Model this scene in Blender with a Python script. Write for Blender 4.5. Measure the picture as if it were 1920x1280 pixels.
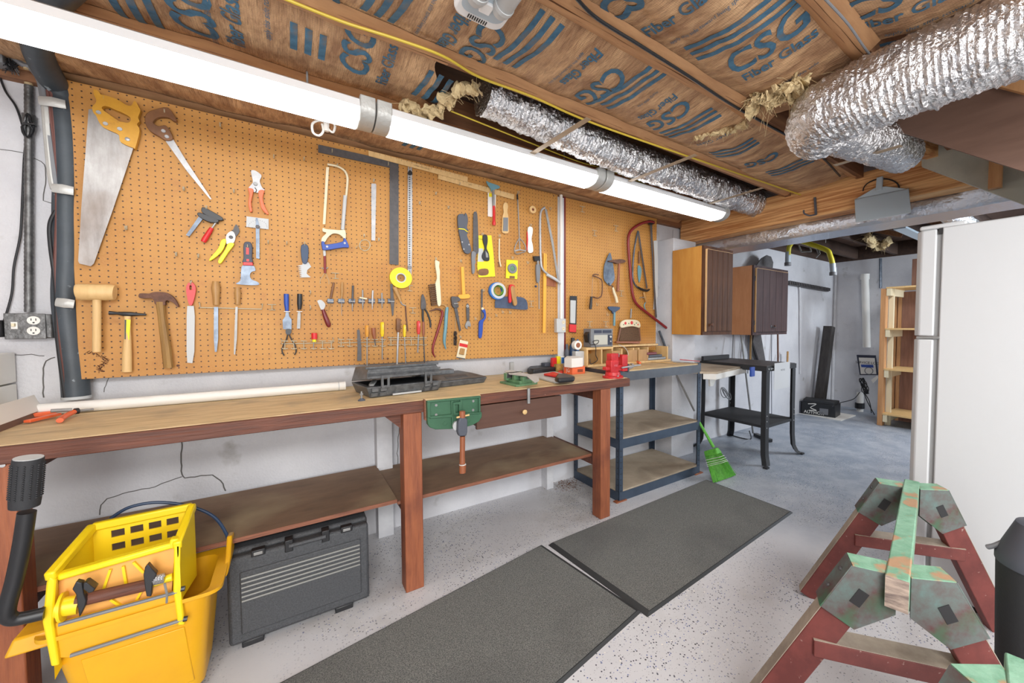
import bpy, bmesh, math, random
from math import sin, cos, pi, radians, sqrt, atan2
from mathutils import Vector, Matrix, noise
from mathutils.geometry import tessellate_polygon
random.seed(7)
S = bpy.context.scene
COL = S.collection
for o in list(bpy.data.objects): bpy.data.objects.remove(o, do_unlink=True)
V = Vector
# ------------------------------------------------------------------ camera
FPX, YAW, PIT, ROL = 738.5, radians(36.5), radians(2.26), radians(.07)
CX, CY = 1089.46, 637.26
CAM = V((0, -2.579, 1.286))
Fw = V((sin(YAW)*cos(PIT), cos(YAW)*cos(PIT), -sin(PIT)))
R0 = V((cos(YAW), -sin(YAW), 0)); U0 = R0.cross(Fw)
Rt = R0*cos(ROL)+U0*sin(ROL); Up = -R0*sin(ROL)+U0*cos(ROL)
cd = bpy.data.cameras.new('camera'); cam = bpy.data.objects.new('camera', cd); COL.objects.link(cam)
cd.sensor_width = 36; cd.lens = FPX/1920*36
cd.shift_x = -(CX-960)/1920; cd.shift_y = (CY-640)/1920
cd.clip_start = .02
m = Matrix((Rt, Up, -Fw)).transposed().to_4x4(); m.translation = CAM; cam.matrix_world = m
S.camera = cam
# ------------------------------------------------------------------ world, lights, exposure
w = bpy.data.worlds.new('world'); S.world = w; w.use_nodes = True
w.node_tree.nodes['Background'].inputs[0].default_value = (.75, .85, 1, 1)
w.node_tree.nodes['Background'].inputs[1].default_value = .3
S.view_settings.view_transform = 'Standard'; S.view_settings.look = 'None'
S.view_settings.gamma = 1; S.view_settings.use_curve_mapping = False
S.view_settings.exposure = -0.06
def area(name, loc, size, power, color=(1, 1, 1), aim=None, sy=None):
    l = bpy.data.lights.new(name, 'AREA'); l.energy = power; l.color = color
    l.shape = 'RECTANGLE'; l.size = size; l.size_y = sy or size
    o = bpy.data.objects.new(name, l); COL.objects.link(o); o.location = loc
    if aim is not None: o.rotation_euler = (V(aim)-V(loc)).to_track_quat('-Z', 'Y').to_euler()
    return o
# fill lights added behind the camera, and daylight of the window behind the fridge
area('fill_light_rear', (-.3, -3.9, 2.15), 1.8, 85, (1, 1, .99), (.2, -2.6, 0), .6)
area('fill_light_rear', (2.0, -3.7, 2.1), 1.2, 34, (1, 1, .99), (1.6, -2.6, 0), .5)
area('fill_light_broad', (-.6, -5.6, 1.2), 2.2, 135, (1, 1, .99), (.8, 0, 1.5), 1.8)  # broad fill added behind the camera; no doorway is built
area('window_daylight', (6.3, -3.6, 1.6), 1.0, 90, (.8, .9, 1), (5.4, 0, .8), .8)
area('area_light_far', (5.0, -1.5, 2.15), .6, 24, (.97, .98, 1), (5.2, -1.1, 0), .3)  # unseen light over the far area, without a fixture
# ------------------------------------------------------------------ photo pixel -> point on a plane of the room
def ray(x, y): return Fw+Rt*((x-CX)/FPX)-Up*((y-CY)/FPX)
def FP(x, y, ax, v):
    d = ray(x, y); return CAM+d*((v-CAM[ax])/d[ax])
def W(x, y, Y=0.): return FP(x, y, 1, Y)
def FZ(x, y, Z=0.): return FP(x, y, 2, Z)
def FX(x, y, X=0.): return FP(x, y, 0, X)
# ------------------------------------------------------------------ materials
MT = {}
def mat(name, col, rough=.6, metal=0, col2=None, ns=8., st=(1, 1, 1), bump=0., bs=None, emit=0, contrast=.5, detail=6, spec=.5, alpha=1, trans=0, mix3=None):
    if name in MT: return MT[name]
    m = bpy.data.materials.new(name); m.use_nodes = True; nt = m.node_tree; N = nt.nodes; L = nt.links
    b = N['Principled BSDF']
    b.inputs['Base Color'].default_value = (*col, 1); b.inputs['Roughness'].default_value = rough
    b.inputs['Metallic'].default_value = metal; b.inputs['Specular IOR Level'].default_value = spec
    if trans: b.inputs['Transmission Weight'].default_value = trans; b.inputs['IOR'].default_value = 1.4
    if emit: b.inputs['Emission Color'].default_value = (*col, 1); b.inputs['Emission Strength'].default_value = emit
    if col2 is not None or bump:
        tc = N.new('ShaderNodeTexCoord'); mp = N.new('ShaderNodeMapping'); mp.inputs['Scale'].default_value = st
        L.new(tc.outputs['Object'], mp.inputs['Vector'])
    if col2 is not None:
        n = N.new('ShaderNodeTexNoise'); n.inputs['Scale'].default_value = ns; n.inputs['Detail'].default_value = detail; n.inputs['Roughness'].default_value = .65
        L.new(mp.outputs[0], n.inputs['Vector'])
        r = N.new('ShaderNodeValToRGB'); r.color_ramp.elements[0].position = .5-contrast/2*.5; r.color_ramp.elements[1].position = .5+contrast/2*.5
        r.color_ramp.elements[0].color = (*col, 1); r.color_ramp.elements[1].color = (*col2, 1)
        L.new(n.outputs['Fac'], r.inputs[0]); out = r.outputs[0]
        if mix3:
            c3, s3, lo, hi = mix3
            n3 = N.new('ShaderNodeTexNoise'); n3.inputs['Scale'].default_value = s3; n3.inputs['Detail'].default_value = 5
            L.new(tc.outputs['Object'], n3.inputs['Vector'])
            mr = N.new('ShaderNodeMapRange'); mr.inputs['From Min'].default_value = lo; mr.inputs['From Max'].default_value = hi; L.new(n3.outputs['Fac'], mr.inputs['Value'])
            mx = N.new('ShaderNodeMix'); mx.data_type = 'RGBA'; L.new(mr.outputs[0], mx.inputs[0]); L.new(out, mx.inputs[6]); mx.inputs[7].default_value = (*c3, 1); out = mx.outputs[2]
        L.new(out, b.inputs['Base Color'])
    if bump:
        n2 = N.new('ShaderNodeTexNoise'); n2.inputs['Scale'].default_value = bs or ns*3; n2.inputs['Detail'].default_value = 4
        L.new(mp.outputs[0], n2.inputs['Vector'])
        bp = N.new('ShaderNodeBump'); bp.inputs['Strength'].default_value = bump; bp.inputs['Distance'].default_value = .01
        L.new(n2.outputs['Fac'], bp.inputs['Height']); L.new(bp.outputs[0], b.inputs['Normal'])
    MT[name] = m; return m
def sr(r, g, b):
    f = lambda c: ((c/255+.055)/1.055)**2.4 if c > 10 else c/255/12.92
    return (f(r), f(g), f(b))
# walls, floor
mat('wall_paint', sr(214, 214, 217), .75, col2=sr(198, 198, 203), ns=3, bump=.35, bs=90, contrast=.9, mix3=(sr(168, 166, 164), 7, .66, .8))
mat('post_paint', sr(214, 214, 216), .6, col2=sr(198, 198, 202), ns=6)
mat('crack_dark', sr(110, 108, 105), .9)
mat('mat_rubber', sr(74, 75, 75), .8, col2=sr(140, 140, 134), ns=230, bump=.6, bs=300, contrast=.5, mix3=(sr(72, 72, 72), 1.5, .5, .9))
mat('mat_edge', sr(48, 49, 50), .6)
mat('bench_top', sr(218, 192, 148), .6, col2=sr(184, 156, 114), ns=7, st=(.8, 6, 6), contrast=.7, bump=.1, mix3=(sr(150, 134, 110), 6, .52, .8))
mat('bench_wood', sr(118, 68, 48), .6, col2=sr(70, 40, 32), ns=7, st=(.6, 8, 8), contrast=.9, bump=.3, mix3=(sr(190, 160, 140), 45, .72, .78))
mat('ink_brown', sr(92, 52, 32), .9)
mat('leg_wood', sr(166, 98, 62), .6, col2=sr(122, 66, 44), ns=7, st=(8, 8, .6), contrast=.9, bump=.2, mix3=(sr(98, 48, 34), 5, .5, .8))
mat('shelf_wood', sr(150, 120, 94), .7, col2=sr(112, 88, 70), ns=3, st=(1, 2.5, 2.5), contrast=.9, mix3=(sr(166, 146, 116), 2.5, .5, .75))
mat('ply_edge', sr(156, 100, 74), .6, col2=sr(104, 64, 50), ns=30, st=(.3, 1, 8), contrast=.7)
mat('drawer_wood', sr(98, 68, 55), .5, col2=sr(84, 56, 45), ns=5, st=(.5, 5, 9), contrast=.9)
mat('rack_blue', sr(72, 86, 104), .4, metal=.3, col2=sr(60, 72, 88), ns=4)
mat('rack_grey', sr(98, 102, 108), .4, metal=.4, col2=sr(84, 88, 94), ns=4)
mat('particle', sr(196, 180, 158), .8, col2=sr(168, 152, 132), ns=6, contrast=.9, bump=.1, mix3=(sr(120, 104, 86), 2.2, .5, .8))
mat('particle_edge', sr(205, 175, 130), .7)
mat('fridge_white', sr(203, 205, 207), .5, bump=.05, bs=300)
mat('fridge_gasket', sr(150, 150, 150), .5)
mat('dark_gap', sr(40, 40, 42), .6)
mat('oak_side', sr(202, 148, 72), .5, col2=sr(180, 118, 48), ns=5, st=(3, 3, .6), contrast=.9)
mat('wringer_yellow', sr(246, 212, 24), .38)
mat('oak_side2', sr(206, 148, 104), .5, col2=sr(184, 124, 80), ns=5, st=(3, 3, .6), contrast=.9)
mat('walnut', sr(104, 66, 42), .6, spec=.2, col2=sr(58, 38, 28), ns=6, st=(4, 4, .5), contrast=.9)
mat('walnut_cool', sr(88, 68, 66), .6, spec=.2, col2=sr(58, 46, 50), ns=6, st=(4, 4, .5), contrast=.9)
mat('light_edge', sr(212, 170, 120), .5)
mat('fir_beam', sr(238, 186, 126), .6, col2=sr(186, 122, 70), ns=6, st=(1.5, .3, 10), contrast=.4, detail=4, bump=.1)
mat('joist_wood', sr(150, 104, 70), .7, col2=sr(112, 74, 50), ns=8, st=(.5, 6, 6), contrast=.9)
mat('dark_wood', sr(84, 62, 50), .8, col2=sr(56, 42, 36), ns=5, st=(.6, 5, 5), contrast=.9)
mat('subfloor', sr(120, 92, 76), .8, col2=sr(88, 68, 58), ns=4, contrast=.9)
mat('paper_edge', sr(196, 150, 106), .75, col2=sr(168, 122, 84), ns=20, st=(.3, 2, 2), contrast=.9)
mat('fiberglass', sr(226, 204, 158), .95, col2=sr(180, 156, 116), ns=40, bump=1, bs=60, contrast=.9)
mat('print_blue', sr(74, 116, 142), .75, col2=sr(50, 88, 114), ns=40, contrast=.8, mix3=(sr(120, 104, 88), 9, .6, .72))
mat('foil', (.86, .86, .87), .3, metal=1, col2=(.66, .66, .68), ns=10, bump=1.0, bs=90)
mat('foil_smooth', (.72, .8, .92), .34, metal=.9, bump=.6, ns=20, bs=40)  # blue of reflected daylight put into the foil colour
mat('strap', sr(170, 150, 125), .5, metal=.2)
mat('pipe_wrap', sr(68, 76, 84), .5, mix3=(sr(150, 160, 165), 30, .68, .75), col2=sr(48, 56, 62), ns=5, st=(1, 1, 1), contrast=.9, bump=.1, bs=20)
mat('conduit', sr(120, 120, 120), .45, metal=.6, col2=sr(90, 90, 90), ns=30, bump=.2)
mat('tape_silver', sr(190, 190, 186), .45, metal=.3, bump=.3, bs=40)
mat('cable_tan', sr(190, 168, 130), .6)
mat('copper_brown', sr(110, 72, 66), .5, metal=.2)
mat('yellow_wire', sr(206, 180, 60), .5)
mat('tube_glow', (.97, .99, 1), .4, emit=6.5)
mat('white_enamel', sr(236, 236, 236), .35)
mat('tube_off', sr(190, 190, 186), .3)
mat('lens_off', sr(176, 178, 180), .35)
mat('case_rib_lit', sr(128, 128, 124), .4)  # highlight along the glossy case ribs put into a lighter colour
mat('stair_green', sr(196, 196, 182), .8, col2=sr(178, 178, 166), ns=4, bump=.05)
mat('brown_panel', sr(124, 96, 82), .6, col2=sr(106, 80, 68), ns=6, st=(1, .4, 3), contrast=.9)
mat('fir_light', sr(206, 158, 110), .6, col2=sr(176, 122, 76), ns=6, st=(6, 6, .5), contrast=.9)
mat('ply_red', sr(150, 108, 88), .6, col2=sr(112, 76, 62), ns=4, st=(6, 6, .6), contrast=.8)
# tools
mat('steel', (.36, .36, .35), .45, metal=.4, col2=(.22, .22, .22), ns=14, contrast=.9)
mat('steel_bright', (.5, .5, .5), .45, metal=.5, col2=(.36, .36, .37), ns=14)
mat('steel_saw', (.42, .41, .4), .42, metal=.75, col2=(.2, .18, .17), ns=7, st=(2, 1, .6), contrast=.8, mix3=((.2, .15, .12), 5, .5, .85))
mat('steel_dark', (.055, .055, .06), .5, metal=.1, col2=(.11, .1, .1), ns=30, contrast=.9)
mat('steel_blue', sr(110, 120, 132), .35, metal=.6, col2=sr(82, 90, 102), ns=20)
mat('wire_steel', sr(178, 166, 140), .45, metal=.2)
mat('rust', sr(120, 84, 66), .8, col2=sr(84, 60, 52), ns=40, contrast=.9, bump=.3)
mat('yellow_paint_wood', sr(214, 160, 48), .45, col2=sr(190, 134, 34), ns=12, contrast=.9, mix3=(sr(110, 74, 40), 14, .62, .7))
mat('brown_handle', sr(140, 96, 58), .45, col2=sr(96, 62, 42), ns=12, contrast=.9)
mat('pale_wood', sr(226, 192, 136), .5, col2=sr(206, 168, 112), ns=6, st=(6, 6, .5), contrast=.9)
mat('tan_wood', sr(190, 148, 90), .45, col2=sr(156, 114, 64), ns=6, st=(6, 6, .5), contrast=.9)
mat('old_wood', sr(172, 134, 74), .5, col2=sr(118, 86, 50), ns=6, st=(8, 8, .5), contrast=.9)
mat('rust_wood', sr(168, 102, 66), .45, col2=sr(128, 72, 46), ns=8, st=(6, 6, .5), contrast=.9)
mat('cream', sr(222, 210, 178), .5)
mat('white', sr(230, 228, 222), .5)
mat('paper', sr(214, 214, 214), .7)
mat('black', sr(34, 35, 38), .4)
mat('black_matte', sr(44, 45, 48), .7, bump=.1, bs=150)
mat('case_dark', sr(58, 60, 63), .5, col2=sr(80, 82, 86), ns=160, contrast=.7, bump=.35, bs=300)
mat('toolcase', sr(70, 72, 74), .42, col2=sr(98, 100, 102), ns=30, bump=.15, bs=200)
mat('grey', sr(120, 122, 126), .5)
mat('grey_light', sr(188, 190, 190), .5)
mat('grey_dark', sr(78, 82, 92), .5)
mat('red', sr(206, 38, 40), .4); mat('red_dark', sr(128, 34, 36), .4); mat('red_vise', sr(214, 52, 54), .4, col2=sr(180, 32, 36), ns=8)
mat('maroon', sr(110, 32, 36), .35); mat('orange', sr(232, 104, 58), .4); mat('yellow', sr(232, 216, 30), .45); mat('yellow_card', sr(236, 216, 30), .5)
mat('yellow_bucket', sr(230, 176, 26), .38, col2=sr(218, 156, 26), ns=3, contrast=.9)
mat('wringer_inner', sr(238, 176, 92), .4)
mat('blue', sr(34, 72, 160), .4); mat('blue_tape', sr(44, 110, 186), .6); mat('blue_dark', sr(40, 62, 92), .45); mat('navy', sr(42, 46, 66), .45)
mat('teal', sr(104, 148, 160), .45); mat('slate', sr(72, 84, 108), .45, col2=sr(60, 72, 94), ns=30); mat('green', sr(60, 104, 76), .45, col2=sr(48, 88, 64), ns=14, contrast=.9)
mat('green_light', sr(110, 150, 112), .45, col2=sr(84, 124, 90), ns=14); mat('green_broom', sr(112, 194, 72), .6, col2=sr(74, 150, 50), ns=50, contrast=.9); mat('green_core', sr(130, 200, 70), .5)
mat('ochre', sr(232, 168, 60), .5); mat('clear_yellow', sr(230, 196, 30), .25); mat('clear_orange', sr(214, 150, 60), .25); mat('clear_red', sr(206, 60, 56), .25)
mat('gold_paint', sr(190, 160, 90), .5, col2=sr(140, 112, 60), ns=30); mat('pink', sr(232, 130, 140), .5)
mat('bristle', sr(110, 82, 60), .9, col2=sr(80, 60, 44), ns=100)
mat('grey_plastic', sr(184, 198, 208), .4); mat('yellow_pipe', sr(206, 196, 50), .45)
mat('screen', sr(186, 184, 172), .4); mat('orange_box', sr(232, 112, 66), .5); mat('timber_dark', sr(70, 66, 64), .8, col2=sr(46, 44, 44), ns=8, st=(4, 4, .6), contrast=.8, bump=.3)
mat('sh_red', sr(118, 56, 50), .55, col2=sr(98, 44, 40), ns=10, mix3=(sr(160, 130, 120), 60, .68, .74))
mat('sh_top_edge', sr(176, 164, 148), .6, col2=sr(150, 138, 124), ns=10)
mat('sh_green', sr(150, 192, 166), .55, col2=sr(92, 144, 114), ns=14, contrast=.9, bump=.3, mix3=(sr(176, 140, 108), 13, .55, .62))
mat('sh_bracket', sr(100, 122, 118), .5, col2=sr(96, 62, 62), ns=8, contrast=.5, mix3=(sr(54, 118, 86), 6, .56, .72))
mat('end_grain', sr(196, 176, 160), .7, col2=sr(120, 106, 100), ns=14, st=(1, 1, 5), contrast=.6)

def node_mat(name, fn, rough=.6):
    m = bpy.data.materials.new(name); m.use_nodes = True; nt = m.node_tree
    b = nt.nodes['Principled BSDF']; b.inputs['Roughness'].default_value = rough
    fn(nt, b); MT[name] = m
def nd(nt, t, **k):
    n = nt.nodes.new(t)
    for a, v in k.items():
        if a.startswith('i_'): n.inputs[int(a[2:])].default_value = v
        else: setattr(n, a, v)
    return n
def rgbmix(nt, fac, a, b, mode='MIX'):
    mx = nt.nodes.new('ShaderNodeMix'); mx.data_type = 'RGBA'; mx.blend_type = mode
    nt.links.new(fac, mx.inputs[0]) if not isinstance(fac, float) else setattr(mx.inputs[0], 'default_value', fac)
    for i, c in ((6, a), (7, b)):
        if isinstance(c, tuple): mx.inputs[i].default_value = (*c, 1)
        else: nt.links.new(c, mx.inputs[i])
    return mx.outputs[2]
def mth(nt, op, a, b=None, c=None):
    n = nt.nodes.new('ShaderNodeMath'); n.operation = op
    for i, x in enumerate((a, b, c)):
        if x is None: continue
        if isinstance(x, (int, float)): n.inputs[i].default_value = x
        else: nt.links.new(x, n.inputs[i])
    return n.outputs[0]
def noi(nt, vec, scale, detail=4, rough=.5):
    n = nt.nodes.new('ShaderNodeTexNoise'); n.inputs['Scale'].default_value = scale; n.inputs['Detail'].default_value = detail; n.inputs['Roughness'].default_value = rough
    nt.links.new(vec, n.inputs['Vector']); return n.outputs['Fac']
def rng(nt, v, lo, hi):
    n = nt.nodes.new('ShaderNodeMapRange'); n.inputs['From Min'].default_value = lo; n.inputs['From Max'].default_value = hi; nt.links.new(v, n.inputs['Value']); return n.outputs[0]
PITCH = .0254
def pegmat(dx, dz):
    def f(nt, b):
        tc = nd(nt, 'ShaderNodeTexCoord'); sp = nd(nt, 'ShaderNodeSeparateXYZ'); nt.links.new(tc.outputs['Object'], sp.inputs[0])
        fx = mth(nt, 'SUBTRACT', mth(nt, 'FRACT', mth(nt, 'DIVIDE', mth(nt, 'ADD', sp.outputs[0], 50*PITCH-dx+PITCH/2), PITCH)), .5)
        fz = mth(nt, 'SUBTRACT', mth(nt, 'FRACT', mth(nt, 'DIVIDE', mth(nt, 'ADD', sp.outputs[2], 50*PITCH-dz+PITCH/2), PITCH)), .5)
        d = mth(nt, 'SQRT', mth(nt, 'ADD', mth(nt, 'MULTIPLY', fx, fx), mth(nt, 'MULTIPLY', fz, fz)))
        hole = rng(nt, d, .13, .10)
        o = tc.outputs['Object']
        c = rgbmix(nt, rng(nt, noi(nt, o, 2.2, 6, .6), .35, .65), sr(194, 142, 70), sr(178, 123, 53))
        c = rgbmix(nt, rng(nt, noi(nt, o, 14, 6, .7), .55, .8), c, sr(164, 106, 58))
        c = rgbmix(nt, rng(nt, noi(nt, o, 160, 2), .4, .9), c, sr(186, 132, 72))
        nt.links.new(rgbmix(nt, hole, c, sr(58, 36, 24)), b.inputs['Base Color'])
    return f
def floorfn(nt, b):
    tc = nd(nt, 'ShaderNodeTexCoord'); o = tc.outputs['Object']; L = nt.links
    c = rgbmix(nt, rng(nt, noi(nt, o, 1.3, 6, .6), .35, .7), sr(212, 211, 213), sr(198, 197, 200))
    c = rgbmix(nt, rng(nt, noi(nt, o, .9, 5, .7), .55, .75), c, sr(182, 179, 176))
    sp = nd(nt, 'ShaderNodeSeparateXYZ'); L.new(o, sp.inputs[0])
    # worn, dirty paint along the wall under the bench, and daylight's blue tint painted into the far area
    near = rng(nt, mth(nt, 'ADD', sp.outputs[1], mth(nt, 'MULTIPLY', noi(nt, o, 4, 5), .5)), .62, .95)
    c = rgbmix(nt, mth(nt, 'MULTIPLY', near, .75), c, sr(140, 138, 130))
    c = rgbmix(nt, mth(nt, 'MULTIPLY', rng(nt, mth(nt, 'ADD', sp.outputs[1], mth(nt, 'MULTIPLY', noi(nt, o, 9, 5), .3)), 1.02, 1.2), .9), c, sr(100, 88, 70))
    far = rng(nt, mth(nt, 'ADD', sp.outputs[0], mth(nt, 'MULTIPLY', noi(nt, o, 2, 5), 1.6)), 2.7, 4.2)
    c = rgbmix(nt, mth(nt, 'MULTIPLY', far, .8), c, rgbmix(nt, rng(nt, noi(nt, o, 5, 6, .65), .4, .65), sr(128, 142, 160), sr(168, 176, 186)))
    for sc, thr, dn, col in ((95, .3, .35, sr(60, 62, 76)), (70, .26, .62, sr(70, 70, 72)), (110, .3, .5, sr(74, 92, 150)), (90, .3, .6, sr(238, 232, 220)), (260, .3, .55, sr(96, 92, 88))):
        vo = nd(nt, 'ShaderNodeTexVoronoi'); vo.inputs['Scale'].default_value = sc; L.new(o, vo.inputs['Vector'])
        dot = mth(nt, 'LESS_THAN', vo.outputs['Distance'], thr)
        s2 = nd(nt, 'ShaderNodeSeparateColor'); L.new(vo.outputs['Color'], s2.inputs[0])
        pick = mth(nt, 'GREATER_THAN', s2.outputs[0], dn+.36)
        reg = rng(nt, noi(nt, o, 1.7, 3), .35, .6)
        c = rgbmix(nt, mth(nt, 'MULTIPLY', mth(nt, 'MULTIPLY', dot, pick), reg), c, col)
    L.new(c, b.inputs['Base Color'])
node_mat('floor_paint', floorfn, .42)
def kraftfn(nt, b):
    tc = nd(nt, 'ShaderNodeTexCoord'); o = tc.outputs['Object']; L = nt.links
    mp = nd(nt, 'ShaderNodeMapping'); mp.inputs['Scale'].default_value = (4, 1.2, 1); L.new(o, mp.inputs[0])
    c = rgbmix(nt, rng(nt, noi(nt, mp.outputs[0], 3.5, 7, .65), .36, .62), sr(158, 118, 86), sr(224, 182, 138))
    mp2 = nd(nt, 'ShaderNodeMapping'); mp2.inputs['Scale'].default_value = (30, 3, 1); L.new(o, mp2.inputs[0])
    c = rgbmix(nt, rng(nt, noi(nt, mp2.outputs[0], 4, 5, .7), .5, .8), c, sr(128, 88, 60))
    # scrim weave of the facing
    sp = nd(nt, 'ShaderNodeSeparateXYZ'); L.new(o, sp.inputs[0])
    g = mth(nt, 'MAXIMUM', mth(nt, 'SINE', mth(nt, 'MULTIPLY', sp.outputs[0], 900)), mth(nt, 'SINE', mth(nt, 'MULTIPLY', sp.outputs[1], 900)))
    c = rgbmix(nt, mth(nt, 'MULTIPLY', rng(nt, g, .3, 1), .22), c, sr(96, 64, 44))
    L.new(c, b.inputs['Base Color'])
    bp = nd(nt, 'ShaderNodeBump'); bp.inputs['Strength'].default_value = 1; bp.inputs['Distance'].default_value = .02
    L.new(noi(nt, mp.outputs[0], 7, 6, .65), bp.inputs['Height']); L.new(bp.outputs[0], b.inputs['Normal'])
node_mat('kraft', kraftfn, .72)
# ------------------------------------------------------------------ mesh builder
class MB:
    def __init__(s): s.v = []; s.f = []; s.mi = []
    def add(s, vs, fs):
        k = len(s.v); s.v += [V(p) for p in vs]; s.f += [tuple(i+k for i in f) for f in fs]; return s
    def box(s, x0, x1, y0, y1, z0, z1):
        x0, x1 = sorted((x0, x1)); y0, y1 = sorted((y0, y1)); z0, z1 = sorted((z0, z1))
        return s.add([(x0, y0, z0), (x1, y0, z0), (x1, y1, z0), (x0, y1, z0), (x0, y0, z1), (x1, y0, z1), (x1, y1, z1), (x0, y1, z1)],
                     [(0, 3, 2, 1), (4, 5, 6, 7), (0, 1, 5, 4), (1, 2, 6, 5), (2, 3, 7, 6), (3, 0, 4, 7)])
    def hexa(s, a, b):      # two quads of four corners, a under b
        return s.add(list(a)+list(b), [(0, 3, 2, 1), (4, 5, 6, 7), (0, 1, 5, 4), (1, 2, 6, 5), (2, 3, 7, 6), (3, 0, 4, 7)])
    def beam(s, p, q, w, h, up=(0, 0, 1)):     # rectangular bar from p to q, w across, h along 'up'
        p, q = V(p), V(q); d = (q-p).normalized(); u = V(up); a = d.cross(u).normalized(); u = a.cross(d).normalized()
        c = [a*(w/2)*i+u*(h/2)*j for i, j in ((-1, -1), (1, -1), (1, 1), (-1, 1))]
        return s.add([p+k for k in c]+[q+k for k in c], [(3, 2, 1, 0), (4, 5, 6, 7), (0, 1, 5, 4), (1, 2, 6, 5), (2, 3, 7, 6), (3, 0, 4, 7)])
    def tube(s, pts, r, n=10, closed=False, flat=1.0, cap=True):
        pts = [V(p) for p in pts]; N = len(pts); rs = r if isinstance(r, (list, tuple)) else [r]*N
        ref = None; rings = []
        for i, p in enumerate(pts):
            a = pts[(i-1) % N] if (closed or i > 0) else p; b = pts[(i+1) % N] if (closed or i < N-1) else p
            t = (b-a); t = t.normalized() if t.length > 1e-9 else V((0, 0, 1))
            if ref is None: ref = V((0, 1, 0)) if abs(t.y) < .9 else V((0, 0, 1))
            u = (ref-t*ref.dot(t)).normalized(); ref = u; v = t.cross(u)
            rings.append([p+(u*cos(2*pi*k/n)*flat+v*sin(2*pi*k/n))*rs[i] for k in range(n)])
        base = [q for rg in rings for q in rg]; fs = []
        for i in range(N if closed else N-1):
            j = (i+1) % N
            for k in range(n): fs.append((i*n+k, i*n+(k+1) % n, j*n+(k+1) % n, j*n+k))
        if cap and not closed: fs += [tuple(range(n-1, -1, -1)), tuple((N-1)*n+k for k in range(n))]
        return s.add(base, fs)
    def cyl(s, p, q, r, n=16, r2=None): return s.tube([p, q], [r, r if r2 is None else r2], n)
    def sph(s, c, r, n=10, sc=(1, 1, 1)):
        c = V(c); vs = [c+V((0, 0, r*sc[2]))]
        for i in range(1, n//2):
            t = pi*i/(n//2)
            for k in range(n): vs.append(c+V((r*sc[0]*sin(t)*cos(2*pi*k/n), r*sc[1]*sin(t)*sin(2*pi*k/n), r*sc[2]*cos(t))))
        vs.append(c-V((0, 0, r*sc[2]))); fs = []; m_ = n//2-1
        for k in range(n): fs.append((0, 1+k, 1+(k+1) % n))
        for i in range(m_-1):
            for k in range(n): fs.append((1+i*n+k, 1+(i+1)*n+k, 1+(i+1)*n+(k+1) % n, 1+i*n+(k+1) % n))
        for k in range(n): fs.append((len(vs)-1, 1+(m_-1)*n+(k+1) % n, 1+(m_-1)*n+k))
        return s.add(vs, fs)
    def extr(s, front, d, holes=()):      # planar outline (3-D points), extruded by vector d, with optional hole loops
        loops = [[V(p) for p in front]]+[[V(p) for p in h] for h in holes]
        d = V(d); flat = [p for lp in loops for p in lp]; n = len(flat)
        if holes:
            tris = tessellate_polygon(loops)
            fs = [tuple(t) for t in tris]+[tuple(i+n for i in reversed(t)) for t in tris]
        else:
            fs = [tuple(range(n)), tuple(range(2*n-1, n-1, -1))]
        k = 0
        for lp in loops:
            for i in range(len(lp)):
                j = (i+1) % len(lp); fs.append((k+i, k+i+n, k+j+n, k+j))
            k += len(lp)
        return s.add(flat+[p+d for p in flat], fs)
    def ring(s, c, r0, r1, ax, t, n=28):     # washer around axis 'ax' ending t further on
        c = V(c); a = V(ax).normalized(); u = a.orthogonal().normalized(); v = a.cross(u); vs = []
        for q, rr in ((0, r0), (0, r1), (t, r1), (t, r0)):
            vs += [c+a*q+(u*cos(2*pi*k/n)+v*sin(2*pi*k/n))*rr for k in range(n)]
        fs = []
        for q in range(4):
            for k in range(n): fs.append((q*n+k, q*n+(k+1) % n, ((q+1) % 4)*n+(k+1) % n, ((q+1) % 4)*n+k))
        return s.add(vs, fs)
    def build(s, name, mt, parent=None, bevel=0, smooth=True, label=None, cat=None, group=None, kind=None, origin=None):
        vs = s.v; lo = V([min(p[i] for p in vs) for i in range(3)]); hi = V([max(p[i] for p in vs) for i in range(3)])
        c = V(origin) if origin is not None else (lo+hi)/2
        if parent is None and origin is None: c.z = lo.z
        me = bpy.data.meshes.new(name); me.from_pydata([p-c for p in vs], [], s.f)
        bm = bmesh.new(); bm.from_mesh(me); bmesh.ops.recalc_face_normals(bm, faces=bm.faces); bm.to_mesh(me); bm.free()
        mts = mt if isinstance(mt, (list, tuple)) else [mt]
        for q in mts: me.materials.append(MT[q] if isinstance(q, str) else q)
        if smooth:
            me.polygons.foreach_set('use_smooth', [True]*len(me.polygons)); me.set_sharp_from_angle(angle=radians(38))
        o = bpy.data.objects.new(name, me); COL.objects.link(o)
        if parent is not None:
            o.parent = parent; o.location = c-wpos(parent)
        else: o.location = c
        if bevel:
            b = o.modifiers.new('bevel', 'BEVEL'); b.width = bevel; b.segments = 2; b.limit_method = 'ANGLE'; b.angle_limit = radians(40); b.use_clamp_overlap = True
        tag(o, label, cat, group, kind); return o
def wpos(o):
    p = V(o.location)
    while o.parent is not None: o = o.parent; p += V(o.location)
    return p
def tag(o, label=None, cat=None, group=None, kind=None):
    if label: o['label'] = label
    if cat: o['category'] = cat
    if group: o['group'] = group
    if kind: o['kind'] = kind
def thing(name, label, cat, loc, group=None, kind=None):
    o = bpy.data.objects.new(name, None); COL.objects.link(o); o.location = V(loc); o.empty_display_size = .05
    tag(o, label, cat, group, kind); return o
def B(name, mt, x0, x1, y0, y1, z0, z1, parent=None, bevel=0, **k): return MB().box(x0, x1, y0, y1, z0, z1).build(name, mt, parent, bevel, **k)
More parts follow.
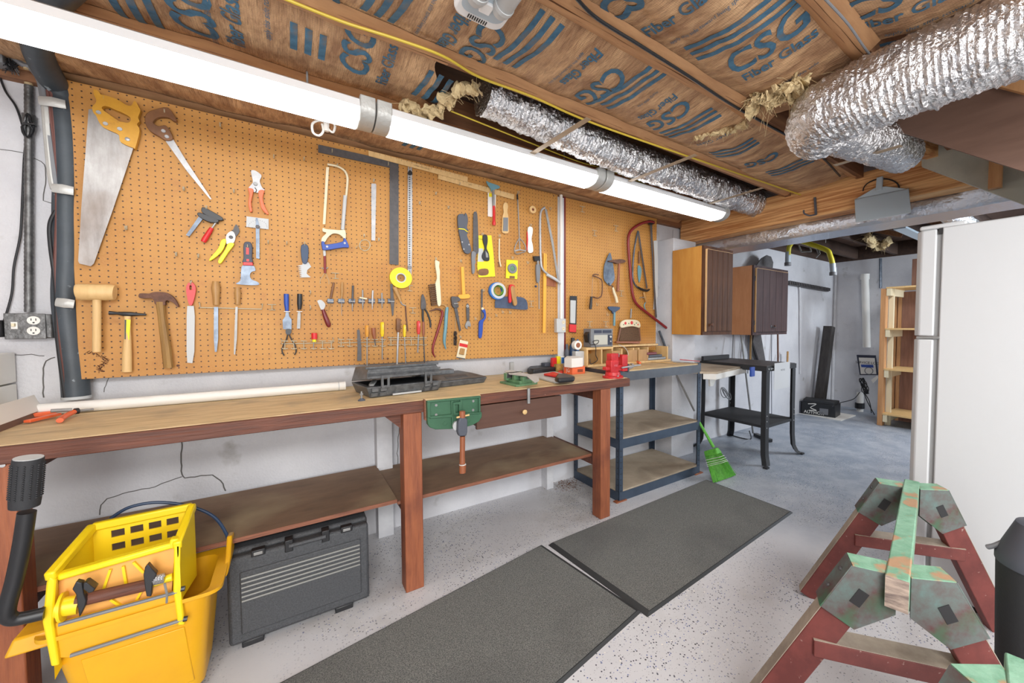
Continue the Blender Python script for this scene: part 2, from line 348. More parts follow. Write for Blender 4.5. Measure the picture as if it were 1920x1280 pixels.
def smoothed(pts, n=5, closed=False):
    P = [V(p) for p in pts]; N = len(P); out = []
    for i in range(N if closed else N-1):
        g = (lambda j: P[j % N]) if closed else (lambda j: P[max(0, min(N-1, j))])
        a, b, c, d = g(i-1), g(i), g(i+1), g(i+2)
        for k in range(n):
            t = k/n; out.append(.5*((2*b)+(c-a)*t+(2*a-5*b+4*c-d)*t*t+(3*b-a-3*c+d)*t**3))
    if not closed: out.append(P[-1])
    return out
def text2d(body, size, shear=0, weight=0, ax='CENTER'):
    cu = bpy.data.curves.new('t', 'FONT'); cu.body = body; cu.size = size; cu.shear = shear; cu.offset = weight; cu.align_x = ax; cu.align_y = 'CENTER'; cu.resolution_u = 3
    o = bpy.data.objects.new('t', cu); COL.objects.link(o)
    me = bpy.data.meshes.new_from_object(o); vs = [(v.co.x, v.co.y) for v in me.vertices]; fs = [tuple(p.vertices) for p in me.polygons]
    bpy.data.objects.remove(o); bpy.data.meshes.remove(me); return vs, fs
def lettering(body, size, c, right, up, name='lettering', mt='black', parent=None, sx=1, **k):
    r, u, c = V(right).normalized(), V(up).normalized(), V(c); vs, fs = text2d(body, size, **k)
    return MB().add([c+r*x*sx+u*y for x, y in vs], fs).build(name, mt, parent, smooth=False)
# ================================================================== the setting
YW = .09                                      # face of the concrete wall; the pegboards stand off it at Y=0
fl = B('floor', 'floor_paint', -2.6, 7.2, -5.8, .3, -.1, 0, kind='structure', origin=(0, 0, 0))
wl = B('wall_left', 'wall_paint', -2.6, 7.1, YW, YW+.2, 0, 2.26, kind='structure')
wb = B('wall_back', 'wall_paint', 7.0, 7.2, -5.8, YW, 0, 2.27, kind='structure')
B('wall_near', 'wall_paint', -2.8, -2.6, -5.8, .3, 0, 2.6, kind='structure')
B('wall_rear', 'wall_paint', -2.6, 7.2, -6.0, -5.8, 0, 2.6, kind='structure')
B('ceiling', 'subfloor', -2.6, 7.2, -5.8, .3, 2.52, 2.62, kind='structure')
# sill plate on top of the wall
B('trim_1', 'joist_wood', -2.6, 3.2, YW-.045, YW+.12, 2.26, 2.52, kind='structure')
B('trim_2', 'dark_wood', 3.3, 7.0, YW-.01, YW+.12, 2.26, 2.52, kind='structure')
B('trim_3', 'dark_wood', 7.0, 7.15, -5.8, YW, 2.27, 2.52, kind='structure')
# cracks in the painted wall
def crack(pts, r=.0016):
    P = []
    for i in range(len(pts)-1):
        a, b = W(*pts[i], YW-.001), W(*pts[i+1], YW-.001); n = max(2, int((b-a).length/.02))
        for k in range(n): P.append(a.lerp(b, k/n)+V((random.uniform(-1, 1)*.003, 0, random.uniform(-1, 1)*.003)))
    P.append(W(*pts[-1], YW-.001)); MB().tube(P, r, 4).build('crack', 'crack_dark', wl)
crack([(341, 825), (341, 890), (345, 895), (398, 890), (415, 900), (423, 920)], .0026)
crack([(341, 893), (290, 912), (230, 925), (200, 935), (188, 948), (187, 965)], .002)
crack([(105, 670), (85, 676), (83, 690), (82, 745)], .002); crack([(0, 666), (60, 665), (83, 667)], .0015)
crack([(0, 279), (45, 286), (78, 303), (85, 315), (83, 375), (105, 383)], .0015); crack([(207, 702), (200, 722), (195, 735)], .0012)
crack([(1262, 430), (1258, 490), (1262, 520)], .002)
crack([(748, 800), (745, 850), (746, 870)], .002)
# painted posts between pegboard and wall
def post(x, z0=0, z1=.86, w=.085): return B('trim', 'post_paint', x, x+w, .0025, YW, z0, z1, kind='structure', bevel=.002)
p1 = post(W(707, 850, 0).x); p1.name = 'trim_4'
p2 = post(W(1026, 880, 0).x, w=.06); p2.name = 'trim_5'
B('trim_6', 'post_paint', 1.683, 1.742, .0, YW, .93, 2.27, kind='structure', bevel=.002)
B('trim_7', 'maroon', 1.742, 1.757, .0, YW, 1.04, 2.28, kind='structure')
# pilaster that carries the beam
B('wall_pilaster', 'wall_paint', 2.9, 3.23, -.11, YW, 0, 2.095, kind='structure', bevel=.004)
# ------------------------------------------------------------------ pegboards
X0, ZB = -.697, 1.067
def pegboard(x0, x1, z0, z1, label, hx, hz):
    c = V(((x0+x1)/2, 0, (z0+z1)/2)); nm = 'peg_%d' % round(x0*100)
    node_mat(nm, pegmat(hx-c.x, hz-c.z), .55)
    return MB().box(x0, x1, 0, .0055, z0, z1).build('pegboard', nm, None, origin=c, label=label, cat='pegboard', bevel=.001)
zh = ZB+.6*PITCH
PB1 = pegboard(-.715, 1.682, 1.053, 2.283, 'large orange hardboard pegboard covered with hand tools above the long workbench', X0, zh)
PB2 = pegboard(1.758, 2.79, 1.045, 2.275, 'smaller pegboard at the right, with bow saw and trowel above the metal rack', 1.77, 1.06)
# ------------------------------------------------------------------ joists, beam
ZJ = 2.3
for i in range(1, 11):
    y = -.03-.49*i
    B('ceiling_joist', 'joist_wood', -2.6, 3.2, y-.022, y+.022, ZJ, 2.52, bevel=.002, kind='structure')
bx0, bx1 = 3.2, 3.34
beam = B('ceiling_beam', 'fir_beam', bx0, bx1, -2.32, .06, 2.1, 2.335, bevel=.004, kind='structure')
for i in range(12):
    y = -.2-.49*i
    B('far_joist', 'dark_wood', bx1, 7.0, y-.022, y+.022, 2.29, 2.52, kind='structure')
for i, y in enumerate((-.44, -.93)):
    B('far_subfloor_panel', 'subfloor', 3.4, 6.9, y-.22, y+.22, 2.46, 2.47, kind='structure')
# cross bridging in the far bays
for i, (x, y) in enumerate(((4.4, -.45), (5.6, -.9), (4.4, -1.4), (5.8, -1.45))):
    MB().beam((x, y-.22, 2.3), (x, y+.22, 2.48), .05, .02, (1, 0, 0)).build('joist_bridging', 'joist_wood', None, kind='structure')
# ------------------------------------------------------------------ kraft faced insulation between the joists
def bulge(i, x, y):
    yc = -.03-.49*i-.245; u = max(-1, min(1, (y-yc)/(.223 if i or y < yc else .32)))
    z = 2.325-.035*(1-u*u)
    z += .012*noise.noise(V((x*3.1, y*4.3, i*7.7)))+.006*noise.noise(V((x*11, y*13, i*3.1)))
    z += .007*abs(noise.noise(V((x*1.5+3, y*15, i*1.7))))
    return z
PRINT_LIM = {}
def batt(i, xa, xb, label, ragged=0):
    yc = -.03-.49*i-.245; y0, y1 = yc-.223, yc+(.223 if i else .315); nx = int((xb-xa)/.018); ny = 26
    t = thing('insulation_batt', label, 'insulation', ((xa+xb)/2, yc, 2.3), 'kraft faced insulation batts between the joists')
    mb = MB(); vs = []; th = .02
    for a in range(nx+1):
        for b in range(ny+1):
            y = y0+(y1-y0)*b/ny; x = xa+(xb-xa)*a/nx
            if ragged and a > nx-8: x += (a-nx+8)/8*ragged*noise.noise(V((y*9, 2.2, i)))
            vs.append((x, y, bulge(i, x, y)))
    n = len(vs); fs = [(a*(ny+1)+b, (a+1)*(ny+1)+b, (a+1)*(ny+1)+b+1, a*(ny+1)+b+1) for a in range(nx) for b in range(ny)]
    mb.add(vs, fs); mb.build('kraft_facing', 'kraft', t, origin=((xa+xb)/2, yc, 2.3))
    B('fiberglass', 'fiberglass', xa+.02, xb-.03, y0+.01, y1-.01, 2.345, 2.5, t)
    for yy, s in ((y0, -1), (y1, 1)):      # stapled flange along each joist
        f = MB(); P = []
        m_ = int((xb-xa)/.03)
        for a in range(m_+1):
            x = xa+(xb-xa)*a/m_; wv = .006*noise.noise(V((x*5, i, s*4.)))
            P += [(x, yy-s*.03, bulge(i, x, yy-s*.03)-.0015), (x, yy+s*.006, 2.2985-abs(wv)), (x, yy+s*.021+wv, 2.2972)]
        k = [(3*a+b, 3*a+3+b, 3*a+4+b, 3*a+1+b) for a in range(m_) for b in range(2)]
        f.add(P, k); f.build('paper_flange', 'paper_edge', t)
    return t
BATT = {}
BATT[0] = batt(0, -2.6, 3.15, 'shadowed strip of kraft insulation along the wall, above the fluorescent lamps')
BATT[1] = batt(1, -2.6, .52, 'kraft insulation with a torn end hanging beside the thin foil duct', .1)
BATT[2] = batt(2, -2.6, 3.15, 'kraft insulation printed with blue stripes between yellow cable and black cable')
BATT[3] = batt(3, -2.6, 1.95, 'kraft insulation with blue stripes ending in torn yellow wool beside the thick duct', .08)
BATT[4] = batt(4, -2.6, 1.75, 'kraft insulation at the top right, behind the thick foil duct')
BATT[5] = batt(5, -2.6, 3.1, 'kraft insulation strip farthest from the pegboard wall')
def printed(i, mb, vs, fs, c, right, up, sx=1):
    out = []
    for x, y in vs:
        p = V(c)+V(right)*x*sx+V(up)*y; yc = -.03-.49*i-.245
        p.y = max(yc-.215, min(yc+.215, p.y)); p.z = bulge(i, p.x, p.y)-.0035; out.append(p)
    mb.add(out, fs)
def gridrect(w, h, nx, ny):
    return [(-w/2+w*a/nx, -h/2+h*b/ny) for a in range(nx+1) for b in range(ny+1)], [(a*(ny+1)+b, (a+1)*(ny+1)+b, (a+1)*(ny+1)+b+1, a*(ny+1)+b+1) for a in range(nx) for b in range(ny)]
Yp, Ym, Xp, Xm = V((0, 1, 0)), V((0, -1, 0)), V((1, 0, 0)), V((-1, 0, 0))
def stripes(i, px, py, L=.3, tilt=.12):
    c = FZ(px, py, 2.29)
    for k in (-1, 0, 1):
        mb = MB(); vs, fs = gridrect(L, .021, 14, 2)
        r = V((-tilt, 1, 0)).normalized(); u = V((1, tilt, 0)).normalized()
        printed(i, mb, vs, fs, c+u*k*.042, r, u); mb.build('printed_stripe', 'print_blue', BATT[i], smooth=False)
def words(i, px, py, body, size, flip=0, sx=1, shear=.3, weight=0.):
    c = FZ(px, py, 2.29); vs, fs = text2d(body, size, shear=shear, weight=weight); mb = MB()
    printed(i, mb, vs, fs, c, Ym if flip else Yp, Xm if flip else Xp, sx); mb.build('printed_words', 'print_blue', BATT[i], smooth=False)
def logo(i, px, py, flip=0, size=.15): words(i, px, py, 'CSG', size, flip, .95, .35, .003)
stripes(1, 250, 18, .26, 0); logo(1, 365, 35, 1, .16); words(1, 398, 60, 'CERTAINTEED SAINT GOBAIN', .022, 1, .85, .1); words(1, 438, 50, 'Fiber Glass', .07, 1, .9, .2, .0015)
words(1, 500, 35, 'apply this side toward', .025, 1); stripes(1, 578, 80, .13, 0); logo(1, 672, 105, 1, .14); words(1, 725, 130, 'Fiber Glass', .06, 1, .9, .2, .001); stripes(1, 810, 170, .2)
stripes(0, 575, 125, .12, 0); stripes(0, 780, 268, .16); logo(0, 660, 160, 1, .1); words(0, 715, 180, 'Fiber Glass', .05, 1)
stripes(2, 725, 10, .2); words(2, 800, 30, 'put this side toward living space', .02, 0); words(2, 848, 62, 'Fiber Glass', .07, 0, .85, .2, .0015); logo(2, 905, 80, 0, .15); stripes(2, 988, 88)
words(2, 1060, 135, 'apply this side toward living space', .02, 0, .9); words(2, 1088, 132, 'Fiber Glass', .065, 0, .85, .2, .0015); logo(2, 1128, 165, 0, .16); stripes(2, 1180, 172, .34)
words(2, 1215, 190, 'apply this side', .022, 0); words(2, 1232, 205, 'Fiber Glass', .06, 0, .85, .2, .001); logo(2, 1256, 218, 0, .14); stripes(2, 1292, 238, .3); words(2, 1340, 262, 'Fiber Glass', .05, 0); stripes(2, 1375, 282, .26); logo(2, 1430, 300, 0, .12); stripes(2, 1480, 315, .26)
words(3, 1180, 8, 'CSG', .15, 1, .95, .35, .006); words(3, 1270, 28, 'Fiber Glass', .075, 1, .9, .2, .0015); words(3, 1320, 45, 'apply this side toward living space', .024, 1, .9)
stripes(3, 1388, 58, .38); logo(3, 1428, 92, 1, .17); words(3, 1456, 112, 'Fiber Glass', .07, 1, .9, .2, .0015); words(3, 1500, 140, 'apply this side', .024, 1)
logo(4, 1660, 8, 1, .16); words(4, 1700, 26, 'Fiber Glass', .075, 1, .9, .2, .0015); words(4, 1735, 42, 'apply this side toward', .026, 1); stripes(4, 1775, 62, .36)
for i, px, py in ((2, 560, -80), (3, 1040, -90), (3, 820, -240), (4, 1560, -60), (4, 1380, -190)): stripes(i, px, py, .3); logo(i, px+40, py+30, i != 2, .15)
# bare boards in the open bay over the thin duct
B('ceiling_panel', 'dark_wood', .5, 3.18, -.99, -.545, 2.44, 2.455, kind='structure')
# torn insulation
def tuft(pts, r, label, name='torn_insulation'):
    P = smoothed(pts, 18); mb = MB(); rs = [r*(.5+.9*abs(noise.noise(V((k*.17, r*9, 1.)))*2)) for k in range(len(P))]; mb.tube(P, rs, 26, flat=.7)
    for p in range(len(mb.v)):
        v = mb.v[p]; d = V((0, 0, 0))
        for f, a in ((22, 1.1), (55, .5), (130, .22)): d += V((noise.noise(v*f), noise.noise(v*f+V((5, 5, 5))), noise.noise(v*f+V((9, 1, 3)))))*r*a
        mb.v[p] = v+d
    for k in range(60):
        c = random.choice(P); e = c+V((random.gauss(0, 1), random.gauss(0, 1), random.gauss(-.4, 1)))*r; mb.tube([c, c.lerp(e, .6), e+V((0, 0, -.3*r))], .0009, 3, cap=False)
    return mb.build(name, 'fiberglass', None, label=label, cat='insulation')
tuft([FZ(755, 190, 2.29), FZ(775, 212, 2.26), FZ(800, 214, 2.25), FZ(835, 195, 2.26), FZ(868, 172, 2.28), FZ(893, 158, 2.3)], .03, 'torn cream fibreglass hanging in a curl above the middle fluorescent lamp')
tuft([FZ(1405, 190, 2.3), FZ(1440, 182, 2.29), FZ(1475, 160, 2.29), FZ(1505, 150, 2.31)], .05, 'torn yellow fibreglass tuft at the elbow of the thick foil duct')
tuft([FZ(1300, 262, 2.285), FZ(1340, 250, 2.28), FZ(1370, 245, 2.28), FZ(1398, 232, 2.29)], .02, 'ragged tear in the kraft paper left of the thick duct elbow')
tuft([FZ(1625, 443, 2.3), FZ(1650, 462, 2.3), FZ(1665, 452, 2.3)], .05, 'cream fibreglass sagging from the far ceiling above the shelf unit')
# ------------------------------------------------------------------ ducts
def duct(name, pts, r, label, cat='duct', rib=.05, amp=.006, mt='foil', n=64, r2=None, pitch=.02):
    P = smoothed(pts, 10); L = [0]
    for a, b in zip(P, P[1:]): L.append(L[-1]+(b-a).length)
    m_ = int(L[-1]/.006); Q = []; k = 0
    for j in range(m_+1):
        s = L[-1]*j/m_
        while k < len(P)-2 and L[k+1] < s: k += 1
        Q.append(P[k].lerp(P[k+1], (s-L[k])/max(1e-9, L[k+1]-L[k])))
    rs = [((r if r2 is None else r+(r2-r)*j/m_)*(1+rib*.35*sin(2*pi*L[-1]*j/m_/pitch))) for j in range(m_+1)]
    mb = MB().tube(Q, rs, n)
    for j, v in enumerate(mb.v):
        c = Q[min(m_, j//n)]; d = (v-c); d.normalize()
        mb.v[j] = v+d*(amp*.8*noise.noise(v*20)+amp*.7*noise.noise(v*60)+amp*.6*noise.noise(v*140))
    return mb.build(name, mt, None, label=label, cat=cat)
duct('foil_duct', [V((1.78, -3.4, 2.15)), V((1.77, -2.7, 2.15)), V((1.765, -2.3, 2.15)), V((1.765, -2.02, 2.15)), V((1.80, -1.84, 2.15)), V((1.93, -1.76, 2.16))], .125, 'thick crinkled silver foil duct sweeping across the top right corner', amp=.011)
duct('foil_duct', [V((1.86, -1.79, 2.17)), V((2.1, -1.8, 2.18)), V((2.35, -1.83, 2.2)), V((2.8, -1.84, 2.25))], .1, 'shorter foil duct running from the elbow to the wooden beam', amp=.008)
duct('foil_duct', [FZ(905, 178, 2.33), FZ(985, 215, 2.32), FZ(1060, 248, 2.3), FZ(1180, 300, 2.29), FZ(1290, 337, 2.3), FZ(1420, 384, 2.31)], .085, 'thin crinkled foil duct lying between joists above the right fluorescent lamp', amp=.011, n=48, r2=.1)
def strap(name, a, b, label, w=.03): return MB().beam(a, b, w, .002, (0, 0, 1)).build(name, 'strap', None, label=label, cat='strap')
strap('duct_strap', FZ(998, 288, 2.19), FZ(1104, 222, 2.205), 'pale metal strap under the thin foil duct, at its left end')
strap('duct_strap', FZ(1180, 340, 2.19), FZ(1305, 290, 2.205), 'pale metal strap under the middle of the thin foil duct')
strap('duct_strap', FZ(1330, 382, 2.2), FZ(1430, 352, 2.215), 'pale metal strap under the thin foil duct next to the beam')
strap('duct_strap', FZ(1565, 310, 2.11), FZ(1690, 273, 2.1), 'pale strap holding the short foil duct near the beam')
# wrapped duct behind the beam
mb = MB(); xs = 3.42; sec = [(xs-.06, 2.0), (xs+.2, 2.0), (xs+.22, 2.02), (xs+.22, 2.13), (xs-.06, 2.13), (xs-.075, 2.11), (xs-.075, 2.02)]
N = 90; vs = []
for a in range(N+1):
    y = .06-2.9*a/N
    for x, z in sec: vs.append((x+.004*noise.noise(V((y*9, z*30, x*9))), y, z+.004*noise.noise(V((y*11, x*30, 3)))))
k = len(sec); fs = [(a*k+b, (a+1)*k+b, (a+1)*k+(b+1) % k, a*k+(b+1) % k) for a in range(N) for b in range(k)]+[tuple(range(k)), tuple(N*k+b for b in range(k))]
MB().add(vs, fs).build('wrapped_duct', 'foil_smooth', None, label='long foil wrapped duct running below and behind the wooden beam', cat='duct')
# ------------------------------------------------------------------ cables along the joists
def cable(name, pts, r, mt, label, n=8, cat='cable'): return MB().tube(smoothed(pts, 6), r, n).build(name, mt, None, label=label, cat=cat)
cable('yellow_cable', [FZ(x, y, 2.288) for x, y in [(530, -4), (640, 40), (740, 72), (830, 105), (900, 145), (1000, 182), (1115, 232)]]+[FZ(1310, 300, 2.29), FZ(1480, 358, 2.29), FZ(1560, 385, 2.29)], .005, 'yellow_wire', 'yellow cable stapled along the joist above the thin foil duct')
cable('yellow_cable', [FZ(x, y, 2.25) for x, y in [(845, 208), (905, 232), (1000, 270), (1085, 303), (1150, 322), (1250, 360), (1330, 384)]], .0035, 'yellow_wire', 'thinner yellow cable passing just above the middle fluorescent lamp')
cable('black_cable', [FZ(x, y, 2.287) for x, y in [(1080, -4), (1120, 35), (1200, 85), (1290, 142), (1370, 195), (1450, 240), (1530, 285), (1575, 330)]], .006, 'black', 'black cable stapled along the joist left of the thick duct')
cable('grey_cable', [FZ(x, y, 2.287) for x, y in [(1545, -4), (1590, 45), (1625, 95), (1655, 130)]], .004, 'grey', 'thin grey cable on the joist above the thick duct')
# ------------------------------------------------------------------ fluorescent lamps
def lamp(x0, x1, label, ends=(1, 1)):
    yc, zc = -.632, 2.168
    t = thing('fluorescent_lamp', label, 'lamp', ((x0+x1)/2, yc, 2.16), 'fluorescent lamps in a row above the workbench')
    b = MB(); sec = [(-.088, 2.175), (-.075, 2.21), (-.03, 2.235), (.03, 2.235), (.075, 2.21), (.088, 2.175), (.06, 2.2), (-.06, 2.2)]
    b.extr([(x0, yc+a, z) for a, z in sec], (x1-x0, 0, 0)); b.build('housing', 'white_enamel', t)
    for s in (-1, 1):
        MB().cyl((x0+.03, yc+s*.042, zc), (x1-.03, yc+s*.042, zc), .034, 24).build('glowing_tube', 'tube_glow', t)
        for e, d in ((x0+.03, -1), (x1-.03, 1)): MB().cyl((e, yc+s*.042, zc), (e+d*.012, yc+s*.042, zc), .03, 16).build('tube_cap', 'white_enamel', t)
    for e, d in ((x0, 1), (x1, -1)):
        P = [(.092*cos(a), .052*sin(a)) for a in [pi+pi*k/16 for k in range(17)]]
        MB().extr([V((e-d*.03, yc+a, zc+.012+b_)) for a, b_ in P]+[V((e-d*.03, yc+.092, 2.225)), V((e-d*.03, yc-.092, 2.225))], (d*.058, 0, 0)).build('end_cap', 'tape_silver', t, bevel=.004)
    # short rods carry the lamp on the joist
    for e in (x0+.2, x1-.2): MB().cyl((e, yc+.02, 2.23), (e, yc+.02, 2.302), .004, 8).build('hanger', 'steel', t)
    return t
lamp(-1.0, .28, 'bright fluorescent lamp at the left, brightest and nearest of the row')
lamp(.345, 1.53, 'middle bright fluorescent lamp of the row above the pegboard')
lamp(1.6, 2.83, 'fluorescent lamp farthest right, ending at the wooden beam')
# the unlit two-tube lamp at the top edge
c4 = FZ(905, 50, 2.2); t = thing('unlit_lamp', 'unlit white twin tube lamp at the top edge of the picture', 'lamp', c4+V((0, 0, .07)))
ya, xb0, xb1 = FZ(890, 45, 2.17).y, FZ(852, 18, 2.17).x, FZ(938, 56, 2.17).x
xc = (xb0+xb1)/2; hw = (xb1-xb0)/2*1.08; ya += .0
def ey(pts, y, l): return MB().extr([V((xc+a, y, z)) for a, z in pts], (0, -l, 0))
ey([(-hw*.9, 2.215), (-hw*.8, 2.25), (-hw*.4, 2.296), (hw*.4, 2.296), (hw*.8, 2.25), (hw*.9, 2.215)], ya-.02, 1.25).build('housing', 'white_enamel', t, bevel=.004)
cap = MB(); P = []
for cx_, cy_, a0 in ((hw-.035, -.035, 0), (-hw+.035, -.035, pi/2)): P += [(cx_+.035*cos(a0+pi/2*k/6), cy_+.035*sin(a0+pi/2*k/6)) for k in range(7)]
P += [(-hw, -.13), (hw, -.13)]
cap.extr([V((xc+a, ya+b, 2.172)) for a, b in P], (0, 0, .06)).build('end_cap', 'white_enamel', t, bevel=.008)
MB().extr([V((xc+a*.84, ya-.032+b*.9, 2.1705)) for a, b in P], (0, 0, .004)).build('inner_tray', 'grey_plastic', t)
for s in (-1, 1):
    x = xc+s*hw*.5; MB().tube([(x, ya-1.2, 2.168), (x, ya-.098, 2.168), (x, ya-.085, 2.169), (x, ya-.08, 2.17)], [.026, .026, .021, .01], 22).build('tube', 'grey_light', t)
    MB().ring((x, ya-.11, 2.168), .026, .029, (0, -1, 0), .012, 20).build('tube_collar', 'grey_light', t)
B('centre_block', 'white_enamel', xc-.016, xc+.016, ya-.1, ya-.06, 2.162, 2.172, t, bevel=.003)
for k in range(9): B('vent_slot', 'dark_gap', xc-.03+k*.0066, xc-.0275+k*.0066, ya-.026, ya-.012, 2.1695, 2.173, t)
# ------------------------------------------------------------------ staircase and brown panel at the top right
mb = MB(); XS = 3.1
P = [FX(1728, 312, XS), FX(1912, 380, XS), V((XS, -3.4, 1.0)), V((XS, -3.4, 2.5)), FX(1728, 200, XS)]
stair = thing('staircase', 'grey green painted underside and stringer of the stairs at the top right', 'stairs', (3.3, -2.6, 1.0))
MB().extr(P, (.035, 0, 0)).build('stringer', 'stair_green', stair)
a0 = FX(1728, 312, XS)
for k in range(6):
    y = -1.95-.2*k; z = 2.34-.19*k
    B('tread', 'stair_green', XS-.02, XS+.9, y-.24, y, z, z+.035, stair, bevel=.003)
    B('riser', 'stair_green', XS+.0, XS+.9, y-.235, y-.215, z-.19, z, stair)
P = [FX(1652, 236, 2.45), FX(1925, 323, 2.45), V((2.45, -3.3, 1.2)), V((2.45, -3.3, 2.5)), V((2.45, -1.9, 2.5))]
MB().extr(P, (.018, 0, 0)).build('brown_panel', 'brown_panel', None, label='dark brown board hanging below the joists at the top right edge', cat='panel')
MB().extr([FX(1842, 158, 2.44), FX(1925, 180, 2.44), FX(1925, 120, 2.44), FX(1870, 140, 2.44)], (-.03, 0, 0)).build('wood_block', 'fir_light', None, label='small light wood block on the brown board under the thick duct', cat='wood')
MB().beam((2.62, -1.78, 2.3), (3.2, -1.93, 2.36), .05, .14).build('brace', 'fir_beam', None, label='short fir brace between joist and beam behind the thick duct', cat='wood')
B('post_block', 'fir_light', 3.05, 3.09, -2.2, -2.15, 2.02, 2.2, None, label='narrow light wood strip fixed to the grey green stair stringer', cat='wood')
mb = MB()
for k in range(26): x = 3.06+random.uniform(-.02, .02); y = -2.3-k*.004; mb.cyl((x, y, 2.13), (x+random.uniform(-.01, .01), y+random.uniform(-.02, .02), 2.05), .0018, 4)
mb.build('brush_bristles', 'black', None, label='black bristles poking out behind the brown board', cat='brush', kind='stuff')
# ================================================================== long workbench
ZT = .92; YF = -.615
bench = thing('workbench', 'long brown wooden workbench with worn tan top under the pegboard', 'workbench', (.2, -.25, 0))
B('worktop', 'bench_top', -1.9, 1.868, YF+.02, YW-.002, ZT-.022, ZT, bench, bevel=.002)
B('front_rail', 'bench_wood', -1.9, 1.872, YF, YF+.038, ZT-.056, ZT-.003, bench, bevel=.003)
B('side_rail', 'bench_wood', 1.835, 1.871, YF+.038, YW-.01, ZT-.056, ZT-.022, bench, bevel=.003)
B('back_rail', 'bench_wood', -1.9, 1.83, .045, .083, ZT-.11, ZT-.024, bench)
def leg(x0, x1, y0=YF+.006, d=.09):
    l = B('leg', 'leg_wood', x0, x1, y0, y0+d, 0, ZT-.056, bench, bevel=.004); return l
l0x = FP(40, 1000, 1, -.61).x
leg(l0x-.11, l0x-.005); leg(.42, .503); leg(1.62, 1.702)
for x in (l0x-.06, .46, 1.66):
    B('cross_rail', 'bench_wood', x-.02, x+.02, YF+.1, .04, ZT-.14, ZT-.058, bench, bevel=.003)
    B('cross_rail', 'bench_wood', x-.02, x+.02, YF+.1, .08, .33, .398, bench, bevel=.003)
for q in ((5, 872),): MB().cyl(W(*q, -.611), W(*q, -.611)+V((0, -.003, 0)), .006, 12).build('screw', 'steel_bright', bench)
mb = MB()
mb.extr([(.46-.025, YF+.06, ZT-.058), (.46-.025, YF+.06, ZT-.15), (.34, YF+.06, ZT-.058)], (0, .03, 0)); mb.build('corner_brace', 'bench_wood', bench)
def shelf(x0, x1, y0, z, nm='lower_shelf'):
    s = B(nm, 'shelf_wood', x0, x1, y0+.004, YW-.03, z-.016, z, bench, bevel=.001)
    MB().box(x0, x1, y0, y0+.004, z-.018, z).build('shelf_edge', 'ply_edge', s)
shelf(-1.9, .405, -.52, .43); shelf(.41, 1.63, -.5, .412)
# drawer hung under the worktop
dr = thing('drawer_unit', 'dark brown drawer hung under the workbench with a pale round knob', 'drawer', (1.06, -.4, .72))
B('drawer_box', 'drawer_wood', .80, 1.32, -.555, -.1, .735, .845, dr)
f = B('drawer_front', 'drawer_wood', .79, 1.332, -.578, -.556, .724, .852, dr, bevel=.003)
kc = V((1.068, -.578, .787)); MB().tube([kc, kc+V((0, -.008, 0)), kc+V((0, -.012, 0)), kc+V((0, -.022, 0)), kc+V((0, -.026, 0))], [.006, .006, .013, .014, .008], 16).build('knob', 'pale_wood', f)
# ================================================================== metal rack
def shelf_unit():
    t = thing('metal_rack', 'blue grey metal shelving rack with three particleboard shelves beside the workbench', 'rack', (2.36, -.2, 0))
    x0, x1, y0, y1 = 1.893, 2.83, -.485, .075; H = .955
    for x, sx in ((x0, 1), (x1, -1)):
        for y, sy in ((y0, 1), (y1, -1)):
            mb = MB().box(x, x+sx*.038, y, y+sy*.002, 0, H).box(x, x+sx*.002, y, y+sy*.038, 0, H)
            p = mb.build('post', 'rack_blue', t)
            s = MB()
            for k in range(22):
                z = .03+k*.042
                s.box(x+sx*.012, x+sx*.024, y-sy*.0006, y, z, z+.006); s.box(x-sx*.0006, x, y+sy*.012, y+sy*.024, z, z+.006)
            s.build('slots', 'dark_gap', p)
    for z, mt, em in ((.075, 'particle', 'particle_edge'), (.462, 'particle', 'particle_edge'), (.952, 'bench_top', 'particle_edge')):
        g = 'rack_grey' if z > .9 else 'rack_blue'
        for (a, b, c, d) in ((x0+.002, x1-.002, y0-.0015, y0+.0005), (x0+.002, x1-.002, y1-.0005, y1+.0015)): B('shelf_beam', g, a, b, c, d, z-.075, z-.008, t)
        for (a, b) in ((x0-.0015, x0+.0005), (x1-.0005, x1+.0015)): B('shelf_beam', g, a, b, y0+.002, y1-.002, z-.075, z-.008, t)
        s = B('shelf', mt, x0+.006, x1-.006, y0+.006, y1-.006, z-.014, z, t, bevel=.001)
    return t
rack = shelf_unit(); RZ = .952
for x in (1.91, 2.81): B('wood_shim', 'rust_wood', x-.05, x+.05, -.5, -.46, -.0, .008, None, label='thin wood shim on the floor under the %s front foot of the metal rack' % ('left' if x < 2 else 'right'), cat='shim', bevel=.001)
# steel brace rod leaning inside the rack
cable('steel_rod', [W(1267, 700, -.1), W(1302, 770, -.35)], .009, 'steel', 'long steel tube leaning diagonally behind the rack top', cat='tube')
cable('steel_channel', [W(1236, 620, -.01), W(1248, 652, -.03)], .011, 'steel_blue', 'grey metal channel leaning beside the small pegboard', cat='channel')
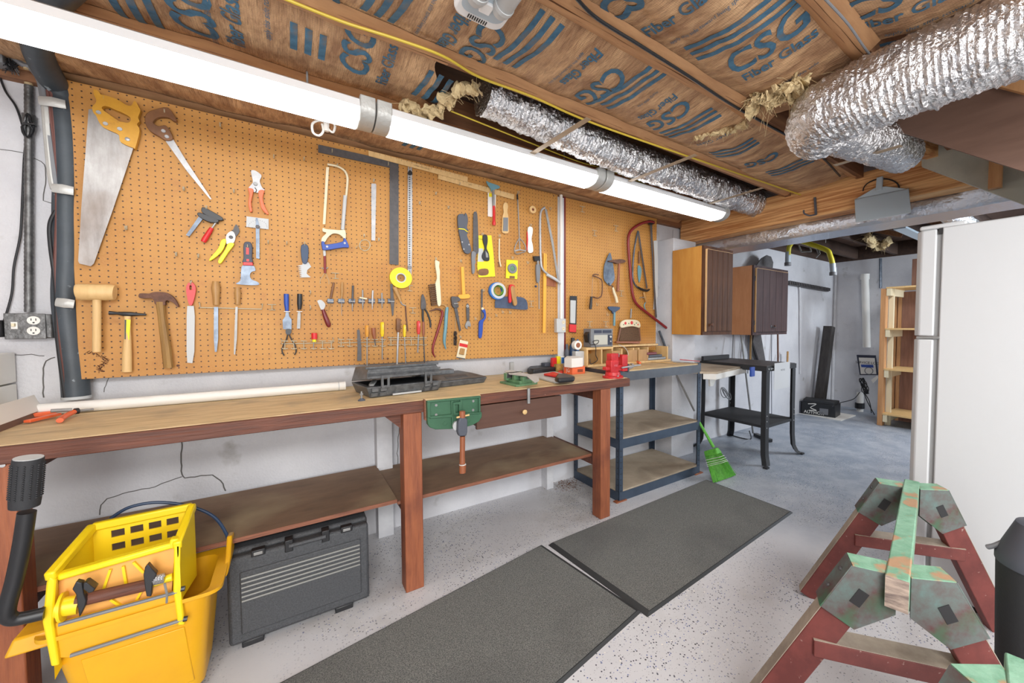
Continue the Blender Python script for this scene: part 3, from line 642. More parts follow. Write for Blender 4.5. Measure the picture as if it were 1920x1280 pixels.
# ================================================================== refrigerator
FXc = 2.42
fr = thing('refrigerator', 'tall white refrigerator seen from its side at the right edge', 'refrigerator', (2.75, -2.5, 0))
yb = FX(1757, 700, FXc).y          # front plane of the cabinet body
ydo = FX(1709, 700, FXc).y         # door face
top = 1.735
B('body', 'fridge_white', FXc, FXc+.66, yb-.75, yb, .03, top, fr, bevel=.006)
MB().box(FXc+.012, FXc+.65, yb, yb+.022, .1, top-.01).build('gasket', 'fridge_gasket', fr)
zs = FX(1732, 631, FXc).z
for z0, z1 in ((.09, zs-.012), (zs+.004, top-.005)):
    d = MB(); y0, y1 = yb+.018, ydo
    sec = [(FXc-.002, y0), (FXc-.002, y1-.022), (FXc+.02, y1), (FXc+.64, y1), (FXc+.66, y1-.022), (FXc+.66, y0)]
    d.extr([(x, y, z0) for x, y in sec], (0, 0, z1-z0)); d.build('door', 'fridge_white', fr, bevel=.006)
B('hinge', 'steel', FXc, FXc+.04, yb-.005, ydo-.012, zs-.01, zs+.002, fr, bevel=.002)
c = FX(1752, 431, FXc)
MB().extr([(FXc+.004, yb-.08, top-.004), (FXc+.004, ydo-.01, top-.004), (FXc+.09, ydo-.01, top-.004), (FXc+.09, yb-.08, top-.004)], (0, 0, .022)).build('hinge_cover', 'fridge_white', fr, bevel=.008)
MB().box(FXc-.001, FXc+.012, yb+.0, yb+.012, top-.03, top-.004).build('hinge_gap', 'dark_gap', fr)
B('plinth', 'dark_gap', FXc+.02, FXc+.7, yb-.72, yb-.02, 0, .03, fr)
# ================================================================== wall cabinets
def cabinet(label, x0, x1, y0, y1, z0, z1, side, front, knob):
    t = thing('wall_cabinet', label, 'cabinet', ((x0+x1)/2, (y0+y1)/2, z0), 'wooden wall cabinets')
    B('body', side, x0, x1, y0+.018, y1, z0, z1, t, bevel=.002)
    fm = MB(); w = .035
    fm.box(x0, x0+w, y0, y0+.018, z0, z1).box(x1-w, x1, y0, y0+.018, z0, z1).box(x0+w, x1-w, y0, y0+.018, z0, z0+w).box(x0+w, x1-w, y0, y0+.018, z1-w, z1)
    fm.build('face_frame', front, t)
    n = 5; dx0, dx1 = x0+.03, x1-.028; d = None
    mb = MB()
    door = MB().box(dx0, dx1, y0-.008, y0, z0+.03, z1-.03).build('door', 'dark_gap', t)
    wv = (dx1-dx0)/n
    for k in range(n): B('board', front, dx0+k*wv+(.0015 if k else 0), dx0+(k+1)*wv-.0015, y0-.018, y0-.006, z0+.032, z1-.032, door, bevel=.002)
    B('edge_strip', 'light_edge', dx0-.003, dx0, y0-.019, y0-.001, z0+.03, z1-.03, door)
    B('edge_strip', 'light_edge', dx0, dx1, y0-.0185, y0-.008, z1-.032, z1-.029, door)
    k = V((knob, y0-.018, z0+.09))
    if side == 'oak_side':
        MB().tube([k, k+V((0, -.01, 0)), k+V((0, -.014, 0)), k+V((0, -.024, 0)), k+V((0, -.028, 0))], [.005, .005, .013, .013, .006], 12).build('knob', 'rust', door)
    else:
        mb = MB()
        for s in (-1, 1):
            mb.sph(k+V((s*.04, -.002, 0)), .013, 10, (1.2, .4, 1.4)); mb.tube(smoothed([k+V((s*.038, -.006, .0)), k+V((s*.02, -.022, -.006)), k+V((0, -.026, -.008))], 4), .004, 6)
        mb.build('pull_handle', 'steel_dark', door); MB().sph(k+V((0, -.02, .004)), .012, 12).build('pull_boss', 'rust', door)
    if side != 'oak_side':
        for z in (z0+.13, z1-.14): B('hinge', 'steel_dark', dx0-.014, dx0, y0-.008, y0-.0, z-.025, z+.025, t, bevel=.001)
    return t
yc1 = -.455; a = W(1317, 628, yc1); b = W(1372, 628, yc1); tp = W(1318, 459, yc1).z
cabinet('left golden brown wooden wall cabinet, the bigger one', a.x, b.x, yc1, -.112, a.z, tp, 'oak_side', 'walnut', a.x+.09)
yc2 = -.3; a = W(1411, 628, yc2); b = W(1475, 628, yc2); tp = W(1411, 496, yc2).z
cabinet('right smaller wooden wall cabinet with dark purple brown front', a.x, b.x, yc2, YW-.002, a.z, tp, 'oak_side2', 'walnut_cool', (a.x+b.x)/2+.02)
MB().extr([V((p.x, -.05, p.z)) for p in [W(x, y, -.05) for x, y in [(1417, 500), (1428, 484), (1438, 478), (1446, 481), (1450, 492), (1448, 510), (1418, 508)]]], (0, .01, 0)).build('saw_blade', 'steel_dark', None, label='dark round blade standing on top of the right wall cabinet', cat='blade')
# ================================================================== black metal stand (router table)
st = thing('tool_stand', 'black steel tool stand with flared feet beyond the metal rack', 'stand', (3.8, -.35, 0))
X0s, X1s, Y0s, Y1s, Zs = 3.47, 4.02, -.72, -.02, .905
def sleg(x, y, sx, sy):
    mb = MB(); path = [(0, 0, Zs-.02), (.0, 0, .5), (.005, .003, .2), (.012, .01, .09), (.03, .03, .035), (.06, .05, .012)]
    P = [V((x+sx*a, y+sy*b, c)) for a, b, c in path]
    for d, w in ((V((-sx, 0, 0)), .06), (V((0, -sy, 0)), .045)):
        vs = []
        for p in P: vs += [p, p+d*w, p+d*w+V((-sx*.003, -sy*.003, 0)), p+V((-sx*.003, -sy*.003, 0))]
        fs = [(4*i+k, 4*i+(k+1) % 4, 4*i+4+(k+1) % 4, 4*i+4+k) for i in range(len(P)-1) for k in range(4)]+[(0, 1, 2, 3), tuple(len(vs)-4+k for k in (3, 2, 1, 0))]
        mb.add(vs, fs)
    mb.box(P[-1].x-.03, P[-1].x+.012, P[-1].y-.02, P[-1].y+.02, 0, .014)
    l = mb.build('leg', 'black_matte', st)
    rv = MB()
    for z in (.86, .45, .4, .34): rv.sph(V((x-sx*.02, y-.001 if sy < 0 else y, z)), .006, 8)
    rv.build('bolts', 'steel_bright', l)
for x, sx in ((X0s, -1), (X1s, 1)):
    for y, sy in ((Y0s, -1), (Y1s, 1)): sleg(x, y, sx, sy)
B('shelf', 'black_matte', X0s+.004, X1s-.004, Y0s+.004, Y1s-.004, .335, .36, st, bevel=.002)
B('top_frame', 'black_matte', X0s-.01, X1s+.004, Y0s-.006, Y1s+.02, Zs-.045, Zs, st, bevel=.003)
for k in range(4): B('top_slat', 'steel_dark', X0s+.005+k*.135, X0s+.13+k*.135, Y0s, Y1s+.01, Zs, Zs+.006, st, bevel=.002)
MB().beam((3.44, -.05, Zs+.03), (3.9, -.05, Zs+.03), .03, .045).build('fence', 'black_matte', st, bevel=.003)
for q in (X0s+.02, X0s+.06, X0s+.09): MB().cyl((q, Y0s-.006, Zs-.022), (q, Y0s-.013, Zs-.022), .008, 10).build('bolt', 'steel_bright', st)
# paper tag on the stand
pa = W(1452, 681, -.74); pb = W(1476, 726, -.74)
pt = B('paper_sheet', 'paper', pa.x, pb.x+.04, -.742, -.7405, pb.z, pa.z, None, label='white paper sheet taped to the front of the black tool stand', cat='paper')
cc = V(((pa.x+pb.x)/2+.03, -.7425, pa.z-.07)); lettering('NOTICE', .022, cc, (1, 0, 0), (0, 0, 1), parent=pt, mt='grey_dark')
# saw-table extension with white folding brackets
wt = thing('folding_table', 'small plywood topped table wing on a white bracket behind the rack corner', 'table', (3.2, -.2, .8))
MB().extr([FZ(1295, 696, .885), FZ(1345, 697, .885), FZ(1402, 684, .885), FZ(1330, 680, .885), FZ(1300, 680, .885)], (0, 0, -.018)).build('table_top', 'particle', wt)
MB().extr([FZ(1318, 700, .868), FZ(1343, 701, .868), FZ(1400, 689, .868), FZ(1340, 686, .868)], (0, 0, -.05)).build('apron', 'white', wt, bevel=.004)
a = FZ(1330, 700, .84)
MB().extr([a, a+V((.02, 0, -.12)), a+V((.06, 0, -.12)), a+V((.16, .0, 0))], (0, .02, 0)).build('bracket', 'white', wt)
# leaning poles behind the cabinets
def pole(x1, y1, x2, y2, r, mt, label, Ya=.03, Yb=-.02, name='pole', cat='pole'):
    a, b = W(x1, y1, Ya), W(x2, y2, Yb); return MB().tube([a, b], r, 10).build(name, mt, None, label=label, cat=cat)
pole(1385, 590, 1412, 812, .011, 'steel', 'long grey steel pole leaning on the wall behind the black stand', .05, -.1)
pole(1376, 600, 1372, 690, .006, 'grey', 'thin grey pole left of the long steel pole, behind the cabinets')
pole(1404, 600, 1402, 700, .005, 'grey_dark', 'thinnest pole behind the wall cabinets, between grey and olive poles')
pole(1409, 600, 1406, 690, .012, 'old_wood', 'olive wooden pole leaning under the right wall cabinet')
pole(1458, 600, 1459, 700, .011, 'rust', 'dark threaded rod leaning under the right cabinet edge')
pole(1446, 600, 1447, 800, .004, 'grey_dark', 'hair thin dark rod leaning on the white wall')
pole(1464, 664, 1464, 700, .006, 'grey', 'short grey rod poking up behind the black stand')
pole(1477, 659, 1476, 692, .013, 'tan_wood', 'brown round stick standing at the right end of the black stand', .0, -.05)
MB().extr([W(x, y, 0) for x, y in [(1415, 620), (1426, 622), (1436, 680), (1425, 682), (1412, 640)]], (0, .02, 0)).build('shears', 'steel_dark', None, label='dark steel shears hanging under the right wall cabinet', cat='shears')
MB().extr([W(x, y, .05) for x, y in [(1411, 628), (1421, 628), (1421, 690), (1411, 690)]], (0, .01, 0)).build('metal_strip', 'grey', None, label='flat grey metal strip leaning on the wall behind the dark shears', cat='strip')
B('spring_clamp', 'blue', *[W(1401, 703, -.7).x, W(1408, 703, -.7).x], -.738, -.72, W(1404, 706, -.72).z, W(1404, 688, -.72).z, None, label='small blue clamp gripping the edge of the black stand top', cat='clamp', bevel=.004)
# coiled grey cord on the rear leg of the stand
P = []
for k in range(60):
    t_ = k/60*2*pi*3.2; P.append(W(1362+7*cos(t_*1.0)+.12*k-5, 735+10*sin(t_*1.13)+k*.08, -.1))
MB().tube(P, .0045, 6).build('power_cord', 'grey', None, label='coiled grey power cord hanging at the rear leg of the black stand', cat='cord')
cable('floor_cable', [FZ(1405, 808, .2), FZ(1408, 822, .01), FZ(1395, 822, .008), FZ(1370, 815, .008), FZ(1365, 812, .008)], .006, 'black', 'black cord lying on the floor behind the black stand', cat='cord')
MB().beam(FZ(1416, 814, .02), FZ(1445, 826, .02), .05, .035).build('floor_block', 'black', None, label='small black block on the floor behind the front leg of the black stand', cat='block', bevel=.003)
# ================================================================== broom
br = thing('broom', 'green corn broom leaning on the front right post of the metal rack', 'broom', FZ(1355, 903, 0))
a = FZ(1355, 903, .0); top_ = V((2.87, -.53, .33)); hd = V((2.868, -.575, .24))
hp = FP(1323, 812, 0, 2.85); hq = FP(1332, 832, 0, 2.87); hb = FP(1338, 838, 0, 2.88)
dirn = (hp-hb).normalized()
MB().tube([hb, hp, hp+dirn*.12], [.014, .012, .011], 12).build('handle', 'green_broom', br)
hl, hr = FP(1323, 842, 0, 2.87), FP(1344, 838, 0, 2.87)
bl, brr = FZ(1341, 905, .004), FZ(1377, 892, .004)
bl2, br2 = bl, brr
tk = V((.022, 0, 0))
hl_, hr_ = FP(1322, 845, 0, 2.87), FP(1344, 839, 0, 2.87)
ml, mr = FP(1326, 855, 0, 2.87), FP(1350, 850, 0, 2.87)
MB().hexa([ml-tk*1.6, mr-tk*1.6, mr+tk*1.6, ml+tk*1.6], [hl_-tk, hr_-tk, hr_+tk, hl_+tk]).build('cap', 'green_broom', br, bevel=.008)
mb = MB()
for k in range(420):
    u, s = random.random(), random.uniform(-1, 1)
    p = ml.lerp(mr, u)+V((s*.03, 0, 0)); q = bl.lerp(brr, min(1, max(0, u+random.uniform(-.05, .05))))+V((s*.035, 0, random.uniform(0, .012)))
    c = p.lerp(q, .5)+V((random.uniform(-.004, .004), random.uniform(-.004, .004), 0)); mb.tube([p, c, q], .0016, 4, cap=False)
mb.build('straw', 'green_broom', br, kind='stuff')
for f in (.12, .22, .3, .36):
    p, q = ml.lerp(bl, f), mr.lerp(brr, f); e = V((.036, 0, 0)); w_ = (q-p).normalized()*.003
    MB().tube([p-w_-e, q+w_-e, q+w_+e, p-w_+e], .0017, 5, closed=True).build('stitching', 'white', br)
# ================================================================== floor mats
def floormat(px, label):
    t = thing('floor_mat', label, 'mat', FZ(*px[0], 0))
    P = [FZ(x, y, 0) for x, y in px] if not isinstance(px[0], Vector) else px
    c = sum(P, V((0, 0, 0)))/4; I = [p.lerp(c, .022) for p in P]
    MB().hexa(P, [q+V((0, 0, .012)) for q in I]).build('beveled_border', 'mat_edge', t)
    J = [p.lerp(c, .035) for p in P]
    MB().hexa([q+V((0, 0, .0121)) for q in J], [q+V((0, 0, .0135)) for q in J]).build('rubber_pad', 'mat_rubber', t)
a, b_, c_, d_ = FZ(1028, 1022), FZ(1325, 900), FZ(1487, 961), FZ(1214, 1157)
floormat([(1028, 1022), (1325, 900), (1487, 961), (1214, 1157)], 'dark rubber floor mat farther away, below the metal rack')
e1, e2 = FZ(1017, 1022), FZ(1203, 1147)
dd = (e1-FZ(530, 1280)).normalized(); L_ = 1.53
t = thing('floor_mat', 'dark rubber floor mat nearest the camera, at the bottom edge', 'mat', e1)
P = [e1-dd*L_, e1, e2, e2-dd*L_]; c = sum(P, V())/4; I = [p.lerp(c, .022) for p in P]; J = [p.lerp(c, .035) for p in P]
MB().hexa(P, [q+V((0, 0, .012)) for q in I]).build('beveled_border', 'mat_edge', t)
MB().hexa([q+V((0, 0, .0121)) for q in J], [q+V((0, 0, .0135)) for q in J]).build('rubber_pad', 'mat_rubber', t)
# leaves and dirt swept into the corner behind the rack foot
mb = MB()
for k in range(420):
    p = FZ(1040+random.gauss(22, 14), 902+random.gauss(6, 7), 0)
    if p.y > YW-.01: continue
    r_ = random.uniform(.003, .009); z = random.uniform(.001, .012)
    an = random.uniform(0, pi); u = V((cos(an), sin(an), random.uniform(-.4, .4)))*r_; v = V((-sin(an), cos(an), random.uniform(-.4, .4)))*r_*.5
    mb.add([p+u+V((0, 0, z)), p+v+V((0, 0, z)), p-u+V((0, 0, z)), p-v+V((0, 0, z))], [(0, 1, 2, 3)])
mb.build('leaf_litter', 'brown_handle', None, label='little heap of dry leaf litter on the floor at the wall behind the bench leg', cat='debris', kind='stuff')
# ================================================================== sawhorses
def sawhorse(ne, fe, legs, label, zt=.6, w=.085, h=.09):
    t = thing('sawhorse', label, 'sawhorse', ((ne.x+fe.x)/2, (ne.y+fe.y)/2, 0), 'pair of green and dark red sawhorses')
    d = (fe-ne).normalized()
    MB().beam(ne+V((0, 0, -h/2)), fe+V((0, 0, -h/2)), w*.62, h).build('top_rail', 'sh_green', t, bevel=.004)
    s = d.cross(V((0, 0, 1))).normalized()
    MB().beam(ne+V((0, 0, -h/2))-d*.002, ne+V((0, 0, -h/2)), w*.6, h*.97).build('rail_end', 'end_grain', t)
    for tp, fl_, fr_ in legs:
        feet = []
        for side, ft in ((-1, fl_), (1, fr_)):
            ft = V(ft); outn = V((ft.x-tp.x, ft.y-tp.y, 0)).normalized()
            top = tp+outn*.085+V((0, 0, -.045)); v = (ft-top)
            a = top+v*.0; MB().beam(a, ft, .05, .085, up=outn).build('leg', 'sh_red', t, bevel=.003)
            # pale worn outer edge of the leg
            n_ = (outn-v.normalized()*outn.dot(v.normalized())).normalized()
            MB().beam(a+n_*.0435, ft+n_*.0435, .048, .002, up=n_).build('worn_edge', 'sh_top_edge', t)
            # metal bracket
            k = V((-outn.y, outn.x, 0))
            if k.dot(d) < 0: k = -k
            e_ = v.normalized(); c0 = tp+outn*.014+V((0, 0, -.008)); c1 = top+n_*.048-e_*.02; c2 = top+e_*.14+n_*.048; c3 = top+e_*.14-n_*.048; c4_ = tp+outn*.014+V((0, 0, -.12))
            for off in (-.034, .031):
                br_ = MB().extr([q+k*off for q in (c0, c1, c2, c3, c4_)], k*.003).build('bracket', 'sh_bracket', t, bevel=.001)
            off = -.0345; cc = top+e_*.05-n_*.0+k*off; e = v.normalized(); f_ = n_
            MB().extr([cc+e*a_*.024+f_*b_*.014+f_*-.01 for a_, b_ in ((-1, -1), (1, -1), (1, 1), (-1, 1))], -k*.0015).build('bracket_slot', 'dark_gap', t)
            MB().hexa([c1+k*-.034, c2+k*-.034, c2+k*.034, c1+k*.034], [q+n_*.003 for q in (c1+k*-.034, c2+k*-.034, c2+k*.034, c1+k*.034)]).build('bracket_flange', 'sh_bracket', t)
            for f2 in (.06, .16): MB().sph(c1.lerp(c2, f2*4)+n_*.004, .007, 8).build('bolt', 'steel_dark', t)
            MB().hexa([c0+k*-.034, c1+k*-.034, c1+k*.034, c0+k*.034], [q+V((0, 0, .003)) for q in (c0+k*-.034, c1+k*-.034, c1+k*.034, c0+k*.034)]).build('bracket_top', 'sh_green', t)
            feet.append((top, ft))
        (ta, fa), (tb, fb) = feet; f = .42
        MB().beam(ta.lerp(fa, f), tb.lerp(fb, f), .07, .05).build('stretcher', 'sh_red', t, bevel=.003)
        MB().beam(ta.lerp(fa, f)+V((0, 0, .026)), tb.lerp(fb, f)+V((0, 0, .026)), .066, .002).build('worn_edge', 'sh_top_edge', t)
    return t
ne, fe = V((1.31, -2.252, .6)), V((2.2, -2.07, .6))
dl, drr = V((-.25, .32, 0)), V((.27, -.25, 0))
fn, ff = ne.lerp(fe, .07), ne.lerp(fe, .93)
sawhorse(ne, fe, [(fn, V((fn.x, fn.y, 0))+V((-.2, .33, 0)), V((fn.x, fn.y, 0))+V((.25, -.3, 0))), (ff, V((1.962, -1.755, 0)), V((2.39, -2.335, 0)))], 'whole sawhorse with peeling green top in front of the refrigerator')
n2 = V((.35, -2.62, .6)); f2 = V((1.2, -2.49, .6))
g2 = n2.lerp(f2, .93)
sawhorse(n2, f2, [(g2, V((g2.x, g2.y, 0))+V((-.33, .23, 0)), V((g2.x, g2.y, 0))+V((.25, -.3, 0)))], 'sawhorse cut off at the bottom right corner, only its bracket showing')
# black bin with a lid at the right edge
bn = thing('trash_bin', 'black bin with a grey hose on its lid at the right edge', 'bin', (2.02, -2.55, 0))
cb = V((2.09, -2.52, 0)); 
bc = FZ(1955, 1065, .6); bc = V((bc.x, bc.y, 0))
R_ = (FZ(1880, 1066, .6)-FZ(1955, 1065, .6)).length*.8
MB().tube([bc+V((0, 0, .0)), bc+V((0, 0, .05)), bc+V((0, 0, .6))], [R_*.84, R_*.86, R_], 40).build('drum', 'black_matte', bn)
MB().tube([bc+V((0, 0, .6)), bc+V((0, 0, .615)), bc+V((0, 0, .63)), bc+V((0, 0, .72)), bc+V((0, 0, .73))], [R_*1.03, R_*1.03, R_*.97, R_*.6, R_*.4], 40).build('lid', 'grey_dark', bn)
cable('hose', [FZ(1930, 985, .72), FZ(1895, 1008, .66), FZ(1865, 1022, .63), FZ(1852, 1025, .62), FZ(1875, 1022, .63), FZ(1930, 1022, .65)], .007, 'grey', 'bent grey hose lying on the lid of the black bin', cat='hose')
B('label_strip', 'green_core', bc.x-R_*.9, bc.x-R_*.88, bc.y-.05, bc.y+.02, .2, .4, bn)
# ================================================================== far corner
# shelving of raw lumber
xu = 6.05
us = thing('lumber_shelf', 'raw lumber shelf unit with four shelves behind the refrigerator', 'shelf', (xu+.3, -1.3, 0))
def ux(x, y): return FP(x, y, 0, xu)
pa = ux(1649, 535); 
ya = ux(1650, 600).y; yb2 = ux(1660, 600).y; zt_ = ux(1655, 541).z
B('upright', 'fir_light', xu, xu+.09, yb2, ya, 0, zt_, us, bevel=.002); B('upright', 'cream', xu+.1, xu+.14, yb2-.055, yb2, 0, zt_, us, bevel=.002)
B('upright', 'fir_light', xu, xu+.09, yb2-1.0, ya-1.0, 0, zt_, us, bevel=.002)
def u2(x): return FP(x, 600, 0, xu+.5).y
B('upright', 'fir_light', xu+.5, xu+.56, u2(1681), u2(1672.5), 0, zt_-.05, us); B('upright', 'fir_light', xu+.5, xu+.56, u2(1690), u2(1683), 0, zt_-.05, us)
B('back_board', 'ply_red', xu+.5, xu+.515, u2(1690)-1.2, u2(1690)-.005, 0, zt_-.02, us)
for yy in (541, 618, 694, 778):
    z = ux(1662, yy).z
    B('shelf', 'pale_wood' if yy < 780 else 'slate', xu-.01, xu+.55, yb2-1.0, yb2, z, z+.02, us, bevel=.001)
    B('shelf_cleat', 'cream', xu-.005, xu+.55, yb2-.05, yb2-.005, z-.09, z, us, bevel=.001)
for k in range(3): B('plank', 'ply_red', xu+.2, xu+.24, yb2-.32-k*.13, yb2-.2-k*.13, zt_+.02, zt_+.36, us, bevel=.001)
# black timber post, battery box, service log, pipe
lp = [W(x, y, .02) for x, y in [(1546, 612), (1563, 611)]]
MB().beam(FP(1555, 612, 0, 6.45), FP(1536, 763, 0, 6.25), .12, .12, (1, 0, 0)).build('timber_post', 'timber_dark', None, label='charred looking dark timber post leaning in the far corner', cat='post', bevel=.004)
bt = thing('battery_box', 'long black battery with white lettering on the floor in the far corner', 'battery', FZ(1530, 782, 0))
zb = .0; P = [FZ(1502, 776, zb), FZ(1566, 785, zb)]
dv = (P[1]-P[0]); dv.z = 0
up_h = FP(1502, 752, 0, P[0].x).z
back = V((.28, .04, 0))
MB().hexa([P[0], P[1], P[1]+back, P[0]+back], [q+V((0, 0, up_h)) for q in (P[0], P[1], P[1]+back, P[0]+back)]).build('battery_case', 'black', bt, bevel=.008)
MB().hexa([q+V((0, 0, up_h)) for q in (P[0].lerp(P[1], .04), P[0].lerp(P[1], .96), P[1]+back*.8, P[0]+back*.8)], [q+V((0, 0, up_h+.04)) for q in (P[0].lerp(P[1], .06), P[0].lerp(P[1], .94), P[1]+back*.75, P[0]+back*.75)]).build('lid', 'black_matte', bt, bevel=.006)
un = dv.normalized(); fn_ = V((un.y, -un.x, 0)) if un.y < 0 else V((un.y, -un.x, 0))
if fn_.x > 0: fn_ = -fn_
lettering('AUTHOR', .06, P[0].lerp(P[1], .38)+fn_*.003+V((0, 0, up_h*.25)), un, (0, 0, 1), parent=bt, mt='white', weight=.001)
MB().extr([P[0].lerp(P[1], .55)+fn_*.002+V((0, 0, up_h*.2)), P[0].lerp(P[1], .8)+fn_*.002+V((0, 0, up_h*.2)), P[0].lerp(P[1], .8)+fn_*.002+V((0, 0, up_h*.65)), P[0].lerp(P[1], .55)+fn_*.002+V((0, 0, up_h*.65))], fn_*.001).build('label_sticker', 'grey', bt)
mb = MB(); cc = P[0].lerp(P[1], .35)+fn_*.003+V((0, 0, up_h*.6)); mb.tube(smoothed([cc+un*-.06+V((0, 0, .05)), cc+un*.04+V((0, 0, .06)), cc+un*-.03, cc+un*.05+V((0, 0, -.03)), cc+un*-.05+V((0, 0, -.04))], 4), .006, 5); mb.build('emblem', 'white', bt)
B('foam_board', 'white', 5.9, 6.4, P[1].y-.1, P[0].y+.1, 0, .012, None, label='white foam board under the black battery', cat='board')
B('grey_box', 'grey_dark', P[0].x+.0, P[0].x+.25, P[0].y+.01, P[0].y+.12, 0, up_h*1.0, None, label='dark grey block behind the left end of the battery', cat='block', bevel=.006)
# white drain pipe on the back wall
xw = 6.93
a = FP(1622, 520, 0, xw); b_ = FP(1629, 640, 0, xw)
pp = thing('drain_pipe', 'white plastic drain pipe running down the far back wall', 'pipe', V((xw, a.y, 0)))
MB().tube([V((xw, a.y, a.z)), V((xw, FP(1625, 650, 0, xw).y, .95))], .05, 16).build('pipe', 'white', pp); MB().tube([FP(1613, 735, 0, xw-.1), FP(1612, 776, 0, xw-.13)], .045, 16).build('lower_pipe', 'white', pp)
MB().cyl(V((xw, a.y, a.z-.03)), V((xw, a.y, a.z+.05)), .058, 16).build('pipe_cap', 'white', pp)
MB().cyl(FP(1612, 755, 0, xw-.13), FP(1612, 765, 0, xw-.13), .062, 16).build('coupling', 'black', pp)
sl = thing('service_log', 'white service log sheet on a navy clipboard in the far corner', 'clipboard', FP(1628, 705, 0, 6.8))
def fq(x, y, X): return FP(x, y, 0, X)
MB().extr([fq(x, y, 6.8) for x, y in [(1606, 665), (1642, 666), (1647, 703), (1612, 703)]], (.01, 0, 0)).build('board', 'navy', sl)
MB().extr([fq(x, y, 6.79) for x, y in [(1610, 670), (1640, 671), (1643, 701), (1614, 701)]], (.003, 0, 0)).build('sheet', 'white', sl)
c = fq(1626, 680, 6.785); lettering('SERVICE LOG', .05, c, (0, -1, 0), (0, 0, 1), parent=sl, mt='black')
MB().extr([fq(x, y, 6.786) for x, y in [(1614, 683), (1637, 684), (1638, 689), (1615, 688)]], (.002, 0, 0)).build('blue_banner', 'blue', sl)
MB().ring(fq(1629, 695, 6.788), .045, .055, (1, 0, 0), .002, 20).build('round_emblem', 'grey', sl)
P = []
for k in range(130):
    t_ = k*.42; P.append(fq(1620+9*sin(t_)*cos(k*.11), 722+14*sin(t_*.71+1)+k*.02, 6.75-.04*sin(k*.3)))
MB().tube(P, .006, 5).build('tangled_cables', 'black', None, label='tangle of black cables hanging under the service log', cat='cable')
cable('black_lead', [fq(1612, 735, 6.7), fq(1600, 748, 6.6), fq(1575, 755, 6.4), FZ(1560, 762, .2)], .006, 'black', 'black lead from the cable tangle to the battery', cat='cable')
for k, (x, y) in enumerate(((1640, 778), (1634, 774))): cable('hanging_lead', [fq(1620, 735, 6.7), fq(1626+k*4, 752, 6.7), fq(x, y, 6.7)], .006, 'black', 'black lead drooping to the floor, %s one' % ('right' if k == 0 else 'left'), cat='cable')
MB().extr([fq(x, y, 6.7) for x, y in [(1633, 712), (1644, 704), (1647, 708), (1637, 718)]], (.01, 0, 0)).build('paper_tag', 'white', None, label='white paper tag on the cables under the service log', cat='tag')
cable('vertical_conduit', [V((xw, FP(1651, 482, 0, xw).y, 2.25)), V((xw, FP(1651, 540, 0, xw).y, FP(1651, 540, 0, xw).z))], .018, 'steel_blue', 'thin steel conduit on the back wall above the lumber shelf', cat='conduit')
# yellow bent pipe (a clamp rack) hanging from the far joists
YP = 4.7
def yp(x, y): return FP(x, y, 0, YP)
t = thing('yellow_pipe_rack', 'yellow arched pipe with grey ends hanging from the far joists', 'pipe', yp(1520, 455))
P = smoothed([yp(1478, 478), yp(1480, 462), yp(1491, 450), yp(1505, 453), yp(1548, 468), yp(1556, 478), yp(1561, 495)], 6)
MB().tube(P, .026, 14).build('arch', 'yellow_pipe', t)
MB().tube([yp(1477.5, 472), yp(1477, 492)], .029, 14).build('leg_end', 'grey_plastic', t); MB().tube([yp(1561, 494), yp(1562, 512)], .029, 14).build('leg_end', 'grey_plastic', t)
MB().tube([yp(1477, 492), yp(1477, 498)], .036, 14).build('foot_cap', 'grey', t); MB().tube([yp(1562, 510), yp(1562, 516)], .036, 14).build('foot_cap', 'grey', t)
for x0_, y0_, x1_, y1_ in ((1498, 460, 1503, 472), (1503, 472, 1521, 471), (1516, 455, 1521, 471), (1531, 465, 1536, 478), (1538, 474, 1530, 483), (1534, 458, 1537, 476)):
    MB().tube([yp(x0_, y0_), yp(x1_, y1_)], .008, 6).build('wire_hook', 'steel', t)
for x in (1490, 1548): MB().tube([yp(x, 455), yp(x+1, 446)+V((0, 0, .1))], .003, 6).build('hanger_wire', 'steel', t)
# bar clamp rack on the left wall of the far area
a, b_ = W(1477, 532, .07), W(1551, 545, .07)
t = thing('clamp_rail', 'dark serrated rail on the far left wall right of the cabinets', 'rail', a)
MB().beam(a, b_, .05, .03).build('rail', 'steel_dark', t)
mb = MB(); n = 26
for k in range(n): p = a.lerp(b_, k/(n-1)); mb.box(p.x-.012, p.x+.012, .03, .06, p.z-.005, p.z+.04)
mb.build('teeth', 'steel_dark', t, kind='stuff')
cable('drop_pipe', [W(1499, 538, .07), W(1500, 560, .07), W(1500, 640, .075), W(1500, 700, .08)], .012, 'post_paint', 'white painted pipe running down the far left wall', cat='pipe')
cable('corner_trim', [V((6.98, .07, 0)), V((6.98, .07, 2.2))], .02, 'post_paint', 'white painted pipe in the far room corner', cat='pipe')
B('perforated_channel', 'grey_plastic', 4.9, 6.9, -1.33, -1.23, 2.24, 2.26, None, label='blue grey perforated metal channel on the far ceiling', cat='channel')
duct('foil_duct', [V((4.6, -1.62, 2.36)), V((5.5, -1.62, 2.34)), V((6.6, -1.6, 2.36))], .09, 'foil duct far back between the joists above the refrigerator', amp=.006)
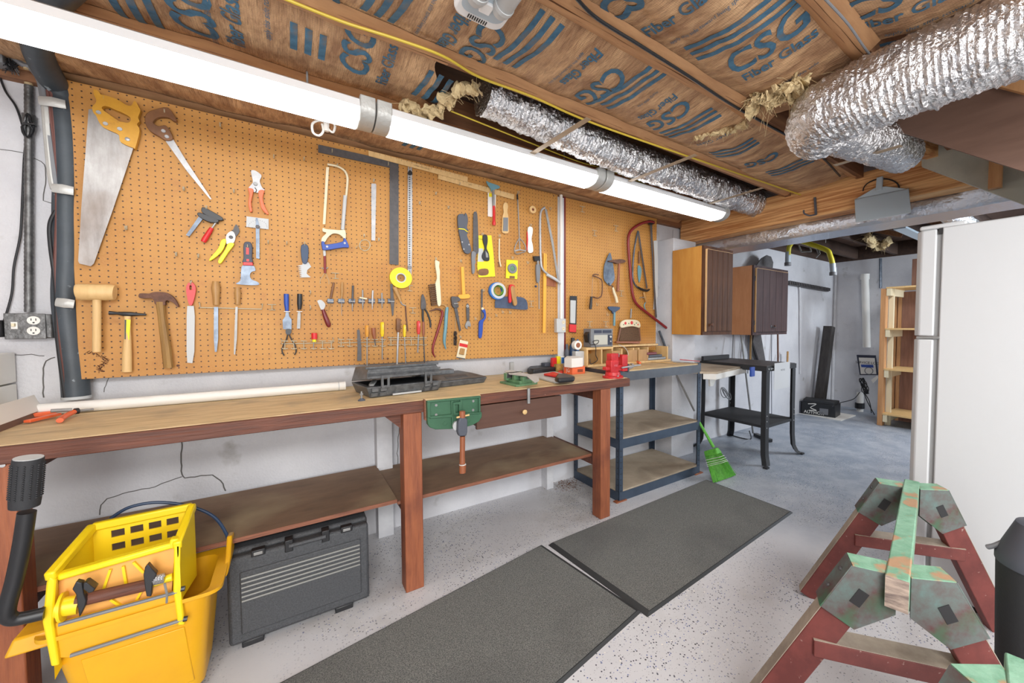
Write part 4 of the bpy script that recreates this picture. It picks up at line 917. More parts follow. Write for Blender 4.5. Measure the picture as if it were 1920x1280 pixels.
# ================================================================== dustpan and hook on the beam
XB = 3.2
def bb(x, y, o=.0): return FP(x, y, 0, XB-o)
t = thing('dustpan', 'grey plastic dustpan hanging on the wooden beam', 'dustpan', bb(1650, 400, .02))
MB().hexa([bb(1604, 417, .12), bb(1708, 399, .12), bb(1708, 396, .02), bb(1606, 414, .02)], [bb(1602, 374, .05), bb(1704, 354, .05), bb(1704, 352, .01), bb(1604, 372, .01)]).build('pan', 'grey_plastic', t, bevel=.004)
MB().extr([bb(x, y, .03) for x, y in [(1602, 374), (1640, 352), (1660, 349), (1704, 354)]], (.02, 0, 0)).build('hood', 'grey_plastic', t, bevel=.003)
MB().beam(bb(1648, 358, .03), bb(1650, 332, .02), .035, .02, (1, 0, 0)).build('handle', 'grey_plastic', t, bevel=.004)
P = [bb(1652+34*cos(a_), 352-20*sin(a_)+a_*2, .008) for a_ in [k*pi/14 for k in range(15)]]
MB().tube(P, .004, 6).build('wire_coil', 'black', None, label='coil of black wire hanging behind the grey dustpan', cat='wire'); 
t = thing('beam_hook', 'small dark grey hook fixed to the wooden beam left of the dustpan', 'hook', bb(1525, 390, .01))
MB().beam(bb(1528, 370, .008), bb(1530, 402, .008), .014, .016, (1, 0, 0)).build('plate', 'grey_dark', t, bevel=.002)
MB().tube(smoothed([bb(1530, 402, .01), bb(1518, 404, .08), bb(1508, 400, .1), bb(1507, 394, .1)], 4), .006, 8).build('arm', 'grey_dark', t)
# ================================================================== hand tools on the pegboards
# each tool is traced in a close-up of the board; CR turns close-up coordinates into photo coordinates
CR = {'A': (0, 80, 4), 'B': (0, 380, 3.765), 'C': (420, 250, 4.924), 'D': (420, 490, 5.053), 'E': (780, 320, 6.4), 'F': (720, 480, 5.647), 'G': (1040, 380, 4.0), 'H': (1060, 600, 7.385), 'P': (0, 0, 1)}
def cr(c, x, y): a, b, s = CR[c]; return (a+x/s, b+y/s)
def wc(c, x, y, Y): return W(*cr(c, x, y), Y)
def part_mesh(kind, c, data, y, t, o):
    mb = MB()
    if kind in 'ps':           # plate: outline, front face y in front of the board, t thick
        P = [wc(c, a, b, -y) for a, b in data]
        if kind == 's': P = smoothed(P, 3, True)
        mb.extr(P, (0, t, 0), [smoothed([wc(c, a, b, -y) for a, b in h], 3, True) for h in o.get('holes', ())])
    elif kind in 'rc':         # round bar through points; radii in metres
        P = [wc(c, a, b, -y) for a, b in data]; r = t
        if kind == 'c':
            if isinstance(r, (list, tuple)):
                Q = smoothed([V((*p[:3],)) for p in P], 4); n = len(P)-1; rr = []
                for j in range(len(Q)): u = j/4; k = min(n-1, int(u)); rr.append(r[k]+(r[k+1]-r[k])*(u-k))
                P, r = Q, rr
            else: P = smoothed(P, 4)
        mb.tube(P, r, o.get('n', 10), flat=o.get('flat', 1))
    elif kind == 'n':          # ring (roll of tape)
        (x, yy), r0, r1 = data; cc = wc(c, x, yy, -y); s = (wc(c, x, yy+10, -y)-cc).length/10
        mb.ring(cc, r0*s, r1*s, (0, 1, 0), t)
    elif kind == 'd':          # disc
        (x, yy), r0 = data; cc = wc(c, x, yy, -y); s = (wc(c, x, yy+10, -y)-cc).length/10
        mb.tube([cc, cc+V((0, t*.3, 0)), cc+V((0, t, 0))], [r0*s*.85, r0*s, r0*s], 14)
    return mb
ONB = 'hand tools hung on the pegboards'
def tool(name, label, cat, parts, group=None):
    if len(parts) == 1:
        nm, mt, kind, c, data, y, t = parts[0][:7]; o = parts[0][7] if len(parts[0]) > 7 else {}
        return part_mesh(kind, c, data, y, t, o).build(name, mt, None, o.get('bev', 0), label=label, cat=cat, group=group)
    objs = []; root = None; lo = None
    built = []
    for p in parts:
        nm, mt, kind, c, data, y, t = p[:7]; o = p[7] if len(p) > 7 else {}
        built.append((nm, mt, part_mesh(kind, c, data, y, t, o), o))
    allv = [v for b in built for v in b[2].v]
    ctr = V(((min(v.x for v in allv)+max(v.x for v in allv))/2, 0, min(v.z for v in allv)))
    root = thing(name, label, cat, ctr, group)
    for nm, mt, mb, o in built:
        par = objs[o['of']] if 'of' in o else root
        objs.append(mb.build(nm, mt, par, o.get('bev', 0), label=o.get('label')))
    return root
bv = dict(bev=.0018)
tool('handsaw', 'big handsaw with yellow wooden handle at the far left of the pegboard', 'saw', [
    ('blade', 'steel_saw', 'p', 'P', [(166, 205), (175, 204), (225, 253), (250, 277), (236, 320), (212, 392), (176, 494), (170, 499), (149, 494), (146.5, 489), (153, 380), (160, 290)], .018, .0015),
    ('handle', 'yellow_paint_wood', 's', 'A', [(700, 352), (722, 352), (745, 372), (757, 388), (800, 398), (880, 425), (950, 468), (985, 470), (1000, 445), (1015, 438), (1040, 480), (1052, 510), (1035, 560), (1046, 588), (1028, 612), (1047, 660), (1015, 785), (1000, 788), (905, 745), (890, 690), (830, 660), (770, 630), (740, 590), (722, 550), (698, 520), (692, 480), (714, 455), (722, 430), (705, 390)], .030, .022, dict(holes=[[(765, 482), (800, 475), (860, 500), (930, 530), (970, 555), (980, 582), (955, 600), (890, 585), (830, 545), (775, 505)]], bev=.0012)),
    ]+[('rivet', 'steel_bright', 'd', 'A', ((x, y), 14), .0325, .003, dict(of=1)) for x, y in ((738, 520), (790, 605), (897, 645), (955, 722))])
tool('keyhole_saw', 'narrow keyhole saw with worn brown pistol handle beside the big handsaw', 'saw', [
    ('blade', 'steel_bright', 'p', 'A', [(1240, 735), (1297, 722), (1400, 890), (1588, 1174), (1574, 1172), (1400, 960)], .015, .0012),
    ('handle', 'brown_handle', 's', 'A', [(1085, 560), (1110, 520), (1160, 500), (1260, 485), (1325, 580), (1300, 585), (1265, 560), (1200, 555), (1160, 575), (1150, 600), (1190, 625), (1245, 620), (1290, 690), (1290, 725), (1240, 730), (1190, 700), (1130, 665), (1095, 620)], .026, .02, bv)]
    +[('rivet', 'steel_bright', 'd', 'A', ((x, y), 13), .0285, .003, dict(of=1)) for x, y in ((1225, 660), (1250, 702))])
tool('pruning_shears', 'open pruning shears with orange handles', 'shears', [
    ('blade', 'steel_bright', 's', 'C', [(250, 345), (285, 342), (335, 375), (345, 400), (330, 440), (352, 500), (375, 525), (310, 548), (225, 512), (265, 455), (258, 400)], .014, .004),
    ('handle', 'orange', 's', 'C', [(222, 505), (270, 515), (265, 560), (250, 640), (260, 712), (240, 722), (225, 650), (232, 560)], .022, .014, bv),
    ('handle', 'orange', 's', 'C', [(318, 530), (372, 525), (357, 590), (372, 660), (411, 738), (393, 743), (345, 690), (325, 600)], .022, .014, bv),
    ('pivot', 'steel', 'd', 'C', ((290, 465), 16), .018, .004), ('spring', 'steel_dark', 'c', 'C', [(285, 500), (300, 525), (290, 545)], .015, .002)])
tool('bar_clamp', 'small black bar clamp with a red handle', 'clamp', [
    ('bar', 'steel_blue', 'p', 'B', [(1415, 80), (1442, 100), (1337, 237), (1312, 228)], .016, .004),
    ('upper_jaw', 'black', 's', 'B', [(1425, 33), (1455, 38), (1568, 102), (1566, 125), (1520, 115), (1430, 72)], .026, .02, bv),
    ('lower_jaw', 'black', 's', 'B', [(1398, 68), (1440, 78), (1538, 118), (1530, 140), (1465, 132), (1398, 92)], .026, .02, bv),
    ('spindle', 'steel_bright', 'r', 'B', [(1535, 122), (1488, 190)], .018, .0035), ('clamp_handle', 'red', 'r', 'B', [(1495, 178), (1478, 205), (1445, 258), (1434, 276)], .018, [.008, .0095, .011, .009])])
tool('pruning_shears', 'open pruning shears with yellow handles and a dark curved blade', 'shears', [
    ('blade', 'steel_dark', 's', 'B', [(1665, 152), (1688, 185), (1685, 215), (1645, 255), (1638, 215)], .014, .003),
    ('body', 'steel_bright', 's', 'B', [(1600, 225), (1640, 200), (1662, 240), (1645, 288), (1598, 288)], .016, .005),
    ('handle', 'yellow', 's', 'B', [(1592, 255), (1560, 265), (1540, 320), (1478, 395), (1490, 407), (1562, 350), (1592, 290)], .022, .013, bv),
    ('handle', 'yellow', 's', 'B', [(1612, 285), (1655, 290), (1612, 350), (1562, 425), (1540, 422), (1545, 395), (1588, 330)], .022, .013, bv), ('pivot', 'steel_dark', 'd', 'B', ((1630, 242), 12), .019, .004)])
tool('protractor', 'steel protractor with a long swinging arm', 'protractor', [
    ('plate', 'grey_light', 'p', 'C', [(208, 765), (412, 790), (412, 885), (205, 862)], .009, .0015), ('arm', 'steel_blue', 'p', 'C', [(293, 780), (310, 780), (328, 860), (328, 1157), (297, 1153), (293, 870)], .0115, .002),
    ('thumb_nut', 'steel_dark', 'd', 'C', ((311, 860), 16), .018, .006)])
for k in range(13):
    a = pi*k/12; x, y = 311-cos(a)*85, 862-sin(a)*60
    if k not in (6,): MB().extr([wc('C', x+u, y+v, -.0092) for u, v in ((-1.5, -4), (1.5, -4), (1.5, 4), (-1.5, 4))], (0, -.0003, 0)).build('graduation', 'grey_dark', bpy.data.objects['protractor'])
tool('painters_tool', 'five in one scraper with navy and red handle, below the protractor', 'scraper', [
    ('handle', 'navy', 's', 'C', [(190, 1005), (245, 1005), (262, 1060), (258, 1150), (265, 1190), (172, 1190), (180, 1150), (178, 1060)], .022, .018, bv),
    ('handle_inlay', 'red', 'p', 'C', [(204, 1052), (230, 1054), (230, 1118), (203, 1116)], .0235, .003), ('handle_inlay', 'red', 'p', 'C', [(207, 1158), (232, 1160), (232, 1182), (207, 1180)], .0235, .003),
    ('collar', 'red', 'p', 'D', [(180, 5), (272, 8), (275, 38), (180, 35)], .0225, .019, bv),
    ('blade', 'steel_blue', 's', 'D', [(180, 35), (275, 38), (298, 85), (262, 98), (245, 130), (262, 170), (320, 195), (318, 224), (118, 214), (155, 180), (162, 90)], .013, .0015)])
tool('roller_comb', 'scraper comb with a toothed pale blade and slate handle', 'scraper', [
    ('handle', 'blue_dark', 's', 'C', [(712, 1035), (777, 1040), (770, 1190), (722, 1185)], .02, .016, bv),
    ('blade', 'grey_light', 'p', 'D', [(745, 8), (800, 8), (827, 50), (790, 80), (783, 115), (822, 150), (712, 152), (740, 141), (712, 135), (740, 124), (708, 118), (738, 106), (704, 100), (738, 88), (700, 80), (736, 70), (697, 62), (736, 52), (695, 42), (742, 30)], .012, .0015)])
tool('hacksaw', 'hacksaw with cream frame and blue grip', 'saw', [
    ('frame', 'cream', 'c', 'C', [(955, 285), (1050, 305), (1112, 345), (1138, 400), (1138, 470), (1125, 600)], .02, .006), ('frame_tube', 'grey_light', 'r', 'C', [(1119, 575), (1095, 890)], .02, .0095),
    ('saw_blade', 'cream', 'p', 'C', [(944, 310), (970, 312), (936, 838), (912, 838)], .02, .001),
    ('grip_casting', 'cream', 's', 'C', [(912, 872), (950, 882), (1065, 892), (1120, 895), (1122, 985), (1095, 955), (1060, 930), (1005, 925), (960, 960), (930, 1005), (900, 1000), (905, 960), (945, 918), (912, 905)], .027, .014, bv),
    ('grip', 'blue', 's', 'C', [(900, 998), (928, 1000), (942, 1025), (1090, 1000), (1104, 968), (1125, 975), (1155, 1050), (1100, 1052), (930, 1077), (905, 1045)], .03, .02, bv),
    ('screw', 'steel_bright', 'd', 'C', ((952, 1045), 10), .032, .003, dict(of=4)), ('screw', 'steel_bright', 'd', 'C', ((1115, 1012), 10), .032, .003, dict(of=4))])
tool('pickup_tool', 'thin red spring claw pick up tool hanging under the hacksaw', 'tool', [
    ('plunger', 'grey_light', 'r', 'C', [(925, 1075), (928, 1120), (930, 1150)], .014, [.0065, .007, .004]), ('shaft', 'red_dark', 'r', 'C', [(930, 1130), (933, 1290)], .014, .006),
    ('finger_bar', 'steel', 'c', 'D', [(925, 58), (945, 68), (968, 68), (985, 55)], .014, .003), ('claw', 'wire_steel', 'c', 'D', [(955, 100), (935, 140), (912, 175), (911, 215)], .014, .0012), ('claw', 'wire_steel', 'c', 'D', [(960, 100), (975, 140), (993, 180), (993, 215)], .014, .0012), ('collar', 'steel', 'r', 'D', [(957, 90), (957, 112)], .014, .005)])
tool('steel_ruler', 'short shiny steel ruler hanging above the wire coil', 'ruler', [('ruler', 'steel_bright', 'p', 'C', [(1360, 468), (1368, 462), (1400, 464), (1406, 475), (1396, 990), (1362, 986)], .009, .001)])
tool('framing_square', 'large dark steel framing square', 'square', [('square', 'steel_dark', 'p', 'C', [(870, 102), (1612, 268), (1612, 1215), (1528, 1205), (1531, 316), (870, 174)], .0095, .0025)])
r_ = tool('scale_bar', 'long silver bar with a row of dark holes', 'bar', [('bar', 'steel_bright', 's', 'C', [(1697, 350), (1715, 338), (1737, 350), (1734, 1240), (1715, 1258), (1697, 1240)], .012, .003), ('end_cap', 'black', 's', 'C', [(1697, 365), (1715, 338), (1740, 362), (1730, 385), (1705, 385)], .0135, .004), ('end_cap', 'grey', 'd', 'C', ((1715, 1235), 18), .0135, .004)])
for k in range(40):
    y = 400+k*20.6; MB().extr([wc('C', x, y+v, -.0122) for x, v in ((1706, 0), (1720, 0), (1720, 9), (1706, 9))], (0, -.0003, 0)).build('slot', 'dark_gap', r_)
def stick(name, label, corners, mt='pale_wood', y=.012, txt=None, n=20, at=None):
    r = tool(name, label, 'ruler', [('rule', mt, 'p', 'P', corners, y, .005)]); a, b, c, d = [W(*p, -y-.0006) for p in corners]
    for k in range(1, n):
        f = k/n; p = a.lerp(b, f); q = d.lerp(c, f); MB().add([p, p+V((.0012, 0, 0)), p.lerp(q, .25 if k % 2 else .4)+V((.0012, 0, 0)), p.lerp(q, .25 if k % 2 else .4)], [(0, 1, 2, 3)]).build('tick', 'black', r)
    if txt: lettering(txt, (a-d).length*.3, at or (a+b+c+d)/4, b-a, a-d, parent=r, mt='black')
    return r
stick('yardstick', 'upper pale wooden yardstick under the lamps, overlapping the lower one', [(691, 282), (877, 331.5), (876.5, 341), (691.5, 292)], txt='LUMBER AND SUPPLIES', y=.018)
stick('yardstick', 'lower pale wooden yardstick ending behind the red handled scraper', [(822, 326), (964.5, 364.5), (963.5, 374), (821, 335)], y=.012, txt='NAVY', at=W(882, 346.5, -.0128))
tool('wire_coil', 'small coil of silver wire', 'wire', [('wire', 'wire_steel', 'c', 'C', [(1300+48*cos(k*.5)*(1+.08*sin(k*1.7)), 1032+50*sin(k*.5)*(1+.07*cos(k*2.3))) for k in range(52)]+[(1240, 1040), (1215, 1058), (1228, 1048)], .014, .0012)])
def tape(name, label, c, ctr, r0, r1, y, t, mt, core, side=None):
    r = tool(name, label, 'tape', [('tape_roll', mt, 'n', c, (ctr, r0+4, r1), y, t), ('cardboard_core', core, 'n', c, (ctr, r0-6, r0+4), y-.001, t-.002)]); return r
tape('tape_roll', 'yellow roll of tape', 'D', (1678, 155), 42, 98, .03, .024, 'yellow', 'grey_light')
tool('wooden_mallet', 'pale wooden mallet at the lower left corner of the pegboard', 'mallet', [
    ('mallet_head', 'pale_wood', 'r', 'B', [(543, 630), (560, 630), (790, 633), (812, 635)], .045, [.031, .034, .034, .031], dict(n=20)), ('handle', 'pale_wood', 'r', 'B', [(684, 665), (683, 1052)], .045, .0125, dict(n=14))])
r_ = tool('tack_hammer', 'small black headed hammer with pale handle and yellow label', 'hammer', [
    ('hammer_head', 'black', 'r', 'B', [(770, 777), (830, 780), (870, 784), (930, 786), (985, 788), (1032, 790)], .024, [.009, .006, .010, .010, .006, .005]),
    ('handle', 'pale_wood', 'r', 'B', [(900, 800), (900, 860), (900, 960), (897, 1060), (896, 1193)], .024, [.0105, .0095, .0115, .0145, .0155], dict(n=14)),
    ('label_sticker', 'yellow_card', 'p', 'B', [(882, 822), (922, 826), (912, 968), (880, 966)], .0345, .0008), ('label_stripe', 'black', 'p', 'B', [(880, 824), (892, 826), (888, 964), (879, 962)], .0352, .0004)])
tool('claw_hammer', 'rusty claw hammer with a worn wooden handle', 'hammer', [
    ('hammer_head', 'rust', 's', 'B', [(985, 640), (1050, 640), (1072, 633), (1110, 628), (1175, 635), (1225, 668), (1256, 720), (1253, 736), (1222, 705), (1180, 688), (1165, 700), (1162, 722), (1098, 718), (1085, 690), (1065, 674), (985, 672)], .04, .028, bv),
    ('handle', 'old_wood', 'r', 'B', [(1130, 700), (1140, 800), (1155, 900), (1172, 1020), (1190, 1166)], .03, [.0145, .0125, .0145, .016, .0165], dict(n=8))])
def filetool(label, hmt, bmt, hp, hr, bp_, y=.02, cat='file'):
    return tool('file', label, cat, [('handle', hmt, 'r', hp[0], hp[1], y, hr, dict(n=14)), ('file_blade', bmt, 'p', bp_[0], bp_[1], y+.002, .004)])
tool('rasp', 'flat rasp with a red plastic handle', 'file', [
    ('handle', 'red', 's', 'B', [(1345, 560), (1368, 572), (1382, 615), (1358, 715), (1332, 712), (1313, 615), (1322, 575)], .024, .018, dict(holes=[[(1338, 585), (1352, 585), (1354, 612), (1338, 612)]])),
    ('rasp_blade', 'grey_light', 'p', 'B', [(1322, 728), (1368, 728), (1375, 800), (1372, 1050), (1358, 1132), (1322, 1128), (1317, 1050), (1318, 800)], .017, .005)])
filetool('thick brown handled half round file on the wire rail', 'tan_wood', 'steel_blue', ('B', [(1523, 555), (1523, 600), (1525, 660), (1526, 722)]), [.012, .017, .0135, .0115], ('B', [(1510, 735), (1540, 735), (1540, 960), (1530, 1052), (1516, 1052), (1509, 960)]))
filetool('thin brown handled round file on the wire rail', 'tan_wood', 'steel', ('B', [(1675, 597), (1677, 640), (1676, 718)]), [.010, .0135, .009], ('B', [(1662, 735), (1678, 735), (1672, 960), (1660, 1072), (1651, 1070), (1653, 960)]))
tool('wire_rail', 'long wire rail holding the two wood handled files', 'rail', [('rail', 'wire_steel', 'r', 'P', [W_ for W_ in [(374, 567), (375.5, 576.5), (420, 577.5), (491, 579.5), (492, 569)]], .012, .003)])
tool('wood_chisel', 'chisel with bright blue lettered handle', 'chisel', [('handle', 'blue', 'r', 'D', [(590, 308), (591, 400), (597, 470)], .022, [.0115, .011, .008]), ('chisel_blade', 'steel_blue', 'p', 'D', [(585, 478), (612, 480), (618, 520), (641, 552), (640, 640), (618, 648), (560, 640), (555, 555), (580, 520)], .022, .003), ('collar', 'white', 'p', 'D', [(568, 470), (628, 472), (628, 477), (568, 475)], .031, .02)])
tool('wood_chisel', 'chisel with black lettered handle, right of the blue one', 'chisel', [('handle', 'black', 'r', 'D', [(717, 308), (717, 400), (715, 455)], .022, [.0115, .012, .008]), ('chisel_blade', 'steel', 'p', 'D', [(703, 470), (722, 470), (726, 500), (722, 636), (690, 636), (697, 500)], .022, .004), ('collar', 'white', 'p', 'D', [(688, 470), (742, 472), (742, 477), (688, 475)], .031, .02)])
tool('nippers', 'black end nippers with bowed handles below the blue chisel', 'pliers', [('jaw', 'black', 's', 'D', [(590, 640), (630, 640), (640, 662), (625, 690), (592, 690), (583, 662)], .03, .01), ('handle', 'black', 'c', 'D', [(605, 685), (590, 740), (560, 800), (550, 850), (570, 892)], .027, .0032), ('handle', 'black', 'c', 'D', [(615, 685), (640, 740), (675, 800), (683, 850), (668, 885)], .027, .0032)])
tool('kitchen_knife', 'short wide knife with dark red wooden handle', 'knife', [('knife_blade', 'grey_light', 's', 'D', [(885, 372), (922, 365), (958, 402), (952, 440), (925, 462), (892, 395)], .012, .0015), ('handle', 'maroon', 'r', 'D', [(938, 455), (955, 510), (975, 560), (990, 600), (995, 622)], .016, [.008, .011, .0125, .012, .006])])
def clipt(x, label, parts):
    r = tool('clip_tool', label, 'tool', parts)
    return r
for (x, lab, ps) in (
    (1010, 'dark brown pencil like tool in the first spring clip from the left', [('body', 'brown_handle', 'r', 'D', [(1040, 200), (1010, 350)], .02, .006), ('tip', 'tan_wood', 'r', 'D', [(1000, 400), (983, 485)], .014, [.004, .001])]),
    (1112, 'wood handled awl in a spring clip', [('handle', 'tan_wood', 'r', 'D', [(1118, 197), (1118, 260), (1115, 340)], .02, [.006, .0075, .005]), ('spike', 'steel', 'r', 'D', [(1115, 340), (1114, 512)], .02, [.002, .001])]),
    (1212, 'black square punch in a spring clip', [('body', 'steel_dark', 'r', 'D', [(1221, 228), (1216, 400)], .02, .0055), ('point', 'steel', 'r', 'D', [(1216, 400), (1214, 472)], .02, [.0045, .0015])]),
    (1305, 'small gimlet with cream crossbar in a spring clip', [('spike', 'steel', 'r', 'D', [(1313, 270), (1313, 400), (1314, 460)], .02, [.004, .0045, .001]), ('crossbar', 'cream', 'r', 'D', [(1284, 342), (1354, 355)], .026, .0045)]),
    (1400, 'bright steel punch in a spring clip', [('body', 'steel_bright', 'r', 'D', [(1409, 275), (1405, 380), (1404, 455)], .02, [.005, .0055, .0015])]),
    (1492, 'shortest steel punch in a spring clip', [('body', 'steel', 'r', 'D', [(1495, 298), (1496, 380), (1497, 455)], .02, [.0045, .0045, .001])]),
    (1585, 'long flat black file in a spring clip under the yellow tape', [('body', 'steel_dark', 'p', 'D', [(1575, 212), (1597, 215), (1612, 400), (1605, 512), (1592, 510), (1580, 400)], .022, .004)])):
    tool('spring_clip', 'steel spring clip holding the %s' % lab.split(' in ')[0], 'clip', [('clip', 'steel_blue', 'p', 'D', [(x-32, 352), (x+30, 354), (x+30, 398), (x-32, 396)], .012, .010, dict(bev=.002)), ('band', 'steel_bright', 'r', 'D', [(x-30, 378), (x+30, 380)], .026, .0035)])
    if len(ps) == 1: nm, mt, kd, c, dt, y, t_ = ps[0]; part_mesh(kd, c, dt, y+.004, t_, {}).build('clip_tool', mt, None, label=lab, cat='tool')
    else: tool('clip_tool', lab, 'tool', [(p[0], p[1], p[2], p[3], p[4], p[5]+.004, p[6]) for p in ps])
tool('crank', 'offset crank driver with pale wooden grip', 'driver', [('handle', 'tan_wood', 'r', 'D', [(1615, 245), (1640, 300), (1672, 378)], .035, [.012, .0115, .008], dict(n=14)), ('crank_arm', 'steel', 'r', 'D', [(1672, 380), (1688, 408), (1722, 420)], .032, .004), ('shaft', 'rust', 'r', 'D', [(1718, 415), (1725, 520), (1741, 660)], .028, .004)])
# wire racks with T hooks
def rack_(label, xs, ys, bar, c='D'):
    r = tool('wire_rack', label, 'rack', [('bar', 'wire_steel', 'r', c, bar, .014, .0028)]+[('hook_loop', 'wire_steel', 'c', c, [(x-28, ys[0]), (x+32, ys[0]+3)], .03, .0026) for x in xs]
        +[('hook_loop', 'wire_steel', 'r', c, [(x-26, ys[1]), (x, ys[1]+8), (x+30, ys[1]+2)], .03, .0026) for x in xs]+[('hook_post', 'wire_steel', 'r', c, [(x, ys[0]), (x+2, ys[1]+4)], .028, .0022) for x in xs])
rack_('left wire tool rack with five empty T hooks', (575, 660, 755, 848, 932, 1015), (752, 822), [(545, 735), (545, 780), (1030, 770), (1036, 722)])
rack_('middle wire tool rack holding the flat file and yellow screwdriver', (1108, 1190, 1275, 1352, 1427, 1502), (737, 797), [(1085, 728), (1085, 772), (1515, 762), (1518, 735)])
rack_('right wire tool rack holding the big brown screwdriver', (1580, 1643, 1710, 1772, 1838, 1890), (720, 786), [(1562, 715), (1562, 742), (1910, 738)])
tool('mini_chisel', 'stubby red capped tool standing on the left wire rack', 'tool', [('cap', 'red', 'r', 'D', [(855, 678), (856, 735)], .03, .0135, dict(n=18)), ('collar', 'yellow', 'r', 'D', [(855, 738), (855, 762)], .03, .009), ('shaft', 'steel', 'r', 'D', [(852, 762), (848, 820)], .03, .002)])
tool('flat_file', 'black handleless flat file in the middle wire rack', 'file', [('blade', 'steel_dark', 'p', 'D', [(1260, 648), (1285, 646), (1300, 800), (1304, 942), (1262, 942), (1266, 800)], .034, .006)])
def driver(label, hmt, x, y0, y1, y2, r, xs=None, smt='steel', sr_=.003, y=.03):
    xs = xs or x; return tool('screwdriver', label, 'screwdriver', [('handle', hmt, 'r', 'D', [(x, y0), (x, y0+12), (x, (y0*2+y1)/3), (x, y1-30), (x, y1)], y, [r*.75, r, r*.95, r, r*.6], dict(n=8)), ('shaft', smt, 'r', 'D', [(x, y1), (xs, y2)], y, sr_)])
driver('screwdriver with clear amber handle in the middle wire rack', 'clear_orange', 1355, 605, 715, 1020, .0095)
driver('screwdriver with bright yellow handle in the middle wire rack', 'clear_yellow', 1499, 575, 712, 930, .0105)
driver('big screwdriver with ribbed brown handle', 'brown_handle', 1650, 540, 670, 1000, .0145, 1638, 'steel_bright', .0055)
driver('screwdriver with small yellow handle in the right wire rack', 'clear_yellow', 1710, 600, 715, 990, .0085, 1722)
driver('screwdriver with red and clear handle', 'clear_red', 1843, 563, 690, 862, .0115, 1835, 'steel', .004)
driver('thin black shafted driver with dark brown handle', 'rust_wood', 1890, 570, 710, 982, .0085, 1902, 'steel_dark', .0035)
tool('carving_tool', 'short brown tapered wood handle in the middle wire rack', 'tool', [('handle', 'rust_wood', 'r', 'D', [(1415, 630), (1418, 680), (1427, 735)], .03, [.0125, .0115, .007], dict(n=12)), ('shaft', 'steel_dark', 'r', 'D', [(1427, 735), (1435, 795)], .03, .003)])
# right half of the large board
tool('pliers', 'black slip joint pliers with spread handles', 'pliers', [('jaws', 'steel_dark', 's', 'F', [(400, 412), (420, 410), (445, 490), (440, 560), (395, 565), (392, 480)], .026, .01, bv), ('handle', 'black', 'c', 'F', [(410, 560), (410, 640), (415, 695)], .024, .0065), ('handle', 'black', 'c', 'F', [(430, 555), (462, 610), (488, 690), (492, 755)], .024, .0055)])
tool('wire_brush', 'wire brush with cream handle and brown bristle rows', 'brush', [('handle', 'cream', 's', 'F', [(545, 40), (568, 50), (590, 62), (585, 110), (594, 160), (592, 250), (602, 400), (604, 512), (568, 516), (545, 330), (545, 285), (562, 230), (552, 150), (543, 90)], .03, .014, bv)]
    +[('bristle_row', 'bristle', 'p', 'F', [(476+k*3, 302+k*21), (545+k*2, 292+k*21), (547+k*2, 304+k*21), (477+k*3, 316+k*21)], .035, .02) for k in range(11)])
tool('pry_bar', 'dark red wrecking bar with a hooked top', 'pry bar', [('bar', 'red_dark', 'c', 'F', [(605, 575), (618, 605), (602, 680), (560, 820), (522, 940), (518, 1020), (542, 1072)], .022, [.009, .008, .008, .008, .0075, .006, .003]), ('claw', 'rust', 'c', 'F', [(480, 582), (520, 572), (560, 560), (600, 570)], .022, [.003, .005, .006, .008])])
tool('pry_bar', 'teal blue flat pry bar beside the dark red one', 'pry bar', [('bar', 'teal', 'c', 'F', [(668, 540), (660, 620), (652, 750), (640, 860), (640, 920), (655, 985)], .022, [.010, .011, .011, .0105, .008, .003]), ('claw', 'tan_wood', 'c', 'F', [(575, 535), (600, 515), (640, 518), (665, 545)], .022, [.003, .005, .007, .009])])
tool('pipe_wrench', 'old dark pipe wrench beside the yellow T square', 'wrench', [('wrench_head', 'steel_dark', 's', 'F', [(715, 432), (760, 428), (800, 435), (808, 470), (775, 485), (778, 505), (792, 540), (742, 548), (722, 505)], .03, .022, bv), ('handle', 'steel_dark', 'p', 'F', [(742, 545), (775, 540), (818, 785), (800, 798)], .024, .012, bv), ('adjusting_nut', 'steel', 'r', 'F', [(740, 505), (785, 500)], .03, .006)])
tool('marking_gauge', 'yellow wooden T shaped marking gauge', 'gauge', [('stem', 'ochre', 'p', 'F', [(815, 112), (846, 112), (864, 412), (830, 412)], .022, .01, bv), ('crossbar', 'ochre', 's', 'F', [(790, 412), (840, 404), (900, 402), (912, 425), (900, 446), (805, 450)], .03, .022, bv)])
tool('adjustable_wrench', 'adjustable wrench hanging head down, right of the pipe wrench', 'wrench', [('handle', 'steel_dark', 's', 'F', [(872, 520), (902, 520), (904, 690), (880, 695)], .016, .008, bv), ('wrench_head', 'steel', 's', 'F', [(880, 690), (905, 690), (920, 720), (915, 750), (900, 742), (885, 750), (890, 770), (870, 765), (860, 740), (866, 715)], .018, .012, bv), ('eye', 'steel_bright', 'n', 'F', ((886, 530), 5, 14), .018, .004)])
tool('bottle_brush', 'small black bottle brush on a wire stem', 'brush', [('stem', 'wire_steel', 'r', 'F', [(757, 560), (756, 800)], .012, .0012)])
r_ = bpy.data.objects['bottle_brush']
mb = MB()
for k in range(420):
    f = random.random(); a = random.uniform(0, 2*pi); p = wc('F', 756-f*2, 795+f*150, -.02); mb.tube([p, p+V((cos(a)*.012, sin(a)*.012, random.uniform(-.003, .003)))], .0006, 3, cap=False)
mb.build('bristles', 'black', r_, kind='stuff')
